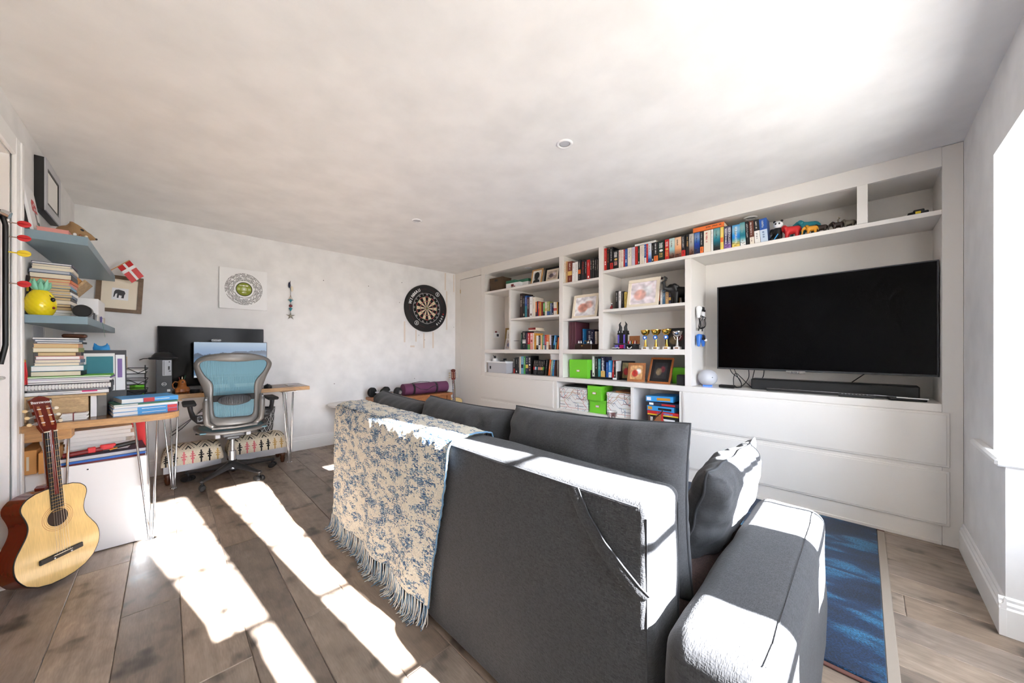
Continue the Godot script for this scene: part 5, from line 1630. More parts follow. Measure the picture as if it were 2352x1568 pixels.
# standing picture frame; node faces its local +Z
func photo_frame(label: String, at: Vector3, turn: float, w: float, h: float, bw: float, fm: Material, cell: int, lean := 0.2, mount: Material = null, mw := 0.0, group := "framed photographs on the bookcase") -> Node3D:
	var o := thing("framed_photo", label, "picture", at, turn, group)
	o.rotation = Vector3(-lean, turn, 0)
	var d := 0.014
	var f := MB.new()
	for s in [[-w / 2, w / 2, 0.0, bw], [-w / 2, w / 2, h - bw, h], [-w / 2, -w / 2 + bw, bw, h - bw], [w / 2 - bw, w / 2, bw, h - bw]]:
		f.bx(s[0], s[1], s[2], s[3], -d, 0, 0.002)
	part(o, "frame", f, fm)
	part(o, "backing", MB.new().bx(-w / 2 + bw * 0.5, w / 2 - bw * 0.5, bw * 0.5, h - bw * 0.5, -d - 0.003, -d), M.charcoal)
	var iw := w / 2 - bw
	if mount:
		part(o, "mount", MB.new().bx(-iw, iw, bw, h - bw, -d, -0.0075), mount)
	var x := iw - mw
	var y0 := bw + mw
	var y1 := h - bw - mw
	var u := (cell % 4) / 4.0
	var v := (cell / 4) / 4.0
	var m := MB.new()
	m.pic(Vector3(-x, y0, -0.007), Vector3(x, y0, -0.007), Vector3(x, y1, -0.007), Vector3(-x, y1, -0.007), u + 0.01, v + 0.01, u + 0.24, v + 0.24)
	part(o, "photograph", m, M.photos)
	if lean > 0.01:
		part(o, "strut", MB.new().quad_strip(h, lean, d), M.charcoal)
	return o

func lidded_box(called: String, label: String, at: Vector3, s: Vector3, lid_h: float, m: Material, plate: bool, group := "") -> Node3D:
	var o := thing(called, label, "box", at, -PI / 2, group)
	part(o, "body", MB.new().bx(-s.x / 2 + 0.003, s.x / 2 - 0.003, 0, s.y - 0.004, -s.z + 0.003, -0.003, 0.001), m)
	part(o, "lid", MB.new().bx(-s.x / 2, s.x / 2, s.y - lid_h, s.y, -s.z, 0, 0.001), m)
	if plate:
		var y := s.y - lid_h - 0.035 if s.y - lid_h > lid_h else s.y - lid_h / 2
		var yy := y if s.y - lid_h > 0.05 else s.y - lid_h / 2
		var pl := part(o, "label_holder", MB.new().bx(-0.022, 0.022, yy - 0.012, yy - 0.009, -0.004, 0.002).bx(-0.022, 0.022, yy + 0.009, yy + 0.012, -0.004, 0.002).bx(-0.022, -0.019, yy - 0.009, yy + 0.009, -0.004, 0.002).bx(0.019, 0.022, yy - 0.009, yy + 0.009, -0.004, 0.002), M.brass)
		part(pl, "card", MB.new().bx(-0.019, 0.019, yy - 0.009, yy + 0.009, -0.004, 0.0005), M.paper)
	return o

var eleph := {}
func elephant_mesh(up: bool) -> ArrayMesh:
	if not eleph.has(up):
		var c := [[Vector3(0, 0.56, -0.16), Vector3(0, 0.55, 0.22), 0.25, 0.24], [Vector3(0, 0.74, -0.40), Vector3(0, 0.68, -0.50), 0.17, 0.13], [Vector3(0, 0.62, -0.2), Vector3(0, 0.7, -0.4), 0.2, 0.15]]
		for s in [-1.0, 1.0]:
			c.append([Vector3(s * 0.13, 0.45, -0.22), Vector3(s * 0.13, 0.07, -0.24), 0.11, 0.085])
			c.append([Vector3(s * 0.13, 0.45, 0.26), Vector3(s * 0.13, 0.07, 0.27), 0.12, 0.085])
			c.append([Vector3(s * 0.17, 0.80, -0.34), Vector3(s * 0.24, 0.60, -0.28), 0.10, 0.05])
			c.append([Vector3(s * 0.17, 0.80, -0.34), Vector3(s * 0.27, 0.76, -0.24), 0.09, 0.06])
		if up:
			c.append([Vector3(0, 0.68, -0.54), Vector3(0, 0.72, -0.70), 0.10, 0.075])
			c.append([Vector3(0, 0.72, -0.70), Vector3(0, 0.98, -0.74), 0.075, 0.055])
			c.append([Vector3(0, 0.98, -0.74), Vector3(0, 1.16, -0.62), 0.055, 0.045])
			c.append([Vector3(0, 1.16, -0.62), Vector3(0, 1.24, -0.70), 0.045, 0.035])
		else:
			c.append([Vector3(0, 0.66, -0.55), Vector3(0, 0.46, -0.66), 0.10, 0.075])
			c.append([Vector3(0, 0.46, -0.66), Vector3(0, 0.20, -0.66), 0.075, 0.055])
			c.append([Vector3(0, 0.20, -0.66), Vector3(0, 0.10, -0.76), 0.055, 0.04])
		c.append([Vector3(0, 0.6, 0.44), Vector3(0, 0.32, 0.5), 0.03, 0.025])
		eleph[up] = MB.new().blob(c, 0.036, 0.06).mesh()
	return eleph[up]

func elephant(label: String, at: Vector3, size: float, up: bool, m: Material, turn := 0.0, group := "small elephant figures") -> Node3D:
	var o := thing("elephant_figurine", label, "figurine", at, turn, group)
	var b := part(o, "body", elephant_mesh(up), m)
	b.scale = Vector3.ONE * size
	b.position.y = 0.0
	for s in [-1.0, 1.0]:
		part(o, "tusk", MB.new().tube([Vector3(s * 0.075, 0.60, -0.55) * size, Vector3(s * 0.09, 0.55, -0.68) * size, Vector3(s * 0.085, 0.58, -0.76) * size], [0.022 * size, 0.018 * size, 0.006 * size], 6), m)
	return o

func shelf_things() -> void:
	var T := -PI / 2
	# long top shelf: figures after the novels
	var pf := thing("panda_figure", "black and white panda figure with dark body beside red elephant", "figurine", Vector3(3.265, 1.9433, -0.462))
	part(pf, "body", MB.new().blob([[Vector3(0, 0.03, 0), Vector3(0, 0.08, 0.005), 0.032, 0.028], [Vector3(-0.02, 0.03, -0.02), Vector3(-0.05, 0.012, -0.025), 0.016, 0.013], [Vector3(-0.02, 0.03, 0.02), Vector3(-0.05, 0.012, 0.025), 0.016, 0.013], [Vector3(-0.01, 0.085, -0.03), Vector3(-0.04, 0.06, -0.03), 0.013, 0.011]], 0.006, 0.012), M.black)
	part(pf, "head", MB.new().ball(Vector3(-0.012, 0.122, 0.008), Vector3(0.028, 0.026, 0.03), 14, 10), M.white)
	for s in [-1.0, 1.0]:
		part(pf, "ear", MB.new().ball(Vector3(-0.008, 0.148, 0.008 + s * 0.022), Vector3(0.009, 0.009, 0.009), 8, 6), M.black)
		part(pf, "eye_patch", MB.new().ball(Vector3(-0.038, 0.124, 0.008 + s * 0.011), Vector3(0.004, 0.007, 0.006), 8, 6), M.black)
	part(pf, "stick", MB.new().tube([Vector3(-0.05, 0.008, -0.01), Vector3(-0.045, 0.045, 0.012)], 0.004, 6), M.sky_blue)
	elephant("red elephant figure with raised trunk on the long top shelf", Vector3(3.27, 1.9433, -0.375), 0.118, true, M.red)
	elephant("teal elephant figure with lowered trunk on the long top shelf", Vector3(3.31, 1.9433, -0.285), 0.142, false, M.teal, 0.15)
	elephant("mustard yellow baby elephant in front of the teal elephant", Vector3(3.235, 1.9433, -0.262), 0.076, false, M.mustard, 0.1)
	elephant("dark brown elephant figure next to the mustard baby elephant", Vector3(3.26, 1.9433, -0.212), 0.076, false, M.dark_wood)
	elephant("dark brown elephant figure standing alone beside the bronze elephant", Vector3(3.26, 1.9433, -0.128), 0.072, false, M.dark_wood)
	elephant("small bronze elephant figure with raised trunk by the partition", Vector3(3.27, 1.9433, -0.072), 0.075, true, M.pewter)
	var car := thing("toy_car", "small black and yellow model car on the top shelf corner", "toy", Vector3(3.26, 1.9433, 0.23), 0)
	part(car, "body", MB.new().rbox(Vector3(0, 0.018, 0), Vector3(0.04, 0.018, 0.085), 0.006, 3, 1).rbox(Vector3(0, 0.032, 0.004), Vector3(0.034, 0.016, 0.045), 0.006, 3, 1), M.black)
	part(car, "bonnet_badge", MB.new().rbox(Vector3(-0.021, 0.02, 0.0), Vector3(0.003, 0.014, 0.022), 0.001, 2, 1), M.yellow_soft)
	for k in 4:
		part(car, "wheel", MB.new().at(Vector3([-0.02, 0.02][k % 2], 0.0095, [-0.027, 0.027][k / 2]), Vector3(0, 0, PI / 2)).cyl(0.0095, 0.0095, -0.004, 0.004, 12), M.rubber)
	# cupboard-side top shelf
	var bk := thing("wicker_basket", "brown wicker basket with handle hole on the top shelf corner", "basket", Vector3(3.30, 1.9433, -3.56))
	part(bk, "body", MB.new().bx(-0.085, -0.075, 0, 0.17, -0.13, 0.13, 0.003).bx(0.075, 0.085, 0, 0.17, -0.13, 0.13, 0.003).bx(-0.075, 0.075, 0, 0.17, -0.13, -0.12).bx(-0.075, 0.075, 0, 0.17, 0.12, 0.13).bx(-0.075, 0.075, 0, 0.008, -0.12, 0.12), M.basket)
	part(bk, "rim", MB.new().tube([Vector3(-0.082, 0.172, -0.127), Vector3(-0.082, 0.172, 0.127), Vector3(0.082, 0.172, 0.127), Vector3(0.082, 0.172, -0.127), Vector3(-0.082, 0.172, -0.127)], 0.006, 8), M.basket)
	part(bk, "handle_hole", MB.new().bx(-0.0855, -0.0848, 0.125, 0.15, -0.03, 0.035), M.black)
	var wb := thing("storage_box", "white printed box under the green tray lids on top shelf", "box", Vector3(3.32, 1.9433, -3.25))
	part(wb, "body", MB.new().bx(-0.09, 0.09, 0, 0.066, -0.128, 0.128, 0.001), M.white)
	part(wb, "print", MB.new().bx(-0.0906, -0.09, 0.02, 0.05, -0.03, 0.02).bx(-0.0906, -0.09, 0.012, 0.024, 0.0205, 0.045), M.dark_red)
	part(wb, "print", MB.new().bx(-0.0906, -0.09, 0.008, 0.0175, -0.03, 0.012), M.charcoal)
	var gl := thing("game_box", "green flat box lying on the white box beside wicker basket", "box", Vector3(3.32, 2.0095, -3.30), 0, "green flat boxes")
	part(gl, "body", MB.new().bx(-0.085, 0.085, 0, 0.04, -0.085, 0.085, 0.002), M.dark_green)
	var gl2 := thing("game_box", "green flat box lying beside the gold silhouette frame", "box", Vector3(3.36, 2.0095, -3.105), 0, "green flat boxes")
	part(gl2, "body", MB.new().bx(-0.085, 0.085, 0, 0.036, -0.10, 0.09, 0.002), M.dark_green)
	part(gl2, "support", MB.new().bx(-0.08, 0.08, -0.066, -0.0005, -0.015, 0.085, 0.001), M.white)
	var f1 := photo_frame("gold wood frame holding a black head silhouette", Vector3(3.25, 1.9434, -2.87), T, 0.178, 0.20, 0.018, M.gold_wood, 7, 0.22, M.paper, 0.02)
	part(f1, "silhouette", MB.new().prism(PackedVector2Array([Vector2(-0.055, 0.026), Vector2(0.055, 0.026), Vector2(0.05, 0.05), Vector2(0.022, 0.062), Vector2(0.020, 0.075), Vector2(0.038, 0.10), Vector2(0.038, 0.13), Vector2(0.022, 0.155), Vector2(-0.006, 0.162), Vector2(-0.032, 0.15), Vector2(-0.042, 0.125), Vector2(-0.038, 0.10), Vector2(-0.022, 0.076), Vector2(-0.024, 0.062), Vector2(-0.05, 0.05)]), -0.007, -0.0062), M.black)
	photo_frame("black framed photograph with cream mount at end of top shelf", Vector3(3.29, 1.9434, -2.655), T, 0.235, 0.195, 0.024, M.black, 6, 0.2, M.cream_wood, 0.022)
	# tall left recess
	photo_frame("large gold framed portrait standing in the tall recess", Vector3(3.45, 1.1335, -3.52), T, 0.25, 0.31, 0.026, M.gold_frame, 7, 0.08, M.paper, 0.03)
	photo_frame("small white framed photograph leaning before the gold portrait", Vector3(3.33, 1.1335, -3.44), T - 0.1, 0.17, 0.155, 0.018, M.white, 5, 0.2)
	var th := thing("thermostat", "small white wall thermostat with dark display in the recess", "thermostat", Vector3(3.40, 1.34, -3.7655))
	part(th, "body", MB.new().box(Vector3(0, 0, 0.013), Vector3(0.10, 0.075, 0.024), 0.004), M.white)
	part(th, "display", MB.new().box(Vector3(0.012, 0.0, 0.0255), Vector3(0.04, 0.036, 0.002), 0.0005), M.charcoal)
	part(th, "ornament", MB.new().ball(Vector3(-0.01, 0.048, 0.014), Vector3(0.02, 0.012, 0.01), 10, 6), M.dark_red)
	# dragonfly-like wire ornament with wings
	var df := thing("wing_ornament", "thin black winged ornament perched before the third shelf books", "ornament", Vector3(3.205, 1.1335, -3.09))
	part(df, "stem", MB.new().tube([Vector3(0, 0, 0), Vector3(0, 0.11, 0)], 0.0015, 6), M.black)
	for s in [-1.0, 1.0]:
		part(df, "wing", MB.new().ball(Vector3(0, 0.112, s * 0.06), Vector3(0.012, 0.003, 0.06), 12, 6), M.black)
	# white linen box, tray and small things on the worktop
	var lb := thing("storage_box", "pale grey linen storage box at the cupboard end of worktop", "box", Vector3(3.30, 0.8157, -3.51), 0)
	part(lb, "body", MB.new().bx(-0.10, 0.16, 0, 0.135, -0.20, 0.17, 0.002), M.grey_light)
	part(lb, "emblem", MB.new().bx(-0.1008, -0.10, 0.05, 0.09, -0.165, -0.135), M.charcoal)
	var ty := thing("tray", "white shallow tray resting on the pale grey storage box", "tray", Vector3(3.30, 0.9512, -3.53))
	part(ty, "base", MB.new().bx(-0.10, 0.14, 0.0, 0.004, -0.19, 0.18), M.white_gloss)
	part(ty, "rim", MB.new().bx(-0.112, -0.10, 0.0, 0.022, -0.20, 0.19, 0.002).bx(0.14, 0.152, 0.0, 0.022, -0.20, 0.19, 0.002).bx(-0.10, 0.14, 0, 0.022, -0.20, -0.19).bx(-0.10, 0.14, 0, 0.022, 0.18, 0.19), M.white_gloss)
	var vs := thing("pot", "small white pot holding dark sticks on the white tray", "pot", Vector3(3.26, 0.9555, -3.63))
	part(vs, "body", MB.new().lathe([Vector2(0.001, 0), Vector2(0.03, 0), Vector2(0.036, 0.02), Vector2(0.033, 0.05), Vector2(0.028, 0.055), Vector2(0.026, 0.05), Vector2(0.001, 0.045)], 18), M.white)
	part(vs, "stick", MB.new().tube([Vector3(0, 0.045, 0.0), Vector3(-0.006, 0.10, -0.03)], 0.003, 6), M.charcoal)
	part(vs, "brush", MB.new().cyl(0.014, 0.016, 0.05, 0.09, 12), M.black)
	var cl := thing("charger", "black charger with coiled lead on the white tray", "charger", Vector3(3.28, 0.9555, -3.50))
	part(cl, "body", MB.new().rbox(Vector3(0, 0.012, 0), Vector3(0.06, 0.024, 0.05), 0.006, 2, 1), M.black)
	var co := []
	for i in 41:
		var a := i * 0.5
		co.append(Vector3(0.02 * cos(a), 0.03 + 0.0006 * i, 0.05 + 0.025 * sin(a)))
	part(cl, "lead", MB.new().tube(co, 0.003, 5), M.charcoal)
	lidded_box("storage_box", "small white lidded box resting on the leaning worktop books", Vector3(3.28, 1.0095, -2.565), Vector3(0.19, 0.072, 0.14), 0.02, M.white, false)
	# green card boxes
	lidded_box("storage_box", "lime green lidded box on the worktop under the album shelf", Vector3(3.26, 0.8157, -2.245), Vector3(0.24, 0.205, 0.17), 0.09, M.green, true, "lime green card boxes")
	lidded_box("storage_box", "lime green lidded box partly behind a black cube by the niche", Vector3(3.375, 0.8157, -1.195), Vector3(0.155, 0.148, 0.17), 0.035, M.green, false, "lime green card boxes")
	solo("black_cube", "small black cube standing before the green box by the niche", "speaker", MB.new().box(Vector3(3.255, 0.8155 + 0.0465, -1.138), Vector3(0.07, 0.092, 0.075), 0.006), M.rubber)
	# pictures on the worktop
	photo_frame("black framed photograph of people in red on the worktop", Vector3(3.40, 0.8158, -1.742), T, 0.155, 0.20, 0.018, M.black, 2, 0.16)
	photo_frame("small tan wood framed photograph with a red figure", Vector3(3.28, 0.8158, -1.585), T + 0.12, 0.172, 0.19, 0.024, M.tan_wood, 3, 0.24)
	photo_frame("tilted orange wood frame with black mount on the worktop", Vector3(3.27, 0.8158, -1.36), T - 0.1, 0.225, 0.255, 0.018, M.orange_wood, 4, 0.34, M.black, 0.032)
	# album column
	photo_frame("cream framed close-up photograph of two faces on the album column", Vector3(3.27, 1.4796, -2.18), T, 0.325, 0.275, 0.03, M.cream_wood, 1, 0.2)
	for k in 2:
		var al := thing("photo_album", ["tall maroon photo album next to the white upright", "tall maroon photo album beside the dark small chest"][k], "album", Vector3(3.27, 1.1335, -2.353 + k * 0.047), 0, "maroon photo albums")
		part(al, "cover", MB.new().rbox(Vector3(0.14, 0.156, 0), Vector3(0.28, 0.312, 0.044), 0.004, 2, 1), M.maroon)
		part(al, "ribs", MB.new().bx(-0.0015, 0.0, 0.0, 0.312, -0.012, -0.008).bx(-0.0015, 0.0, 0.0, 0.312, 0.008, 0.012), M.dark_wood)
	var ch := thing("wooden_chest", "small dark wooden chest holding tiny bottles on third shelf", "chest", Vector3(3.22, 1.1335, -2.165), 0)
	part(ch, "body", MB.new().bx(0, 0.13, 0, 0.052, -0.095, 0.115, 0.002), M.dark_wood)
	part(ch, "rim", MB.new().bx(-0.006, 0.136, 0.052, 0.060, -0.10, 0.12, 0.002), M.dark_wood)
	part(ch, "clasp", MB.new().bx(-0.002, 0.0, 0.034, 0.046, -0.01, 0.006), M.brass)
	for k in 4:
		var bo := thing("tiny_bottle", ["tiny clear bottle with pale stopper nearest the maroon albums", "tiny clear bottle second from the maroon albums on chest", "squat brown capped jar on the small dark chest", "tiny white bottle with wire loop at chest end"][k], "bottle", Vector3(3.245, 1.1938, -2.225 + [0.0, 0.03, 0.12, 0.155][k]), 0, "tiny bottles on the small chest")
		part(bo, "bottle", MB.new().lathe([Vector2(0.001, 0), Vector2(0.011, 0), Vector2(0.012, 0.015), Vector2(0.006, 0.022), Vector2(0.006, 0.026)], 12), M.silver if k != 3 else M.white)
		part(bo, "stopper", MB.new().at(Vector3(0, 0.026, 0)).cyl(0.0065, 0.0065, 0, 0.009, 10), M.brass if k == 2 else M.white)
	var rr := []
	for i in 13:
		var a := PI * i / 12.0
		rr.append(Vector3(3.25, 1.1938 + 0.035 * sin(a), -2.145 + 0.024 * cos(a)))
	solo("brass_ring", "curved brass handle hoop standing on the small chest", "ornament", MB.new().tube(rr, 0.0025, 6), M.brass)
	for b in [[Vector3(3.38, 1.1335, -2.255), 0.022, 0.235, "sky blue", "white", "blue hardback standing behind the small dark chest"], [Vector3(3.39, 1.1335, -2.17), 0.10, 0.225, "navy", "white", "wide dark blue book with pale lettering behind the chest"], [Vector3(3.375, 1.1335, -2.09), 0.022, 0.20, "cream", "brown", "cream slim book standing behind the chest hoop"], [Vector3(3.38, 1.1335, -2.015), 0.09, 0.19, "maroon", "cream", "dark maroon book standing at the end behind the chest"]]:
		var o := thing("book", b[5], "book", b[0], PI / 2, "books behind the chest")
		book_parts(o, b[1], b[2], 0.14, b[3], paint_spine(b[3], b[4], 0))
	M.spines.albedo_texture = ImageTexture.create_from_image(spine_im)
	# middle column: statue shelf
	photo_frame("large cream framed photograph of a sleeping baby face", Vector3(3.24, 1.5423, -1.505), T, 0.315, 0.285, 0.032, M.cream_wood, 0, 0.2)
	elephant("large black patterned elephant statue with trunk raised high", Vector3(3.33, 1.5423, -1.185), 0.205, true, M.black, 0.85, "")
	solo("gold_ornament", "small gold ornament between the navy book and elephant statue", "ornament", MB.new().at(Vector3(3.42, 1.5423, -1.235)).lathe([Vector2(0.001, 0), Vector2(0.02, 0), Vector2(0.016, 0.04), Vector2(0.019, 0.08), Vector2(0.012, 0.10), Vector2(0.014, 0.12), Vector2(0.001, 0.128)], 14), M.gold)
	var fg := thing("toy_figure", "tiny dark toy figure with white cap before black books", "figurine", Vector3(3.235, 1.5423, -1.818))
	part(fg, "body", MB.new().blob([[Vector3(0, 0.01, 0), Vector3(0, 0.035, 0), 0.011, 0.009], [Vector3(0, 0.03, -0.008), Vector3(-0.008, 0.012, -0.013), 0.005, 0.004], [Vector3(0, 0.03, 0.008), Vector3(-0.008, 0.012, 0.013), 0.005, 0.004]], 0.003, 0.005), M.dark_red)
	part(fg, "head", MB.new().ball(Vector3(0, 0.05, 0), Vector3(0.009, 0.01, 0.009), 10, 8), M.charcoal)
	part(fg, "cap", MB.new().ball(Vector3(0, 0.057, 0), Vector3(0.0085, 0.006, 0.0085), 10, 6), M.white)
	# toy castle
	var ca := thing("toy_castle", "black and purple toy brick castle with horned towers", "toy", Vector3(3.30, 1.1335, -1.69))
	part(ca, "base", MB.new().bx(-0.07, 0.05, 0, 0.008, -0.12, 0.13).bx(-0.05, 0.05, 0.008, 0.05, -0.10, -0.08).bx(-0.05, 0.05, 0.008, 0.05, 0.0, 0.02).bx(-0.05, 0.05, 0.008, 0.05, 0.09, 0.11).bx(0.03, 0.05, 0.008, 0.05, -0.08, 0.09), M.charcoal)
	part(ca, "platform", MB.new().bx(-0.06, 0.05, 0.05, 0.062, -0.11, 0.03, 0.001), M.olive if M.has("olive") else M.charcoal)
	part(ca, "platform", MB.new().bx(-0.05, 0.05, 0.045, 0.055, 0.03, 0.12, 0.001), M.charcoal)
	part(ca, "tower", MB.new().bx(-0.03, 0.03, 0.062, 0.15, -0.065, 0.0).bx(-0.04, 0.04, 0.15, 0.165, -0.08, 0.012, 0.001).bx(-0.038, 0.038, 0.165, 0.19, -0.076, 0.008), M.black)
	for z in [-0.068, -0.006]:
		part(ca, "column", MB.new().bx(-0.042, -0.03, 0.062, 0.148, z - 0.006, z + 0.006), M.violet)
		part(ca, "horn", MB.new().tube([Vector3(0, 0.19, z), Vector3(0, 0.225, z - signf(z + 0.034) * 0.004), Vector3(0, 0.255, z + signf(z + 0.034) * 0.006), Vector3(0, 0.282, z - signf(z + 0.034) * 0.008)], [0.018, 0.016, 0.010, 0.002], 8), M.black)
	part(ca, "window_bars", MB.new().bx(-0.042, -0.04, 0.168, 0.186, -0.06, -0.05).bx(-0.042, -0.04, 0.168, 0.186, -0.03, -0.02), M.grey_light)
	part(ca, "red_panels", MB.new().bx(-0.052, -0.05, 0.012, 0.026, -0.05, -0.005).bx(-0.052, -0.05, 0.03, 0.044, -0.05, -0.005), M.magenta)
	part(ca, "purple_gate", MB.new().bx(-0.058, -0.05, 0.008, 0.045, -0.098, -0.06).bx(-0.058, -0.05, 0.008, 0.048, 0.002, 0.012), M.violet)
	part(ca, "skull_gate", MB.new().tube([Vector3(-0.06, 0.026, 0.04), Vector3(-0.064, 0.012, 0.045), Vector3(-0.064, 0.008, 0.07), Vector3(-0.06, 0.026, 0.085)], 0.005, 6), M.white)
	part(ca, "bike", MB.new().tube([Vector3(-0.075, 0.012, -0.12), Vector3(-0.075, 0.02, -0.10), Vector3(-0.075, 0.012, -0.08), Vector3(-0.075, 0.02, -0.06), Vector3(-0.075, 0.012, -0.04)], 0.006, 6), M.grey_light)
	for k in 7:
		part(ca, "minifigure", MB.new().bx(-0.02, -0.008, 0.055, 0.075, 0.028 + k * 0.013, 0.037 + k * 0.013).ball(Vector3(-0.014, 0.081, 0.0325 + k * 0.013), Vector3(0.005, 0.006, 0.005), 8, 6), [M.red, M.white, M.charcoal, M.mustard, M.red, M.bone, M.dark_red][k])
	part(ca, "picture_board", MB.new().bx(0.02, 0.024, 0.055, 0.135, 0.02, 0.13), M.tan_wood)
	# trophies
	for k in 4:
		var tp := thing("trophy_cup", ["gold trophy cup with blue rosette beside the toy castle", "middle gold trophy cup with blue rosette", "gold trophy cup with blue rosette before the black frame", "small silver trophy cup with twin handles"][k], "trophy", Vector3(3.25, 1.1335, [-1.47, -1.37, -1.272, -1.178][k]), 0, "sports trophies")
		var k2 := 1.0 if k < 3 else 0.88
		var cm: Material = M.gold if k < 3 else M.silver
		part(tp, "plinth", MB.new().bx(-0.022, 0.022, 0, 0.024, -0.028, 0.028, 0.001), M.white_gloss)
		part(tp, "plaque", MB.new().bx(-0.0228, -0.022, 0.006, 0.018, -0.016, 0.016), cm)
		part(tp, "stem", MB.new().lathe([Vector2(0.018, 0.024), Vector2(0.012, 0.05 * k2), Vector2(0.007, 0.09 * k2), Vector2(0.006, 0.125 * k2)], 16), cm)
		part(tp, "bowl", MB.new().lathe([Vector2(0.005, 0.125 * k2), Vector2(0.02, 0.135 * k2), Vector2(0.036, 0.152 * k2), Vector2(0.042, 0.176 * k2), Vector2(0.044, 0.184 * k2), Vector2(0.041, 0.184 * k2), Vector2(0.034, 0.16 * k2), Vector2(0.001, 0.142 * k2)], 24), cm)
		if k < 3:
			var rz := MB.new()
			var star := PackedVector2Array()
			for i in 28:
				var a := TAU * i / 28.0
				star.append(Vector2(cos(a), sin(a)) * (0.022 if i % 2 == 0 else 0.0185))
			rz.basis(Vector3(0, 0, 1), Vector3.UP, Vector3(-1, 0, 0), Vector3(-0.012, 0.112, 0)).prism(star, 0, 0.005)
			part(tp, "rosette", rz, M.blue)
			part(tp, "centre_disc", MB.new().basis(Vector3(0, 0, 1), Vector3(-1, 0, 0), Vector3(0, 1, 0) * -1.0, Vector3(-0.017, 0.112, 0)).cyl(0.010, 0.010, 0, 0.002, 16), M.white)
		else:
			for s in [-1.0, 1.0]:
				part(tp, "handle", MB.new().tube([Vector3(0, 0.125, s * 0.012), Vector3(0, 0.132, s * 0.026), Vector3(0, 0.115, s * 0.03), Vector3(0, 0.092, s * 0.02), Vector3(0, 0.085, s * 0.01)], 0.003, 6), cm)
	photo_frame("black framed picture standing behind the silver trophy", Vector3(3.36, 1.1335, -1.235), T, 0.20, 0.20, 0.014, M.black, 4, 0.10)

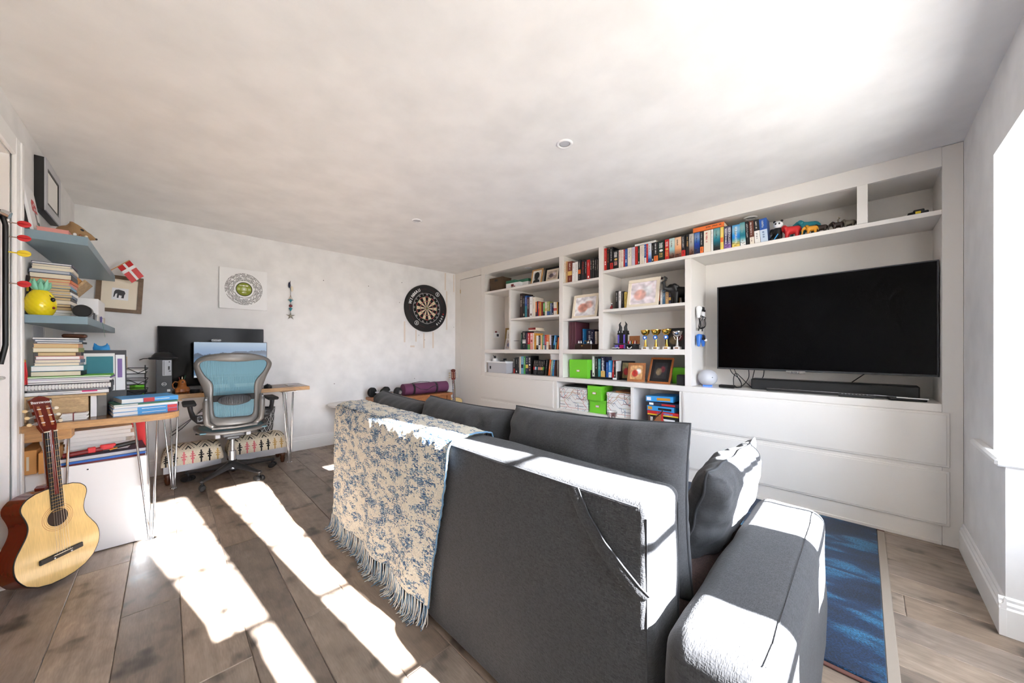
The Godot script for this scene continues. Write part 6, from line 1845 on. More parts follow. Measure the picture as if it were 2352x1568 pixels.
func lower_shelf_things() -> void:
	lidded_box("storage_box", "white box printed with a coloured line diagram beside the drawers", Vector3(3.225, 0.4583, -2.29), Vector3(0.37, 0.24, 0.30), 0.03, M.map_box, false, "line diagram boxes")
	lidded_box("storage_box", "white box printed with a coloured line diagram near the glass", Vector3(3.225, 0.4583, -1.735), Vector3(0.27, 0.235, 0.30), 0.03, M.map_box, false, "line diagram boxes")
	lidded_box("storage_box", "lime green card box below another between the diagram boxes", Vector3(3.235, 0.4583, -1.985), Vector3(0.20, 0.138, 0.24), 0.03, M.green, true, "lime green card boxes")
	lidded_box("storage_box", "lime green card box stacked on top between the diagram boxes", Vector3(3.205, 0.5968, -2.005), Vector3(0.17, 0.15, 0.24), 0.04, M.green, true, "lime green card boxes")
	for k in 3:
		solo("folder", ["black folder lying on the diagram box beside the drawers", "white folder lying under the black one on diagram box", "tan tray lying on the diagram box near the glass"][k], "folder", MB.new().box([Vector3(3.38, 0.716, -2.29), Vector3(3.38, 0.7035, -2.29), Vector3(3.38, 0.7005, -1.70)][k], [Vector3(0.22, 0.014, 0.28), Vector3(0.24, 0.010, 0.30), Vector3(0.22, 0.014, 0.19)][k], 0.002), [M.black, M.white, M.tan_wood][k])
	for k in 3:
		solo("magazine", ["dark red magazine uppermost on the low shelf pile", "dark grey magazine in the middle of low shelf pile", "black magazine at the bottom of low shelf pile"][k], "magazine", MB.new().box(Vector3(3.36, [0.408, 0.3625, 0.302][k], -1.85), Vector3(0.26, 0.029 if k == 0 else 0.06, 0.42), 0.003), [M.dark_red, M.charcoal, M.black][k], "magazines on the low shelf")
	solo("magazine_box", "grey magazine box on the bottom of the open base shelving", "box", MB.new().box(Vector3(3.37, 0.1915, -1.85), Vector3(0.28, 0.16, 0.44), 0.003), M.charcoal)
	# board games in the narrow compartment
	var gm := [[0.110, 0.06, 0.29, "dark red board game box at the bottom of the games stack", M.dark_red, "", M.white], [0.1705, 0.06, 0.29, "brown patterned board game box low in the games stack", M.walnut, "", M.white], [0.231, 0.08, 0.295, "deep blue board game box behind the wooden sail", M.navy, "", M.white], [0.3115, 0.06, 0.29, "black board game box just below the tension box", M.black, "", M.white], [0.372, 0.075, 0.295, "black board game box lettered in white beside wooden sail", M.black, "TENSION", M.white], [0.4475, 0.072, 0.295, "black board game box with small white lettering above wooden sail", M.black, "", M.white], [0.520, 0.042, 0.285, "red and yellow board game box with blue lettering", M.red, "LABYRINTH", M.sky_blue], [0.5625, 0.046, 0.25, "light blue board game box with dark label panel", M.sky_blue, "", M.black], [0.609, 0.034, 0.29, "navy board game box with red lettering under the top box", M.navy, "", M.red], [0.6435, 0.052, 0.25, "bright blue tilted game box on top of the stack", M.sky_blue, "", M.mustard]]
	for k in gm.size():
		var g: Array = gm[k]
		var zc: float = -1.30 + [0.0, 0.01, 0.0, 0.008, 0.0, 0.01, 0.0, -0.02, 0.012, -0.03][k]
		var o := thing("board_game", g[3], "game box", Vector3(3.225, g[0] + 0.0004, zc), 0, "board games in the narrow compartment")
		if k == 9:
			o.rotation.x = -0.035
			o.position.y += 0.0055
		part(o, "box", MB.new().bx(0, 0.27, 0, g[1] - 0.0008, -g[2] / 2, g[2] / 2, 0.002), g[4])
		var B := [Vector3(0, 0, 1), Vector3(0, 1, 0), Vector3(-1, 0, 0)]
		if g[5] != "":
			part(o, "lettering", MB.new().basis(B[0], B[1], B[2], Vector3(-0.0008, g[1] * 0.5, 0.06 if k == 4 else 0.02)).text(g[5], g[1] * 0.62, 0.001, "Droid Sans", true), g[6])
		elif k > 4:
			part(o, "print", MB.new().bx(-0.001, 0, g[1] * 0.25, g[1] * 0.7, -0.02, 0.10, 0.0), g[6])
			part(o, "print", MB.new().bx(-0.001, 0, g[1] * 0.2, g[1] * 0.8, -g[2] / 2 + 0.01, -g[2] / 2 + 0.05), M.white if k != 7 else M.mustard)
		if k == 6:
			part(o, "stripe", MB.new().bx(-0.0006, 0, 0.002, 0.014, -g[2] / 2 + 0.004, g[2] / 2 - 0.004), M.yellow_soft)
		if k == 4:
			part(o, "stripe", MB.new().bx(-0.0006, 0, g[1] - 0.012, g[1] - 0.003, -g[2] / 2 + 0.004, g[2] / 2 - 0.004), M.mustard)
	solo("paperback", "narrow teal book standing beside the wooden sail", "book", MB.new().box(Vector3(3.21, 0.26, -1.515), Vector3(0.02, 0.29, 0.04), 0.002), M.teal)
	# wooden sail with a spiral, on its pole
	var sl := thing("wooden_sail", "carved wooden toy sail with dark spiral leaning against board games", "toy", Vector3(3.185, 0.1105, -1.29), 0)
	var B2 := [Vector3(0, 0, 1), Vector3(0, 1, 0), Vector3(-1, 0, 0)]
	part(sl, "sail", MB.new().basis(B2[0], B2[1], B2[2], Vector3.ZERO).prism(PackedVector2Array([Vector2(-0.10, 0.10), Vector2(0.06, 0.165), Vector2(0.145, 0.27), Vector2(0.135, 0.295), Vector2(0.05, 0.335), Vector2(0.015, 0.385), Vector2(0.0, 0.435), Vector2(-0.045, 0.405), Vector2(-0.085, 0.34), Vector2(-0.10, 0.25)]), -0.008, 0.004, false, 0.002), M.tan_wood)
	var spi := []
	for i in 73:
		var a := i * 0.245 + 2.2
		var r := 0.006 + 0.054 * i / 72.0
		spi.append(Vector3(-0.005, 0.30 + r * sin(a), -0.03 - r * cos(a)))
	part(sl, "spiral", MB.new().tube(spi, 0.0048, 6, true, 0.5), M.walnut)
	part(sl, "pole", MB.new().tube([Vector3(0.012, 0.001, -0.12), Vector3(0.008, 0.25, -0.118), Vector3(0.004, 0.42, -0.115)], 0.009, 8), M.walnut)
	part(sl, "edge_rope", MB.new().tube([Vector3(-0.002, 0.26, -0.104), Vector3(-0.002, 0.35, -0.088), Vector3(-0.002, 0.41, -0.048), Vector3(-0.004, 0.45, -0.0), Vector3(-0.006, 0.475, 0.01)], 0.006, 8), M.walnut)
	part(sl, "ribbon", MB.new().bx(-0.008, -0.005, 0.37, 0.45, 0.0, 0.014), M.red)
	# side table with a drinking glass, in front of the shelving
	var st := thing("side_table", "low round white side table hidden behind the sofa cushions", "table", Vector3(2.30, 0, -1.292))
	part(st, "top", MB.new().cyl(0.20, 0.20, 0.555, 0.575, 32), M.white)
	part(st, "stem", MB.new().cyl(0.018, 0.018, 0.03, 0.555, 14), M.white)
	part(st, "foot", MB.new().lathe([Vector2(0.001, 0.0142), Vector2(0.13, 0.0142), Vector2(0.13, 0.022), Vector2(0.03, 0.034), Vector2(0.001, 0.036)], 28), M.white)
	solo("drinking_glass", "clear flared drinking glass seen above the sofa cushion", "glass", MB.new().at(Vector3(2.30, 0.5755, -1.292)).lathe([Vector2(0.001, 0), Vector2(0.026, 0), Vector2(0.028, 0.004), Vector2(0.024, 0.03), Vector2(0.027, 0.06), Vector2(0.038, 0.104), Vector2(0.0365, 0.104), Vector2(0.025, 0.06), Vector2(0.022, 0.03), Vector2(0.024, 0.01), Vector2(0.001, 0.008)], 28), M.tumbler)

func wall_things() -> void:
	# ---- dartboard in its black surround on the far wall
	var db := thing("dartboard", "round dartboard in a thick black surround on the white wall", "dartboard", Vector3(2.667, 1.727, -4.4795))
	var B := Basis(Vector3(1, 0, 0), Vector3(0, 0, 1), Vector3(0, -1, 0))
	var sur := MB.new()
	sur.t = Transform3D(B, Vector3.ZERO)
	sur.lathe([Vector2(0.228, 0.0), Vector2(0.228, 0.046), Vector2(0.236, 0.052), Vector2(0.318, 0.052), Vector2(0.332, 0.046), Vector2(0.338, 0.030), Vector2(0.338, 0.0)], 64)
	part(db, "surround", sur, M.rubber)
	var dart_tex := picture(512, 512, func(x: int, y: int):
		var p := Vector2(x - 255.5, y - 255.5) / 255.5
		var r := p.length() * 0.2255
		var a := fposmod(atan2(p.x, -p.y) / TAU * 20.0 + 0.5, 20.0)
		var odd := int(a) % 2 == 1
		var red := Color(0.80, 0.10, 0.10)
		var grn := Color(0.10, 0.45, 0.20)
		if r > 0.170:
			return Color(0.02, 0.02, 0.02)
		if r < 0.00635:
			return red
		if r < 0.0159:
			return grn
		if (r > 0.162 or (r > 0.099 and r < 0.107)):
			return grn if odd else red
		return Color(0.86, 0.78, 0.66) if odd else Color(0.03, 0.03, 0.03))
	mat("dart_face", Color.WHITE, 0.85, 0.0, dart_tex)
	var fc := MB.new()
	for k in 48:
		var a := TAU * k / 48.0
		var b := TAU * (k + 1) / 48.0
		var r := 0.2255
		var i := fc.pv(Vector3(0, 0, 0.040), Vector3.BACK, Vector2(0.5, 0.5))
		fc.pv(Vector3(cos(a), sin(a), 0) * r + Vector3(0, 0, 0.040), Vector3.BACK, Vector2(0.5 + cos(a) * 0.5, 0.5 - sin(a) * 0.5))
		fc.pv(Vector3(cos(b), sin(b), 0) * r + Vector3(0, 0, 0.040), Vector3.BACK, Vector2(0.5 + cos(b) * 0.5, 0.5 - sin(b) * 0.5))
		fc.tri_i(i, i + 1, i + 2)
	var face := part(db, "face", fc, M.dart_face)
	var wire := MB.new()
	for r in [0.0159, 0.099, 0.107, 0.162, 0.170]:
		var pts := []
		for k in 49:
			pts.append(Vector3(cos(TAU * k / 48.0) * r, sin(TAU * k / 48.0) * r, 0.0415))
		wire.tube(pts, 0.0007, 4, false)
	for k in 20:
		var a := TAU * (k + 0.5) / 20.0
		wire.tube([Vector3(cos(a) * 0.016, sin(a) * 0.016, 0.0415), Vector3(cos(a) * 0.17, sin(a) * 0.17, 0.0415)], 0.0006, 4, false)
	part(face, "wires", wire, M.steel)
	var rp := []
	for k in 65:
		rp.append(Vector3(cos(TAU * k / 64.0) * 0.216, sin(TAU * k / 64.0) * 0.216, 0.042))
	part(face, "number_ring", MB.new().tube(rp, 0.0018, 6, false), M.white)
	var nums := [20, 1, 18, 4, 13, 6, 10, 15, 2, 17, 3, 19, 7, 16, 8, 11, 14, 9, 12, 5]
	for k in 20:
		var a := PI / 2 - TAU * k / 20.0
		part(face, "number", MB.new().at(Vector3(cos(a) * 0.197, sin(a) * 0.197, 0.0412), Vector3(0, 0, a - PI / 2)).text(str(nums[k]), 0.028, 0.001), M.white)
	# lettering set round the surround
	for w in [["WINMAU", 142.0, 0.058, M.white, 9.5], ["BLADE", -38.0, 0.040, M.white, 8.0]]:
		var s: String = w[0]
		for i in s.length():
			var off: float = (i - (s.length() - 1) / 2.0) * w[4]
			var top: bool = w[1] > 0
			var a: float = deg_to_rad(w[1] - off if top else w[1] + off)
			part(db, "letter", MB.new().at(Vector3(cos(a) * 0.276, sin(a) * 0.276, 0.0525), Vector3(0, 0, a - PI / 2 if top else a + PI / 2)).text(s[i], w[2], 0.0012, "Droid Sans", true), w[3])
	part(db, "letter", MB.new().at(Vector3(cos(deg_to_rad(-14.0)) * 0.276, sin(deg_to_rad(-14.0)) * 0.276, 0.0525), Vector3(0, 0, deg_to_rad(76.0))).text("6", 0.04, 0.0012, "Droid Sans", true), M.red)
	for a in [52.0, 232.0]:
		var p := Vector3(cos(deg_to_rad(a)) * 0.276, sin(deg_to_rad(a)) * 0.276, 0.0524)
		var e := MB.new()
		e.t = Transform3D(B, p)
		e.lathe([Vector2(0.027, 0.0), Vector2(0.027, 0.001), Vector2(0.032, 0.001), Vector2(0.032, 0.0)], 24)
		var em := part(db, "emblem_ring", e, M.white)
		part(em, "emblem", MB.new().at(p).text("3", 0.045, 0.0012, "Droid Sans", true), M.white)
	for a in [[92, 112], [62, 82], [22, 42], [-24, -2], [170, 190], [205, 222], [242, 262], [280, 298]]:
		var pts := []
		for k in 9:
			var t := deg_to_rad(lerpf(a[0], a[1], k / 8.0))
			pts.append(Vector3(cos(t) * 0.276, sin(t) * 0.276, 0.0522))
		part(db, "red_arc", MB.new().tube(pts, 0.0028, 4, true, 0.3), M.dark_red)
	# ---- square canvas with a ring of lettering round a green record label
	var ring := picture(512, 512, func(x: int, y: int):
		var p := Vector2(x - 255.5, y - 255.5) / 255.5
		var r := p.length()
		var a := fposmod(atan2(p.y, p.x) / TAU, 1.0)
		var c := Color(0.95, 0.95, 0.95)
		if r < 0.05:
			return Color(0.93, 0.93, 0.90)
		if r < 0.115:
			return Color(0.74, 0.76, 0.56)
		if r < 0.32:
			c = Color(0.52, 0.56, 0.16)
			if absf(p.y + 0.0) < 0.09:
				c = Color(0.60, 0.64, 0.26)
			if absf(p.y) < 0.05 and absf(absf(p.x) - 0.22) < 0.05 and (int(x / 3) + int(y / 4)) % 2 == 0:
				c = Color(0.9, 0.9, 0.8)
			if p.y < -0.15 and p.y > -0.21 and absf(p.x) < 0.20 and hash1(x / 6, 3) > 0.3:
				c = Color(0.93, 0.93, 0.88)
			if p.y > 0.14 and p.y < 0.19 and absf(p.x) < 0.09 and hash1(x / 5, 9) > 0.3:
				c = Color(0.93, 0.93, 0.88)
			return c
		if r < 0.35:
			return Color(0.04, 0.04, 0.04)
		if r > 0.42 and r < 0.80:
			var row := int((r - 0.42) / 0.038)
			var f := fposmod((r - 0.42) / 0.038, 1.0)
			var s := int(a * (90.0 + row * 9.0))
			var fs := fposmod(a * (90.0 + row * 9.0), 1.0)
			if f > 0.18 and f < 0.84 and hash1(s / 3, row + 40) > 0.15:
				var g := hash1(s * 7 + int(fs * 3.0), row * 3 + int(f * 3.0))
				if g > 0.38:
					return Color(0.08, 0.08, 0.08)
		return c)
	mat("record_print", Color.WHITE, 0.8, 0.0, ring)
	var cv := thing("canvas_print", "white square canvas with circular lettering around a green record label", "picture", Vector3(0.5615, 1.747, -4.4795))
	part(cv, "canvas", MB.new().box(Vector3(0, 0, 0.0125), Vector3(0.392, 0.408, 0.025), 0.002), M.white)
	var pm := MB.new()
	pm.pic(Vector3(-0.194, -0.202, 0.0254), Vector3(0.194, -0.202, 0.0254), Vector3(0.194, 0.202, 0.0254), Vector3(-0.194, 0.202, 0.0254))
	part(cv, "print", pm, M.record_print)
	# ---- hanging charm
	var hc := thing("hanging_charm", "string of beads and metal charms ending in a starfish", "ornament", Vector3(0.973, 1.458, -4.462))
	part(hc, "cord", MB.new().tube([Vector3(0, 0.434, -0.012), Vector3(-0.004, 0.38, 0), Vector3(0, 0.28, 0), Vector3(0.001, 0.15, 0), Vector3(0, 0.05, 0)], 0.002, 6), M.charcoal)
	part(hc, "tassel", MB.new().ball(Vector3(-0.012, 0.385, 0.004), Vector3(0.012, 0.032, 0.01), 10, 8), M.navy)
	part(hc, "shell", MB.new().ball(Vector3(0.012, 0.345, 0.004), Vector3(0.012, 0.03, 0.009), 10, 8), M.bone)
	for b in [[0.215, 0.028, M.teal], [0.12, 0.020, M.teal]]:
		part(hc, "bell_bead", MB.new().at(Vector3(0, b[0], 0.003)).lathe([Vector2(0.003, -0.02), Vector2(0.008, -0.012), Vector2(0.012, 0.0), Vector2(b[1], 0.006), Vector2(0.012, 0.012), Vector2(0.003, 0.016)], 14), b[2])
	part(hc, "red_bead", MB.new().ball(Vector3(0, 0.157, 0.003), Vector3(0.018, 0.015, 0.016), 12, 8), M.dark_red)
	for s in [-1.0, 0.0, 1.0]:
		part(hc, "string", MB.new().tube([Vector3(0, 0.275, 0), Vector3(s * 0.02, 0.225, 0.002)], 0.0012, 5), M.gold_wood)
	var star := PackedVector2Array()
	for i in 10:
		var a := PI / 2 + TAU * i / 10.0
		star.append(Vector2(cos(a), sin(a)) * (0.046 if i % 2 == 0 else 0.012))
	part(hc, "starfish", MB.new().at(Vector3(0, 0.045, 0)).prism(star, 0, 0.008, false, 0.002), M.pewter)
	# ---- framed elephant drawing, hanging a little askew
	var ef := thing("framed_drawing", "brown wood frame with small elephant drawing on cream mount", "picture", Vector3(-0.285, 1.605, -4.4795))
	ef.rotation.z = -0.045
	var f := MB.new()
	for s in [[-0.134, 0.134, -0.156, -0.126], [-0.134, 0.134, 0.126, 0.156], [-0.134, -0.104, -0.126, 0.126], [0.104, 0.134, -0.126, 0.126]]:
		f.bx(s[0], s[1], s[2], s[3], 0, 0.02, 0.002)
	part(ef, "frame", f, M.brown_frame)
	part(ef, "mount", MB.new().bx(-0.104, 0.104, -0.126, 0.126, 0.002, 0.009), M.cream_wood)
	part(ef, "paper", MB.new().bx(-0.045, 0.05, -0.05, 0.05, 0.009, 0.0095), M.white)
	part(ef, "drawing", MB.new().prism(PackedVector2Array([Vector2(-0.036, -0.028), Vector2(-0.030, -0.028), Vector2(-0.024, 0.0), Vector2(-0.014, 0.004), Vector2(-0.016, -0.034), Vector2(-0.006, -0.034), Vector2(-0.004, -0.010), Vector2(0.012, -0.012), Vector2(0.010, -0.034), Vector2(0.024, -0.034), Vector2(0.026, -0.008), Vector2(0.032, 0.010), Vector2(0.026, 0.028), Vector2(0.006, 0.034), Vector2(-0.008, 0.038), Vector2(-0.024, 0.034), Vector2(-0.032, 0.018)]), 0.0095, 0.0100), M.charcoal)
	# ---- small flag on a stick fixed to the shelf end
	var fl := thing("small_flag", "small red flag with white cross on a wooden stick", "flag", Vector3(-0.335, 1.745, -4.30))
	part(fl, "stick", MB.new().tube([Vector3(-0.02, -0.002, 0.0), Vector3(0.115, 0.13, 0)], 0.0035, 8), M.gold_wood)
	part(fl, "suction_cup", MB.new().ball(Vector3(-0.02, -0.002, 0), Vector3(0.011, 0.007, 0.011), 10, 6), M.white)
	var fx := Vector3(0.080, -0.118, 0.0)
	var fy := Vector3(0.069, 0.067, 0.0)
	var o0 := Vector3(0.048, 0.060, 0.001)
	var cl := [MB.new(), MB.new()]
	var us := [0.0, 0.28, 0.44, 1.0]
	var vs := [0.0, 0.41, 0.59, 1.0]
	for i in 3:
		for j in 3:
			var k := 1 if i == 1 or j == 1 else 0
			var q := []
			for c in [[us[i], vs[j]], [us[i + 1], vs[j]], [us[i + 1], vs[j + 1]], [us[i], vs[j + 1]]]:
				q.append(o0 + fx * c[0] + fy * c[1] + Vector3(0, 0, 0.006 * sin(c[0] * 5.0)))
			cl[k].quad(q[0], q[1], q[2], q[3])
			cl[k].quad(q[3] - Vector3(0, 0, 0.0006), q[2] - Vector3(0, 0, 0.0006), q[1] - Vector3(0, 0, 0.0006), q[0] - Vector3(0, 0, 0.0006))
	part(fl, "red_cloth", cl[0], M.red)
	part(fl, "white_cross", cl[1], M.white)

# flat-lying book, spine towards +X, base centre at the origin
func lying(called: String, label: String, at: Vector3, w: float, d: float, th: float, cover: Material, pages: Material, turn := 0.0, group := "", cat := "book") -> Node3D:
	var o := thing(called, label, cat, at, turn, group)
	var b := minf(0.002, th * 0.2)
	part(o, "cover", MB.new().bx(-w / 2, w / 2, 0, b, -d / 2, d / 2).bx(-w / 2, w / 2, th - b, th, -d / 2, d / 2).bx(w / 2 - b, w / 2, b, th - b, -d / 2, d / 2), cover)
	part(o, "pages", MB.new().bx(-w / 2 + 0.003, w / 2 - b, b, th - b, -d / 2 + 0.003, d / 2 - 0.003), pages)
	return o

func left_shelves() -> void:
	for y in [[1.695, 1.742, "grey blue floating shelf high on the side wall"], [1.268, 1.309, "grey blue floating shelf below the higher one"]]:
		var s := thing("floating_shelf", y[2], "shelf", Vector3.ZERO, 0, "grey blue floating shelves")
		part(s, "board", MB.new().bx(-0.529, -0.305, y[0], y[1], -4.37, -2.972, 0.001), M.shelf_blue)
		part(s, "end_panel", MB.new().bx(-0.529, -0.3055, y[0] + 0.0005, y[1] - 0.0005, -2.972, -2.9705), M.shelf_blue)
	# upper shelf
	var mc := thing("mushroom_canvas", "white canvas with red spotted mushroom leaning on the wall", "picture", Vector3(-0.49, 1.7423, -3.10))
	mc.rotation = Vector3(0, 0.0, 0.14)
	part(mc, "canvas", MB.new().box(Vector3(0, 0.125, 0), Vector3(0.012, 0.25, 0.20), 0.001), M.white)
	part(mc, "cap_print", MB.new().basis(Vector3(0, 0, -1), Vector3.UP, Vector3(1, 0, 0), Vector3(0.0062, 0.13, -0.02)).prism(PackedVector2Array([Vector2(-0.05, -0.01), Vector2(0.05, -0.01), Vector2(0.045, 0.03), Vector2(0.02, 0.055), Vector2(-0.02, 0.055), Vector2(-0.045, 0.03)]), 0, 0.0006), M.red)
	for q in [[-0.025, 0.02], [0.01, 0.035], [0.03, 0.01], [-0.005, 0.005]]:
		part(mc, "spot", MB.new().basis(Vector3(0, 0, -1), Vector3(1, 0, 0), Vector3(0, 1, 0) * -1.0, Vector3(0.0068, 0.13 + q[1], -0.02 - q[0])).cyl(0.007, 0.007, 0, 0.0004, 10), M.white)
	part(mc, "stem_print", MB.new().bx(0.0062, 0.0067, 0.055, 0.119, -0.035, -0.008), M.grey_plastic)
	part(mc, "leaf_print", MB.new().bx(0.0062, 0.0067, 0.03, 0.075, -0.07, -0.04), M.dark_green)
	var bf := thing("shadow_box", "deep black box frame with pale front on the side wall", "picture", Vector3(-0.5295, 1.925, -3.47))
	part(bf, "case", MB.new().bx(0, 0.035, 0, 0.30, -0.195, 0.195, 0.001), M.black)
	part(bf, "front_frame", MB.new().bx(0.035, 0.041, 0, 0.30, 0.15, 0.195).bx(0.035, 0.041, 0, 0.30, -0.195, -0.15).bx(0.035, 0.041, 0, 0.045, -0.1495, 0.1495).bx(0.035, 0.041, 0.255, 0.30, -0.1495, 0.1495), M.grey_light)
	part(bf, "inner_edge", MB.new().bx(0.035, 0.040, 0.046, 0.058, -0.149, 0.149).bx(0.035, 0.040, 0.243, 0.254, -0.149, 0.149).bx(0.035, 0.040, 0.059, 0.242, -0.149, -0.138).bx(0.035, 0.040, 0.059, 0.242, 0.138, 0.149), M.black)
	part(bf, "print", MB.new().bx(0.035, 0.036, 0.059, 0.242, -0.1375, 0.1375), M.paper)
	lying("box", "flat pink card box at the front of the high shelf", Vector3(-0.425, 1.7423, -3.05), 0.105, 0.12, 0.024, M.pink, M.pink, 0.0, "", "box")
	var bb := thing("book", "dark blue book leaning diagonally behind the pink box", "book", Vector3(-0.47, 1.7423, -3.34), 0)
	bb.rotation = Vector3(0, 0, -0.75)
	part(bb, "cover", MB.new().bx(-0.012, -0.010, 0, 0.15, -0.08, 0.08).bx(0.010, 0.012, 0, 0.15, -0.08, 0.08).bx(-0.010, 0.010, 0, 0.15, -0.08, -0.078), M.navy if false else M.teal)
	part(bb, "pages", MB.new().bx(-0.010, 0.010, 0.003, 0.147, -0.078, 0.077), M.paper_cream)
	bb.position += Vector3(-0.02, 0.012, 0)
	for k in 2:
		var pl := thing("plush_animal", ["brown plush animal with long snout at the shelf edge", "brown plush animal lying behind the long snouted one"][k], "soft toy", [Vector3(-0.365, 1.7423, -3.16), Vector3(-0.40, 1.7423, -3.52)][k], 0.2, "brown plush animals")
		part(pl, "body", MB.new().blob([[Vector3(-0.03, 0.045, -0.03), Vector3(-0.005, 0.05, 0.0), 0.046, 0.042], [Vector3(0.0, 0.055, 0.01), Vector3(0.035, 0.04, 0.015), 0.034, 0.02], [Vector3(0.035, 0.04, 0.015), Vector3(0.062, 0.032, 0.018), 0.02, 0.009], [Vector3(-0.01, 0.085, -0.02), Vector3(-0.02, 0.098, -0.02), 0.016, 0.010], [Vector3(-0.01, 0.085, 0.025), Vector3(-0.02, 0.098, 0.03), 0.016, 0.010]], 0.007, 0.015), M.brown_fur)
		part(pl, "nose", MB.new().ball(Vector3(0.070, 0.032, 0.018), Vector3(0.006, 0.006, 0.006), 8, 6), M.black)
		for s in [-1.0, 1.0]:
			part(pl, "eye", MB.new().ball(Vector3(0.014, 0.066, 0.012 + s * 0.024), Vector3(0.010, 0.008, 0.006), 10, 8), M.black_gloss)
	for k in 3:
		solo("trinket", ["tiny white trinket on high shelf edge beside pink box", "tiny tan trinket beside the white one on high shelf", "tiny cream trinket under the plush snout"][k], "trinket", MB.new().ball(Vector3(-0.352 + 0.018 * k, 1.7515, -2.995 - 0.012 * k), Vector3(0.007, 0.009, 0.007), 8, 6), [M.white, M.tan_wood, M.bone][k], "tiny trinkets on the high shelf")
	# lower shelf: pineapple jar
	var pj := thing("pineapple_jar", "glossy yellow pineapple jar with green crown and winking face", "jar", Vector3(-0.472, 1.3095, -3.05))
	var nzp := []
	for i in 29:
		var f := i / 28.0
		var r := 0.055 * pow(sin(clampf(0.10 + f * 0.86, 0, 1) * PI), 0.42) * (1.0 - 0.12 * f)
		if i == 0:
			r = 0.03
		var row := []
		for j in 49:
			var a := TAU * j / 48.0
			var bump := 0.0022 * absf(sin(a * 7.0 + f * 16.0)) * absf(sin(a * 7.0 - f * 16.0))
			row.append(Vector3(cos(a) * (r + bump), f * 0.135, sin(a) * (r + bump)))
		nzp.append(row)
	part(pj, "body", MB.new().grid(nzp, false, true).disc(0.03, 0.135, 24, true), M.yellow)
	var cr := MB.new()
	for k in 9:
		var a := TAU * k / 9.0
		cr.tube([Vector3(cos(a) * 0.012, 0.132, sin(a) * 0.012), Vector3(cos(a) * 0.026, 0.155, sin(a) * 0.026), Vector3(cos(a) * 0.034, 0.178 + 0.012 * (k % 2), sin(a) * 0.034)], [0.012, 0.012, 0.002], 6)
	cr.tube([Vector3(0, 0.13, 0), Vector3(0, 0.17, 0), Vector3(0, 0.195, 0)], [0.02, 0.018, 0.003], 8)
	part(pj, "crown", cr, M.mint)
	part(pj, "eye", MB.new().ball(Vector3(0.044, 0.085, 0.030), Vector3(0.009, 0.012, 0.008), 10, 8), M.black_gloss)
	part(pj, "lash", MB.new().tube([Vector3(0.040, 0.097, 0.034), Vector3(0.034, 0.108, 0.036)], 0.0015, 5), M.black)
	part(pj, "mouth", MB.new().ball(Vector3(0.046, 0.042, 0.026), Vector3(0.006, 0.007, 0.006), 8, 6), M.dark_red)
	# stack of paperbacks behind it
	var th := [[0.012, "white", "paper"], [0.012, "grey", "paper"], [0.014, "white", "paper"], [0.018, "brown", "paper_old"], [0.016, "black", "paper_old"], [0.020, "cream", "paper_cream"], [0.016, "black", "paper_old"], [0.015, "slate", "paper_old"], [0.016, "white", "paper_old"], [0.017, "black", "paper_old"], [0.016, "light blue", "paper_old"], [0.017, "pink", "paper_old"], [0.016, "orange", "paper_old"], [0.028, "black", "paper_cream"], [0.017, "slate", "grey_light"], [0.017, "cream", "paper_cream"], [0.013, "grey", "paper_cream"], [0.011, "navy", "paper"]]
	var y := 1.3095
	for k in th.size():
		lying("book", "%s book lying %s from bottom in the shelf stack behind pineapple jar" % [th[k][1], ordinal(k + 1)], Vector3(-0.450 + 0.008 * (hash1(k, 2) - 0.5), y, -3.235), 0.132 + 0.012 * hash1(k, 5), 0.20 + 0.012 * hash1(k, 4), th[k][0], cover_mat(th[k][1]), M[th[k][2]], 0.06 * (hash1(k, 9) - 0.5), "book stack on the side shelf")
		y += th[k][0] + 0.0004
	var bs := thing("book", "black book standing upright against the side wall by the stack", "book", Vector3(-0.521, 1.3095, -3.24))
	part(bs, "cover", MB.new().bx(-0.006, 0.004, 0, 0.215, -0.09, 0.13, 0.001), M.black)
	part(bs, "yellow_print", MB.new().bx(-0.005, 0.003, 0.13, 0.155, 0.13, 0.1305), M.yellow_soft)
	var sp := thing("speaker", "small round black speaker lying on its side at shelf edge", "speaker", Vector3(-0.333, 1.3445, -3.05), 0)
	part(sp, "body", MB.new().at(Vector3.ZERO, Vector3(PI / 2, 0, 0)).lathe([Vector2(0.001, 0.0), Vector2(0.030, 0.0), Vector2(0.034, 0.006), Vector2(0.0345, 0.012)], 28).lathe([Vector2(0.0345, -0.06), Vector2(0.0345, 0.0)], 28).disc(0.0345, -0.06, 28, false), M.grey_plastic)
	part(sp, "grille", MB.new().at(Vector3(0, 0, 0.012), Vector3(PI / 2, 0, 0)).cyl(0.0335, 0.031, 0.0, 0.003, 28), M.rubber)
	var wx := thing("box", "white open box holding small cards on the lower shelf", "box", Vector3(-0.40, 1.3095, -3.66))
	part(wx, "body", MB.new().bx(-0.085, 0.085, 0.04, 0.15, -0.16, 0.16, 0.002), M.white)
	part(wx, "stand", MB.new().bx(-0.07, 0.07, 0, 0.04, -0.14, 0.14), M.grey_light)
	for k in 4:
		solo("small_card", ["small dark card propped below the white box", "small pale card beside the dark one below white box", "small purple card below the white box", "small cream card at the far end below white box"][k], "card", MB.new().box(Vector3(-0.316, 1.333, -3.32 - k * 0.16), Vector3(0.003, 0.044, 0.06), 0.0005), [M.charcoal, M.paper, M.violet, M.bone][k], "small cards on the lower shelf")
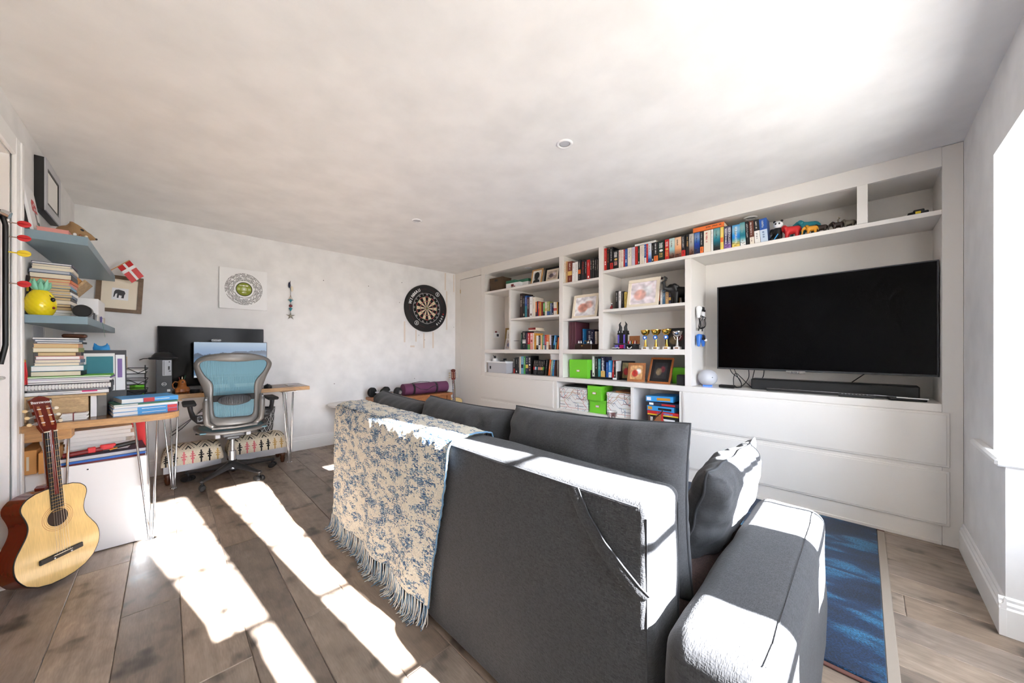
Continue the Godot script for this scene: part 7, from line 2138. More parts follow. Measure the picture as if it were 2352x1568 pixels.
	for k in 2:
		var pb := thing("wood_panel", ["wooden panel leaning over the white box beside the stack", "thin card panel leaning behind the wooden panel"][k], "panel", Vector3(-0.445 - 0.02 * k, 1.4605, -3.60 + 0.12 * k))
		pb.rotation.z = -0.62
		part(pb, "board", MB.new().bx(-0.006, 0.006, 0, 0.135, -0.14, 0.12, 0.001), [M.plywood, M.cardboard][k])
	solo("ribbon", "pale green ribbon hanging over the lower shelf edge", "ribbon", MB.new().grid([[Vector3(-0.3035, 1.312, -3.55), Vector3(-0.3035, 1.312, -3.575)], [Vector3(-0.302, 1.29, -3.56), Vector3(-0.302, 1.29, -3.585)], [Vector3(-0.300, 1.25, -3.60), Vector3(-0.300, 1.25, -3.625)], [Vector3(-0.299, 1.215, -3.63), Vector3(-0.299, 1.215, -3.65)]]), M.mint)
	# sheets pinned below the shelf
	for k in 3:
		solo("pinned_paper", ["white sheet of paper pinned under the lower shelf near door", "grey sheet of paper pinned second under the lower shelf", "pale sheet of paper pinned third under the lower shelf"][k], "paper", MB.new().box(Vector3(-0.5285, 1.13, -3.12 - k * 0.25), Vector3(0.001, 0.27, 0.21)), [M.paper, M.grey_light, M.paper][k], "papers pinned on the side wall")
	# darts on the door frame
	var dr := thing("dart_rack", "black dart rack hanging on the oak door beside frame", "rack", Vector3(-0.49, 1.45, -2.52))
	part(dr, "rail", MB.new().tube([Vector3(0.0, 0.26, 0.0), Vector3(0.012, 0.20, 0), Vector3(0.012, 0.0, 0), Vector3(0.012, -0.30, 0), Vector3(0.0, -0.38, 0)], 0.008, 8), M.black)
	part(dr, "back_plate", MB.new().bx(-0.083, -0.006, -0.36, 0.25, -0.03, 0.03, 0.002), M.black)
	part(dr, "chrome_ring", MB.new().at(Vector3(0.012, 0.245, 0), Vector3(0, 0, 1.2)).cyl(0.016, 0.016, -0.012, 0.012, 16), M.chrome)
	for k in 4:
		var dt := thing("dart", ["red flighted dart uppermost in the rack on the door", "red flighted dart just above the yellow one", "yellow flighted dart in the rack on the door", "red flighted dart lowest in the rack on the door"][k], "dart", Vector3(-0.478, [1.665, 1.605, 1.54, 1.41][k], -2.52), 0, "darts in the rack")
		var fm: Material = M.yellow_soft if k == 2 else M.red
		part(dt, "barrel", MB.new().tube([Vector3(0.006, 0, 0), Vector3(0.030, -0.001, 0)], 0.0028, 6), M.chrome if k != 2 else M.yellow_soft)
		part(dt, "flight", MB.new().ball(Vector3(0.046, 0, 0), Vector3(0.019, 0.014, 0.0012), 12, 8).ball(Vector3(0.046, 0, 0), Vector3(0.019, 0.0012, 0.014), 12, 8), fm)

func desk_things() -> void:
	var Y := 0.7553
	# wooden box at the desk end with the tall stack on it
	var wb := thing("wooden_box", "pale plywood box standing on the near desk end", "box", Vector3(-0.385, Y, -3.13))
	part(wb, "lid", MB.new().bx(-0.142, 0.142, 0.118, 0.131, -0.10, 0.105, 0.001), M.plywood)
	part(wb, "body", MB.new().bx(-0.05, 0.075, 0, 0.1175, -0.09, 0.095, 0.001).bx(-0.14, -0.13, 0, 0.1175, -0.09, 0.09), M.plywood)
	part(wb, "clasp_plate", MB.new().bx(0.105, 0.14, 0, 0.1175, -0.09, 0.07, 0.001), M.grey_plastic)
	part(wb, "white_panel", MB.new().bx(0.082, 0.104, 0, 0.1175, -0.09, 0.085), M.white)
	solo("acrylic_box", "clear acrylic box beside the plywood box on the desk", "box", MB.new().bx(-0.512, -0.450, Y + 0.0005, Y + 0.11, -3.21, -3.06, 0.001), M.glass)
	var card := thing("card_bundle", "bundle of white cards tied with red string on the desk", "cards", Vector3(-0.352, Y, -2.985))
	for k in 6:
		part(card, "card", MB.new().at(Vector3(0.002 * (k % 3), 0.0005 + k * 0.006, 0.002 * (k % 2)), Vector3(0, 0.05 * (k % 3), 0)).bx(-0.045, 0.045, 0, 0.005, -0.03, 0.03), M.paper)
	part(card, "string", MB.new().bx(-0.002, 0.002, 0.0, 0.0385, 0.0335, 0.035).bx(-0.002, 0.002, 0.037, 0.0385, -0.03, 0.0335).bx(-0.04, 0.04, 0.037, 0.0385, -0.002, 0.002), M.dark_red)
	# the stack: [thickness, width, depth, cover, pages, label]
	var y := Y + 0.1315
	var st := [[0.022, 0.29, 0.21, M.black, M.paper, "black textbook with white lettering under the spiral notebook", "blackbook"], [0.006, 0.28, 0.20, M.navy, M.paper, "thin navy workbook between black textbook and spiral notebook", ""], [0.030, 0.295, 0.215, M.black, M.paper, "thick spiral bound notebook with silver rings in the desk stack", "spiral"], [0.012, 0.285, 0.205, M.black, M.paper, "black folder resting on the spiral bound notebook", ""], [0.010, 0.30, 0.21, M.paper, M.paper, "white magazine with green edge above the black folder", ""], [0.009, 0.295, 0.215, M.purple, M.paper, "purple edged magazine in the desk stack", ""], [0.009, 0.29, 0.205, M.green, M.paper, "green covered magazine on top of the magazines", ""]]
	for k in st.size():
		var s: Array = st[k]
		var o := lying("notebook", s[5], Vector3(-0.376 + 0.006 * (hash1(k, 21) - 0.5), y, -3.135), s[1], s[2], s[0], s[3], s[4], 0.05 * (hash1(k, 6) - 0.5), "notebooks stacked on the plywood box", "book")
		if s[6] == "spiral":
			var cl := MB.new()
			for i in 26:
				cl.at(Vector3(-0.135 + i * 0.0108, 0.015, 0.1075), Vector3(0, 0, PI / 2)).lathe([Vector2(0.013, -0.0012), Vector2(0.0145, 0.0), Vector2(0.013, 0.0012)], 12)
			part(o, "rings", cl, M.silver)
		if s[6] == "blackbook":
			part(o, "lettering", MB.new().bx(-0.07, 0.04, 0.010, 0.014, 0.105, 0.1056).bx(-0.10, -0.02, 0.004, 0.007, 0.105, 0.1056), M.grey_light)
			part(o, "pink_tab", MB.new().bx(0.045, 0.10, 0.012, 0.019, 0.105, 0.1058), M.magenta)
		y += s[0] + 0.0005
	var bk := [[0.026, 0.17, "black", "paper_cream"], [0.029, 0.178, "teal", "paper"], [0.014, 0.15, "cream", "paper_cream"], [0.018, 0.155, "slate", "paper_cream"], [0.018, 0.15, "pink", "paper"], [0.020, 0.13, "brown", "paper_old"], [0.024, 0.155, "olive", "paper_cream"], [0.021, 0.15, "peach", "paper_old"], [0.010, 0.155, "black", "paper"], [0.011, 0.15, "slate", "paper"], [0.012, 0.16, "black", "paper"]]
	for k in bk.size():
		var b: Array = bk[k]
		lying("book", "%s covered book lying %s up in the tall desk stack" % [b[2], ordinal(k + 1)], Vector3(-0.416 + 0.014 * (hash1(k, 31) - 0.5), y, -3.125), b[1], 0.125 + 0.02 * hash1(k, 3), b[0], cover_mat(b[2]), M[b[3]], 0.08 * (hash1(k, 8) - 0.5), "tall book stack on the desk")
		y += b[0] + 0.0005
	var gl := thing("glasses_case", "patterned brown fabric case on top of the desk stack", "case", Vector3(-0.40, y, -3.15))
	part(gl, "case", MB.new().rbox(Vector3(0.03, 0.011, 0), Vector3(0.09, 0.022, 0.05), 0.010, 3, 1), M.walnut)
	# decorated cat figure and papers behind
	var ct := thing("cat_figurine", "blue painted cat figurine with patterned body behind desk stack", "figurine", Vector3(-0.30, Y, -3.43))
	part(ct, "body", MB.new().blob([[Vector3(0, 0.05, 0), Vector3(0, 0.26, 0), 0.045, 0.038], [Vector3(0, 0.26, 0), Vector3(0.005, 0.36, 0), 0.038, 0.036], [Vector3(-0.02, 0.39, 0), Vector3(-0.024, 0.415, 0), 0.014, 0.005], [Vector3(0.025, 0.39, 0), Vector3(0.03, 0.415, 0), 0.014, 0.005]], 0.009, 0.02), M.sky_blue)
	part(ct, "patterned_band", MB.new().lathe([Vector2(0.0465, 0.295), Vector2(0.047, 0.315), Vector2(0.0455, 0.335)], 24), M.charcoal)
	var dots := MB.new()
	for i in 14:
		for j in 2:
			var a := i * TAU / 14.0 + j * 0.2
			dots.ball(Vector3(cos(a) * 0.047, 0.305 + j * 0.018, sin(a) * 0.047), Vector3(0.004, 0.003, 0.004), 6, 4)
	part(ct, "dots", dots, M.white)
	part(ct, "flower", MB.new().ball(Vector3(0.036, 0.318, 0.03), Vector3(0.009, 0.012, 0.009), 8, 6), M.magenta)
	var cb := thing("clipboard", "black clipboard holding white and purple papers behind the stack", "clipboard", Vector3(-0.255, Y + 0.2365, -3.22), 0.10)
	cb.position = Vector3(-0.265, Y, -3.31)
	cb.rotation = Vector3(-0.12, 0.12, 0)
	part(cb, "board", MB.new().bx(-0.10, 0.085, 0, 0.375, -0.004, 0, 0.001), M.black)
	part(cb, "sheet", MB.new().bx(-0.09, 0.035, 0.12, 0.355, 0.0, 0.003), M.paper)
	part(cb, "cover_print", MB.new().bx(-0.08, 0.028, 0.20, 0.335, 0.003, 0.0036), M.teal)
	part(cb, "sheet", MB.new().bx(0.038, 0.078, 0.12, 0.345, 0.0, 0.002), M.white)
	part(cb, "purple_print", MB.new().bx(0.046, 0.066, 0.20, 0.32, 0.002, 0.0026), M.purple)
	# letter trays
	var lt := thing("letter_tray", "stack of black wire letter trays filled with papers", "tray", Vector3(-0.215, Y, -3.66), 0.0)
	for k in 3:
		var yy := 0.06 + k * 0.075
		var t := MB.new()
		t.tube([Vector3(-0.09, yy, 0.14), Vector3(0.11, yy, 0.14), Vector3(0.11, yy, -0.15), Vector3(-0.09, yy, -0.15), Vector3(-0.09, yy, 0.14)], 0.003, 6)
		t.tube([Vector3(-0.09, yy + 0.035, 0.14), Vector3(0.03, yy + 0.035, 0.14), Vector3(0.075, yy + 0.004, 0.14), Vector3(0.115, yy + 0.028, 0.14), Vector3(0.115, yy + 0.028, -0.15), Vector3(-0.09, yy + 0.035, -0.15)], 0.003, 6)
		for i in 8:
			t.tube([Vector3(-0.09 + i * 0.028, yy, 0.14), Vector3(-0.09 + i * 0.028, yy, -0.15)], 0.0014, 4)
		part(lt, "tray", t, M.black)
		part(lt, "papers", MB.new().at(Vector3(0, yy + 0.003, 0), Vector3(0, 0.06 * (k - 1), 0)).bx(-0.08, 0.10, 0, 0.018, -0.14, 0.13, 0.002), [M.charcoal, M.grey_light, M.paper][k])
	part(lt, "post", MB.new().tube([Vector3(-0.07, 0.0, 0.12), Vector3(-0.085, 0.26, 0.12)], 0.004, 6).tube([Vector3(0.09, 0.0, 0.12), Vector3(0.075, 0.085, 0.13)], 0.004, 6).tube([Vector3(-0.08, 0.0, -0.14), Vector3(-0.08, 0.26, -0.14)], 0.004, 6).tube([Vector3(0.10, 0.0, -0.14), Vector3(0.10, 0.26, -0.14)], 0.004, 6), M.black)
	for k in 3:
		lying("folder", ["pink folder lying under the letter trays on the desk", "black folder above the pink one under letter trays", "white paper pad uppermost below the letter trays"][k], Vector3(-0.20 + 0.01 * k, Y + k * 0.0125, -3.62), 0.135, 0.26, 0.012, [M.pink, M.charcoal, M.grey_light][k], M.paper, 0.05, "folders under the letter trays", "folder")
	var bc := thing("gift_card", "beige embossed card standing on the letter trays", "card", Vector3(-0.255, Y + 0.233, -3.70), 0.0)
	bc.rotation = Vector3(-0.15, 0.1, 0)
	part(bc, "card", MB.new().bx(-0.055, 0.055, 0, 0.095, -0.002, 0, 0.0005), M.plywood)
	var em := MB.new()
	for i in 6:
		em.ball(Vector3(-0.008 + 0.010 * (i % 3), 0.055 + 0.012 * (i / 3), 0.0), Vector3(0.003, 0.003, 0.001), 6, 4)
	part(bc, "embossing", em, M.bone)
	solo("green_mug", "bright green mug behind the letter trays on the desk", "mug", MB.new().at(Vector3(-0.165, Y, -4.0)).lathe([Vector2(0.001, 0), Vector2(0.034, 0), Vector2(0.038, 0.01), Vector2(0.040, 0.10), Vector2(0.036, 0.10), Vector2(0.034, 0.02), Vector2(0.001, 0.015)], 22), M.green)
	solo("hard_drive", "dark blue flat hard drive lying on desk beside the computer", "drive", MB.new().rbox(Vector3(-0.135, Y + 0.011, -4.10), Vector3(0.09, 0.021, 0.13), 0.005, 2, 1), M.navy)
	# textbooks at the near desk corner
	var tb := [[0.021, 0.265, M.sky_blue, "blue spined textbook at the bottom of the desk corner pile", 0.16], [0.021, 0.265, M.sky_blue, "second blue spined textbook with red spine end", 0.15], [0.013, 0.26, M.white, "white magazine in the desk corner pile", 0.17], [0.009, 0.265, M.dark_green, "thin green spined booklet under the top textbook", 0.17], [0.026, 0.24, M.sky_blue, "top blue textbook with red spine band on the pile", 0.22]]
	var yy := Y
	for k in tb.size():
		var o := thing("textbook", tb[k][3], "book", Vector3(-0.100 + (0.01 if k == 4 else 0.0), yy, -3.075 - (0.03 if k == 4 else 0.0)), tb[k][4], "textbooks on the desk corner")
		var w: float = tb[k][1]
		var h: float = tb[k][0]
		part(o, "cover", MB.new().bx(-w / 2, w / 2, 0, 0.0015, -0.11, 0.11).bx(-w / 2, w / 2, h - 0.0015, h, -0.11, 0.11).bx(-w / 2 * 0.28, w / 2, 0.0015, h - 0.0015, 0.1075, 0.11), tb[k][2])
		part(o, "pages", MB.new().bx(-w / 2 + 0.002, w / 2 - 0.003, 0.0015, h - 0.0015, -0.108, 0.1073), M.paper)
		if k in [0, 1, 4]:
			part(o, "red_band", MB.new().bx(w / 2 * 0.66 if k < 4 else -w / 2 * 0.27, w / 2 - 0.002 if k < 4 else w / 2 * 0.12, 0.001, h - 0.001, 0.109, 0.1106), M.red)
			part(o, "spine_lettering", MB.new().bx(-0.02, 0.08, h * 0.42, h * 0.58, 0.1098, 0.1105), M.white)
		yy += h + 0.0004
	lying("leaflet", "light blue leaflet lying beside the plywood box", Vector3(-0.245, Y, -3.28), 0.10, 0.12, 0.006, M.sky_blue, M.mint, 0.3, "", "paper")
	# computer tower with a cap on it
	var pc := thing("computer_tower", "slim dark grey computer tower with perforated front on desk", "computer", Vector3(-0.016, Y, -4.24))
	part(pc, "case", MB.new().bx(-0.048, 0.048, 0.0, 0.292, -0.14, 0.085, 0.002), M.charcoal)
	var pf := MB.new()
	pf.pic(Vector3(-0.046, 0.006, 0.0856), Vector3(0.046, 0.006, 0.0856), Vector3(0.046, 0.288, 0.0856), Vector3(-0.046, 0.288, 0.0856), 0, 0, 2.2, 6.6)
	part(pc, "perforated_front", pf, M.perforated)
	part(pc, "drive_panel", MB.new().bx(-0.010, 0.045, 0.155, 0.286, 0.0856, 0.088, 0.001), M.grey_light)
	part(pc, "disc_slot", MB.new().bx(-0.002, 0.001, 0.16, 0.282, 0.088, 0.0884), M.charcoal)
	part(pc, "power_button", MB.new().at(Vector3(0.032, 0.272, 0.088), Vector3(PI / 2, 0, 0)).cyl(0.005, 0.005, 0, 0.002, 12), M.charcoal)
	part(pc, "ports", MB.new().bx(0.024, 0.034, 0.205, 0.235, 0.088, 0.0884).bx(0.028, 0.04, 0.19, 0.197, 0.088, 0.0884), M.black)
	var lg := MB.new()
	lg.t = Transform3D(Basis(Vector3(1, 0, 0), Vector3(0, 0, 1), Vector3(0, -1, 0)), Vector3(0.0, 0.085, 0.0858))
	lg.lathe([Vector2(0.0125, 0.0), Vector2(0.0125, 0.0014), Vector2(0.0150, 0.0014), Vector2(0.0150, 0.0)], 24)
	var lo := part(pc, "emblem", lg, M.white)
	part(lo, "lettering", MB.new().at(Vector3(0, 0.085, 0.0868)).text("DELL", 0.013, 0.0008, "Droid Sans", true), M.white)
	part(pc, "sticker", MB.new().bx(0.018, 0.038, 0.02, 0.04, 0.0857, 0.0862), M.paper)
	var hat := thing("cap", "black cap resting on top of the computer tower", "hat", Vector3(-0.020, Y + 0.2925, -4.24))
	part(hat, "brim", MB.new().lathe([Vector2(0.06, 0.004), Vector2(0.085, 0.0), Vector2(0.092, 0.006), Vector2(0.09, 0.016), Vector2(0.06, 0.02)], 36), M.rubber)
	part(hat, "crown", MB.new().lathe([Vector2(0.075, 0.012), Vector2(0.072, 0.03), Vector2(0.055, 0.052), Vector2(0.03, 0.062), Vector2(0.001, 0.064)], 30), M.black)
	part(hat, "strap", MB.new().tube([Vector3(-0.085, 0.01, 0.03), Vector3(-0.12, 0.008, 0.04), Vector3(-0.14, -0.002, 0.045)], 0.004, 6), M.black)
	# dog mug
	var dm := thing("dog_mug", "brown glazed dog shaped mug holding pens on the desk", "mug", Vector3(0.095, Y, -4.20))
	part(dm, "body", MB.new().blob([[Vector3(0, 0.030, 0), Vector3(0, 0.055, 0), 0.038, 0.030], [Vector3(0, 0.085, 0.004), Vector3(0, 0.092, 0.004), 0.028, 0.026], [Vector3(-0.028, 0.025, 0.018), Vector3(-0.032, 0.014, 0.028), 0.02, 0.014], [Vector3(0.032, 0.03, 0.012), Vector3(0.036, 0.014, 0.02), 0.02, 0.014], [Vector3(-0.010, 0.03, 0.03), Vector3(-0.010, 0.012, 0.034), 0.011, 0.011], [Vector3(0.012, 0.03, 0.03), Vector3(0.012, 0.012, 0.034), 0.011, 0.011]], 0.005, 0.010), M.brown_gloss)
	part(dm, "nose", MB.new().ball(Vector3(0.004, 0.096, 0.031), Vector3(0.008, 0.005, 0.004), 8, 6), M.black_gloss)
	part(dm, "handle", MB.new().tube([Vector3(-0.022, 0.092, 0), Vector3(-0.045, 0.098, 0.0), Vector3(-0.060, 0.078, 0), Vector3(-0.056, 0.045, 0), Vector3(-0.034, 0.028, 0)], 0.005, 8), M.brown_gloss)
	for k in 3:
		solo("pen", ["dark red pen standing in the dog mug", "white pen standing in the dog mug", "green pen standing in the dog mug"][k], "pen", MB.new().tube([Vector3(0.083 + 0.012 * k, Y + 0.105, -4.20), Vector3(0.076 + 0.020 * k, Y + [0.135, 0.138, 0.150][k], -4.205)], 0.0038, 8), [M.dark_red, M.bone, M.dark_green][k], "pens in the dog mug")
	# screens
	var tv := thing("monitor", "large black wall screen behind the desk monitor", "screen", Vector3(0.33, 0.79, -4.42))
	part(tv, "casing", MB.new().bx(-0.39, 0.39, 0, 0.553, -0.04, 0, 0.004), M.charcoal)
	part(tv, "panel", MB.new().bx(-0.384, 0.384, 0.008, 0.548, 0, 0.002, 0.0005), M.screen)
	part(tv, "wall_mount", MB.new().bx(-0.15, 0.15, 0.15, 0.4, -0.058, -0.04), M.black)
	var mo := thing("monitor", "desk monitor showing a pale blue lake picture", "screen", Vector3(0.44, Y, -4.20))
	var lake := fnl(51, 0.02, 3)
	var lake_tex := picture(128, 72, func(x: int, y: int):
		var v := y / 71.0
		var c := Color(0.52, 0.60, 0.68).lerp(Color(0.40, 0.50, 0.62), smoothstep(0.0, 0.3, v))
		var hz := 0.34 - 0.08 * smoothstep(20.0, 90.0, float(x)) + 0.04 * lake.get_noise_1d(x * 2.0)
		if v > hz:
			c = Color(0.16, 0.22, 0.30).lerp(Color(0.34, 0.46, 0.58), smoothstep(hz, hz + 0.25, v))
		if v > 0.95:
			c = Color(0.10, 0.11, 0.13)
			if x < 8:
				c = Color(0.75, 0.78, 0.8)
		return c)
	var sm := mat("lake_screen", Color(0.02, 0.02, 0.02), 0.3)
	sm.emission_enabled = true
	sm.emission = Color.BLACK
	sm.emission_texture = lake_tex
	sm.emission_energy_multiplier = 0.9
	part(mo, "casing", MB.new().bx(-0.272, 0.272, 0.12, 0.448, -0.03, 0, 0.003), M.charcoal)
	var sp := MB.new()
	sp.pic(Vector3(-0.268, 0.126, 0.0006), Vector3(0.268, 0.126, 0.0006), Vector3(0.268, 0.444, 0.0006), Vector3(-0.268, 0.444, 0.0006))
	part(mo, "screen", sp, sm)
	part(mo, "stand", MB.new().bx(-0.02, 0.02, 0.012, 0.25, -0.055, -0.031).rbox(Vector3(0, 0.006, -0.02), Vector3(0.22, 0.011, 0.17), 0.005, 2, 1), M.black)
	var wc := thing("webcam", "small grey webcam clipped on top of the desk monitor", "webcam", Vector3(0.325, Y + 0.4485, -4.205))
	part(wc, "body", MB.new().rbox(Vector3(0, 0.012, 0), Vector3(0.07, 0.022, 0.022), 0.010, 3, 1), M.grey_light)
	part(wc, "lens_panel", MB.new().rbox(Vector3(0, 0.012, 0.0115), Vector3(0.052, 0.014, 0.003), 0.0014, 2, 1), M.black_gloss)
	var ms := thing("computer_mouse", "black computer mouse on the oak desk behind the chair", "mouse", Vector3(0.715, Y, -4.17))
	part(ms, "body", MB.new().ball(Vector3(0, 0.004, 0), Vector3(0.034, 0.030, 0.055), 18, 10), M.black)
	part(ms, "wheel", MB.new().at(Vector3(0, 0.030, -0.028), Vector3(0, 0, PI / 2)).cyl(0.006, 0.006, -0.004, 0.004, 10), M.charcoal)
	solo("keyboard", "slim black keyboard in front of the desk monitor", "keyboard", MB.new().bx(0.22, 0.62, Y, Y + 0.014, -4.11, -4.065, 0.003), M.black)
	solo("notepad", "small grey notepad lying at the free end of desk", "notepad", MB.new().bx(0.90, 1.01, Y, Y + 0.006, -4.36, -4.24, 0.001), M.grey_light)
	var ws := thing("puck_speaker", "small dark round puck beside the dog mug", "speaker", Vector3(0.175, Y, -4.13))
	part(ws, "body", MB.new().lathe([Vector2(0.001, 0), Vector2(0.030, 0), Vector2(0.032, 0.006), Vector2(0.032, 0.026), Vector2(0.028, 0.03), Vector2(0.001, 0.03)], 20), M.rubber)
	# red tassel hanging by the stack
	var ta := thing("red_tassel", "red silk tassel hanging on the wall beside the desk stack", "tassel", Vector3(-0.521, 0.95, -3.03))
	part(ta, "cord", MB.new().tube([Vector3(-0.006, 0.19, 0), Vector3(0.0, 0.12, 0)], 0.003, 6).ball(Vector3(0, 0.12, 0), Vector3(0.008, 0.012, 0.008), 10, 6), M.brass)
	var strands := MB.new()
	for i in 30:
		var a := i * 2.4
		var r := 0.011 * sqrt(i / 30.0)
		strands.tube([Vector3(cos(a) * r * 0.5, 0.12, sin(a) * r * 0.5), Vector3(cos(a) * r, 0.06, sin(a) * r), Vector3(cos(a) * r * 1.15, 0.0 + 0.006 * (i % 3), sin(a) * r * 1.15)], 0.0022, 4)
	var sr := part(ta, "strands", strands, M.red)
	sr.set_meta("kind", "stuff")

func footstool(label: String, at: Vector3, w: float, turn: float) -> void:
	var o := thing("footstool", label, "footstool", at, turn, "patterned footstools under the desk")
	var g := []
	var n := 24
	for i in n + 1:
		var s := float(i) / n
		var row := []
		for j in 25:
			var t := float(j) / 24
			# cross-section: front bottom, over the domed top, to back bottom
			var a := PI * t
			var ex := (s - 0.5) * w
			var ed := pow(maxf(0.0, 1.0 - pow(absf(s * 2.0 - 1.0), 6.0)), 0.4)
			row.append(Vector3(ex, 0.155 + 0.155 * pow(sin(a), 0.62) * (0.35 + 0.65 * ed), 0.15 * cos(a) * (0.9 + 0.1 * ed)))
		g.append(row)
	var m := MB.new()
	var base := m.v.size()
	m.grid(g, false, false, true, Vector2(1, 1))
	for i in n + 1:
		for j in 25:
			m.uv[base + i * 25 + j] = Vector2(float(i) / n * w / 0.44, float(j) / 24 * 0.9)
	for e in [0, n]:
		for j in 24:
			var c := Vector3(g[e][0].x, 0.155, 0)
			if e == 0:
				m.tri(c, g[e][j], g[e][j + 1])
			else:
				m.tri(c, g[e][j + 1], g[e][j])
	part(o, "upholstery", m, M.kilim)
	part(o, "apron", MB.new().bx(-w / 2 + 0.015, w / 2 - 0.015, 0.095, 0.1545, -0.13, 0.13), M.grey_light)
	for k in 4:
		part(o, "leg", MB.new().at(Vector3([-1, 1][k % 2] * (w / 2 - 0.04), 0, [-0.11, 0.11][k / 2])).lathe([Vector2(0.001, 0), Vector2(0.014, 0), Vector2(0.017, 0.01), Vector2(0.023, 0.045), Vector2(0.017, 0.055), Vector2(0.024, 0.065), Vector2(0.026, 0.095), Vector2(0.001, 0.095)], 16), M.walnut)

func under_desk() -> void:
	footstool("kilim covered footstool under the desk nearer the white cabinet", Vector3(0.165, 0, -4.21), 0.40, 0.0)
	footstool("kilim covered footstool under the free end of the desk", Vector3(0.635, 0, -4.24), 0.47, 0.0)
	# white cabinet under the near desk end
	var cb := thing("drawer_unit", "plain white cabinet under the near end of the desk", "cabinet", Vector3(-0.29, 0, -3.20))
	part(cb, "side_panel", MB.new().bx(-0.145, 0.205, 0.005, 0.50, 0.165, 0.185, 0.001), M.white)
	part(cb, "body", MB.new().bx(-0.14, 0.20, 0.005, 0.498, -0.25, 0.1645, 0.002), M.white)
	part(cb, "edge_strip", MB.new().bx(-0.225, -0.15, 0.005, 0.50, 0.15, 0.175), M.white)
	part(cb, "screw_cap", MB.new().at(Vector3(-0.02, 0.47, 0.185), Vector3(PI / 2, 0, 0)).cyl(0.004, 0.004, 0, 0.001, 8), M.charcoal)
	var y := 0.5005
	var ls := [[0.008, M.dark_red, "red folder lying on the white cabinet under desk", M.dark_red], [0.012, M.blue, "blue folder above the red one on the white cabinet", M.blue], [0.022, M.navy, "dark ring binder in the pile on the white cabinet", M.grey_light]]
	for k in 3:
		lying("folder", ls[k][2], Vector3(-0.265, y, -3.16), 0.33, 0.26, ls[k][0], ls[k][1], ls[k][3], 0.06 + 0.02 * k, "folders on the white cabinet", "folder")
		y += ls[k][0] + 0.0005
	var tg := thing("toy_blaster", "red and black toy blaster lying on the folders", "toy", Vector3(-0.27, y + 0.018, -3.055), 0.18)
	part(tg, "barrel", MB.new().tube([Vector3(-0.13, -0.004, 0), Vector3(0.01, 0.004, 0)], 0.013, 10), M.dark_red)
	part(tg, "body", MB.new().rbox(Vector3(0.03, 0.012, 0), Vector3(0.06, 0.03, 0.024), 0.006, 2, 1).rbox(Vector3(-0.03, 0.006, 0), Vector3(0.03, 0.03, 0.026), 0.004, 2, 1), M.red)
	part(tg, "stock", MB.new().tube([Vector3(0.05, 0.005, 0), Vector3(0.15, 0.018, 0)], [0.014, 0.011], 10), M.black)
	part(tg, "orange_tip", MB.new().tube([Vector3(0.035, -0.006, 0.014), Vector3(0.065, 0.0, 0.014)], 0.004, 6), M.mustard)
	for k in 6:
		lying("paper_stack", "white stack of papers %s up in the pile under desk" % ordinal(k + 1), Vector3(-0.29 + 0.012 * (k % 2), y, -3.22), 0.27 - 0.02 * (k % 3), 0.20, 0.021, M.paper, M.paper, 0.05 * (k - 2), "paper stacks under the desk", "papers")
		y += 0.0215
	solo("carton", "small brown carton behind the papers under the desk", "box", MB.new().bx(-0.25, -0.168, 0.60, 0.70, -3.44, -3.335, 0.002), M.cardboard)
	solo("carton_shelf", "brown carton supporting the small carton under the desk", "box", MB.new().bx(-0.25, -0.168, 0.5, 0.5995, -3.44, -3.335, 0.002), M.cardboard)
	solo("red_box", "bright red box next to brown carton under the desk", "box", MB.new().bx(-0.164, -0.092, 0.5, 0.70, -3.44, -3.335, 0.002), M.red)
	for k in 2:
		var o := thing("long_carton", ["long orange brown carton beside the wall under the desk", "shorter orange brown carton next to the long one"][k], "box", Vector3(-0.497 + 0.062 * k, 0.5005 if k == 1 else 0.5005, -3.04 + 0.02 * k))
		part(o, "body", MB.new().bx(-0.027, 0.027, 0.0, [0.12, 0.105][k], -0.18, 0.08, 0.001), M.cardboard)
		part(o, "print", MB.new().bx(-0.004, 0.004, 0.02, 0.09, 0.08, 0.0806), M.bone)
	solo("carton_rest", "white upright panel carrying the cartons beside the drawer unit", "panel", MB.new().bx(-0.527, -0.445, 0.0, 0.4995, -3.24, -3.05), M.white)
	# waste bin with white line pattern, cables
	var bn := thing("waste_bin", "black waste bin with white geometric lines under the desk", "bin", Vector3(0.70, 0.0, -4.435), 0.0)
	bn.position = Vector3(0.705, 0.3155, -4.24)
	part(bn, "body", MB.new().lathe([Vector2(0.001, 0), Vector2(0.062, 0), Vector2(0.085, 0.235), Vector2(0.081, 0.235), Vector2(0.06, 0.01), Vector2(0.001, 0.008)], 4, false), M.black)
	var ln := MB.new()
	for s in 4:
		var a0 := TAU * s / 4.0
		var a1 := TAU * (s + 1) / 4.0
		for row in 3:
			var f0 := row / 3.0
			var f1 := (row + 1) / 3.0
			var p := func(u: float, f: float) -> Vector3:
				var r := lerpf(0.063, 0.086, f)
				return Vector3(cos(a0), 0, sin(a0)).lerp(Vector3(cos(a1), 0, sin(a1)), u) * r + Vector3(0, f * 0.235, 0)
			ln.tube([p.call(0.0, f0), p.call(0.5, f1)], 0.0012, 4)
			ln.tube([p.call(0.5, f1), p.call(1.0, f0)], 0.0012, 4)
			ln.tube([p.call(0.0, f1), p.call(0.5, f0)], 0.0012, 4)
			ln.tube([p.call(0.5, f0), p.call(1.0, f1)], 0.0012, 4)
			ln.tube([p.call(0.5, f0), p.call(0.5, f1)], 0.0012, 4)
			ln.tube([p.call(0.0, f0), p.call(1.0, f0)], 0.0012, 4)
	part(bn, "line_pattern", ln, M.white)
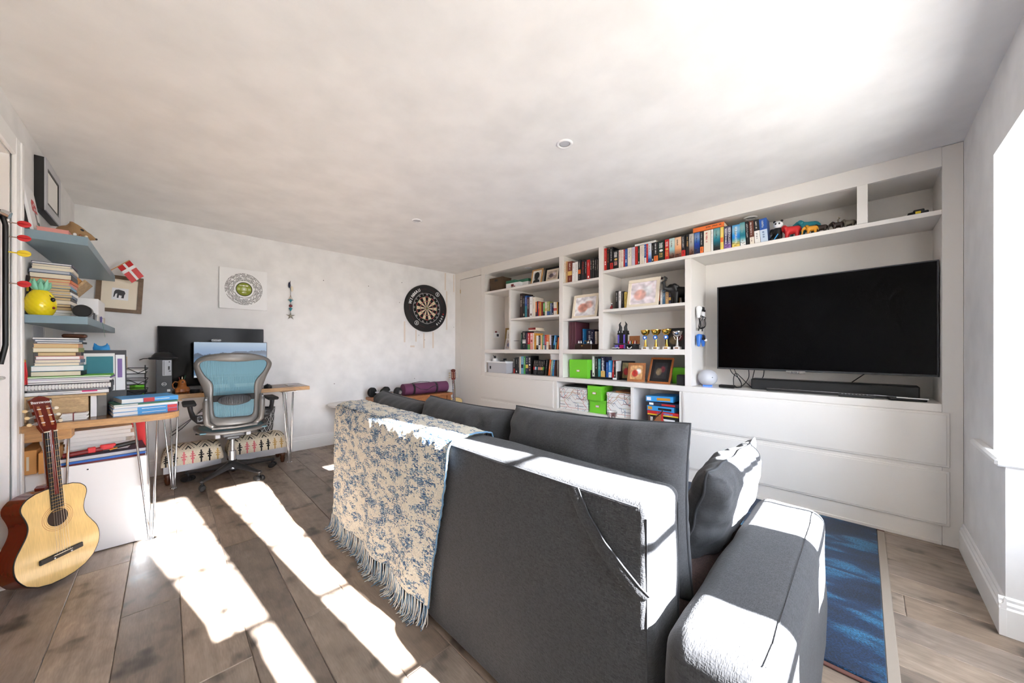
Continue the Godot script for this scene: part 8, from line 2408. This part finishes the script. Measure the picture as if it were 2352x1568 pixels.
	for k in 3:
		solo("cable", ["black cable sagging under the desk behind chair", "second black cable sagging under the desk behind chair", "white cable sagging under the desk behind chair"][k], "cable", MB.new().tube([Vector3(0.33 + 0.03 * k, 0.70, -4.44), Vector3(0.24 + 0.02 * k, 0.56, -4.45), Vector3(0.10, 0.40 + 0.03 * k, -4.45), Vector3(0.02, 0.335 + 0.03 * k, -4.45)], 0.004, 6), [M.black, M.black, M.white][k], "cables under the desk")

func guitar(label: String, at: Vector3, rot: Vector3, sc: float, brand: String, back_mat: Material) -> void:
	var o := thing("guitar", label, "guitar", at)
	o.rotation = rot
	var prof := [[0.0, 0.0], [0.004, 0.05], [0.02, 0.10], [0.05, 0.142], [0.10, 0.172], [0.15, 0.180], [0.20, 0.170], [0.25, 0.142], [0.29, 0.122], [0.325, 0.117], [0.36, 0.124], [0.40, 0.137], [0.43, 0.134], [0.455, 0.112], [0.470, 0.078], [0.476, 0.04]]
	var cu := Curve2D.new()
	var out := PackedVector2Array()
	var half := []
	for k in prof.size() - 1:
		for q in 3:
			var t := q / 3.0
			var p0: Array = prof[maxi(k - 1, 0)]
			var p3: Array = prof[mini(k + 2, prof.size() - 1)]
			half.append(Vector2(cubic_interpolate(prof[k][1], prof[k + 1][1], p0[1], p3[1], t), lerpf(prof[k][0], prof[k + 1][0], t)) * sc)
	half.append(Vector2(0.04, 0.476) * sc)
	for p in half:
		out.append(p)
	for k in range(half.size() - 1, 0, -1):
		out.append(Vector2(-half[k].x, half[k].y))
	var d := 0.09 * sc
	part(o, "body", MB.new().prism(out, -d, -0.004 * sc, true), back_mat)
	part(o, "soundboard", MB.new().prism(Geometry2D.offset_polygon(out, -0.0015)[0], -0.004 * sc, 0.0), M.spruce)
	var rim := []
	for p in out:
		rim.append(Vector3(p.x, p.y, -0.002))
	rim.append(rim[0])
	part(o, "binding", MB.new().tube(rim, 0.0026, 6, false), M.black)
	var B := Basis(Vector3(1, 0, 0), Vector3(0, 0, 1), Vector3(0, -1, 0))
	var sh := MB.new()
	sh.t = Transform3D(B, Vector3(0, 0.32 * sc, 0.0006))
	sh.disc(0.044 * sc, 0.0, 36, true)
	part(o, "sound_hole", sh, M.dark_wood)
	var ro := MB.new()
	for r in [0.050, 0.058, 0.066]:
		ro.t = Transform3D(B, Vector3(0, 0.32 * sc, 0.0006))
		ro.disc(r * sc, 0.0, 40, true, (r - 0.0016) * sc)
	part(o, "rosette", ro, M.tan_wood)
	var br := part(o, "bridge", MB.new().box(Vector3(0, 0.13, 0.005) * sc, Vector3(0.185, 0.026, 0.010) * sc, 0.003), M.black)
	part(br, "saddle", MB.new().box(Vector3(0, 0.136, 0.011) * sc, Vector3(0.08, 0.003, 0.004) * sc), M.bone)
	for s in [-1.0, 1.0]:
		part(br, "bridge_stud", MB.new().ball(Vector3(s * 0.036, 0.124, 0.011) * sc, Vector3(0.004, 0.004, 0.003) * sc, 8, 6), M.white)
	part(o, "neck", MB.new().tube([Vector3(0, 0.44, -0.012) * sc, Vector3(0, 0.60, -0.012) * sc, Vector3(0, 0.775, -0.010) * sc], [0.027 * sc, 0.0255 * sc, 0.024 * sc], 14, true, 0.62).box(Vector3(0, 0.47, -0.045) * sc, Vector3(0.05, 0.05, 0.07) * sc, 0.01), back_mat)
	var fb := part(o, "fingerboard", MB.new().bx(-0.026 * sc, 0.026 * sc, 0.365 * sc, 0.765 * sc, 0.0005, 0.007 * sc, 0.001), M.black)
	for k in 18:
		var yy := 0.765 - 0.635 * (1.0 - pow(2.0, -(k + 1) / 12.0))
		part(fb, "fret", MB.new().bx(-0.0255 * sc, 0.0255 * sc, (yy - 0.001) * sc, (yy + 0.001) * sc, 0.007 * sc, 0.0085 * sc), M.brass)
	part(fb, "nut", MB.new().bx(-0.026 * sc, 0.026 * sc, 0.765 * sc, 0.770 * sc, 0.0, 0.010 * sc), M.bone)
	for k in 6:
		var x := (k - 2.5)
		part(o, "string", MB.new().tube([Vector3(x * 0.0112, 0.136, 0.014) * sc, Vector3(x * 0.0080, 0.768, 0.0115) * sc], 0.0006, 4), M.silver if k < 3 else M.bone)
	# slotted headstock, tipped back
	var hd := part(o, "headstock", MB.new().basis(Vector3(1, 0, 0), Vector3(0, cos(0.2), -sin(0.2)), Vector3(0, sin(0.2), cos(0.2)), Vector3(0, 0.768, 0.004) * sc).prism(PackedVector2Array([Vector2(-0.026, 0), Vector2(0.026, 0), Vector2(0.036, 0.03), Vector2(0.036, 0.155), Vector2(0.040, 0.175), Vector2(0.020, 0.188), Vector2(0.0, 0.192), Vector2(-0.020, 0.188), Vector2(-0.040, 0.175), Vector2(-0.036, 0.155), Vector2(-0.036, 0.03)].map(func(p): return p * sc)), -0.018 * sc, 0.0, false, 0.0015), back_mat)
	var hb := Transform3D(Basis(Vector3(1, 0, 0), Vector3(0, cos(0.2), -sin(0.2)), Vector3(0, sin(0.2), cos(0.2))), Vector3(0, 0.768, 0.004) * sc)
	for s in [-1.0, 1.0]:
		var sl := MB.new()
		sl.t = hb
		part(hd, "slot", sl.rbox(Vector3(s * 0.018, 0.085, 0.0) * sc, Vector3(0.011, 0.105, 0.0012) * sc, 0.0005, 2, 1), M.tan_wood)
		for k in 3:
			var yy := 0.05 + 0.036 * k
			var ms := MB.new()
			ms.t = hb
			part(hd, "roller", ms.tube([Vector3(s * 0.012, yy, 0.001) * sc, Vector3(s * 0.026, yy, 0.001) * sc], 0.0026 * sc, 8), M.white)
			var tn := MB.new()
			tn.t = hb
			tn.tube([Vector3(s * 0.036, yy, -0.009) * sc, Vector3(s * 0.056, yy, -0.011) * sc], 0.003 * sc, 6)
			tn.box(Vector3(s * 0.040, yy, -0.010) * sc, Vector3(0.006, 0.016, 0.012) * sc)
			part(hd, "machine_head", tn, M.steel)
			var kn := MB.new()
			kn.t = hb
			part(hd, "tuning_knob", kn.ball(Vector3(s * 0.064, yy, -0.011) * sc, Vector3(0.011, 0.0085, 0.004) * sc, 12, 8), M.paper_old if s < 0 else M.bone)
	if brand != "":
		var tx := MB.new()
		tx.t = hb * Transform3D(Basis(), Vector3(0, 0.158 * sc, 0.0004))
		part(hd, "lettering", tx.text(brand, 0.017 * sc, 0.0006, "Droid Serif", true), M.white)

func guitars() -> void:
	M.spruce.uv1_scale = Vector3(2.5, 1.5, 1)
	guitar("classical guitar with pale spruce top leaning by the oak door", Vector3(-0.355, 0.024, -2.727), Vector3(-0.10, 0.86, -0.012), 0.93, "Burswood", M.mahogany)
	guitar("small pale guitar standing in the corner beside the tall cupboard", Vector3(2.985, 0.012, -4.20), Vector3(-0.12, -0.62, 0.03), 0.88, "", M.mahogany)

func far_corner() -> void:
	# wooden bench with dumbbells and rolled mat
	var b := thing("wooden_bench", "low pine bench against the wall carrying the rolled mat", "bench", Vector3(2.30, 0, -4.24))
	part(b, "top", MB.new().bx(-0.52, 0.55, 0.50, 0.535, -0.18, 0.18, 0.004), M.tan_wood)
	for k in 4:
		part(b, "leg", MB.new().bx([-0.50, 0.47][k % 2], [-0.44, 0.53][k % 2], 0, 0.4995, [-0.17, 0.11][k / 2], [-0.11, 0.17][k / 2], 0.002), M.tan_wood)
	part(b, "rail", MB.new().bx(-0.44, 0.47, 0.40, 0.4995, 0.12, 0.14), M.tan_wood)
	var ym := thing("yoga_mat", "rolled purple exercise mat with black carrying strap", "mat", Vector3(2.50, 0.6115, -4.20))
	var spi := []
	for i in 25:
		var a := TAU * i / 24.0
		spi.append(a)
	part(ym, "roll", MB.new().at(Vector3.ZERO, Vector3(0, 0, PI / 2)).cyl(0.075, 0.075, -0.33, 0.33, 32), M.mat_purple)
	var en := MB.new()
	for r in [0.02, 0.034, 0.048, 0.062]:
		en.at(Vector3(0.3304, 0, 0), Vector3(0, 0, -PI / 2)).disc(r, 0.0, 24, true, r - 0.0035)
	part(ym, "end_spiral", en, M.maroon)
	for x in [-0.20, 0.14]:
		part(ym, "strap_loop", MB.new().at(Vector3(x, 0, 0), Vector3(0, 0, PI / 2)).lathe([Vector2(0.0755, -0.014), Vector2(0.0775, -0.014), Vector2(0.0775, 0.014), Vector2(0.0755, 0.014)], 32), M.black)
	part(ym, "strap", MB.new().tube([Vector3(-0.20, 0.05, 0.062), Vector3(-0.12, 0.0, 0.08), Vector3(-0.02, -0.02, 0.08), Vector3(0.06, 0.02, 0.08), Vector3(0.14, 0.03, 0.074)], 0.009, 6, true, 0.4), M.black)
	part(ym, "strap", MB.new().tube([Vector3(-0.20, 0.078, 0.0), Vector3(-0.08, 0.092, 0.01), Vector3(0.02, 0.086, 0.01), Vector3(0.06, 0.079, 0.0)], 0.008, 6, true, 0.4), M.black)
	for k in 2:
		var db := thing("dumbbell", ["black dumbbell with green collar at the bench end", "black dumbbell beside the rolled purple mat"][k], "dumbbell", Vector3(1.87 + 0.17 * k, 0.535 + 0.0605, -4.26 + 0.02 * k), 0.35, "dumbbells on the bench")
		part(db, "bar", MB.new().at(Vector3.ZERO, Vector3(PI / 2, 0, 0)).cyl(0.013, 0.013, -0.15, 0.15, 12), M.chrome)
		for s in [-1.0, 1.0]:
			part(db, "plate", MB.new().at(Vector3(0, 0, s * 0.10), Vector3(PI / 2, 0, 0)).lathe([Vector2(0.013, -0.022), Vector2(0.05, -0.022), Vector2(0.060, -0.016), Vector2(0.060, 0.016), Vector2(0.05, 0.022), Vector2(0.013, 0.022)], 28), M.rubber)
			part(db, "collar", MB.new().at(Vector3(0, 0, s * 0.135), Vector3(PI / 2, 0, 0)).cyl(0.022, 0.022, -0.01, 0.01, 12), M.green if s > 0 and k == 0 else M.steel)
	# white pedestal table behind the sofa end
	var t := thing("pedestal_table", "white round pedestal table standing by the wall behind sofa", "table", Vector3(1.50, 0, -4.22))
	part(t, "top", MB.new().lathe([Vector2(0.001, 0.485), Vector2(0.20, 0.485), Vector2(0.212, 0.492), Vector2(0.212, 0.505), Vector2(0.205, 0.51), Vector2(0.001, 0.51)], 40), M.white)
	part(t, "pedestal", MB.new().lathe([Vector2(0.001, 0), Vector2(0.15, 0), Vector2(0.152, 0.008), Vector2(0.12, 0.03), Vector2(0.075, 0.09), Vector2(0.055, 0.20), Vector2(0.058, 0.32), Vector2(0.10, 0.44), Vector2(0.16, 0.4845)], 36), M.white)
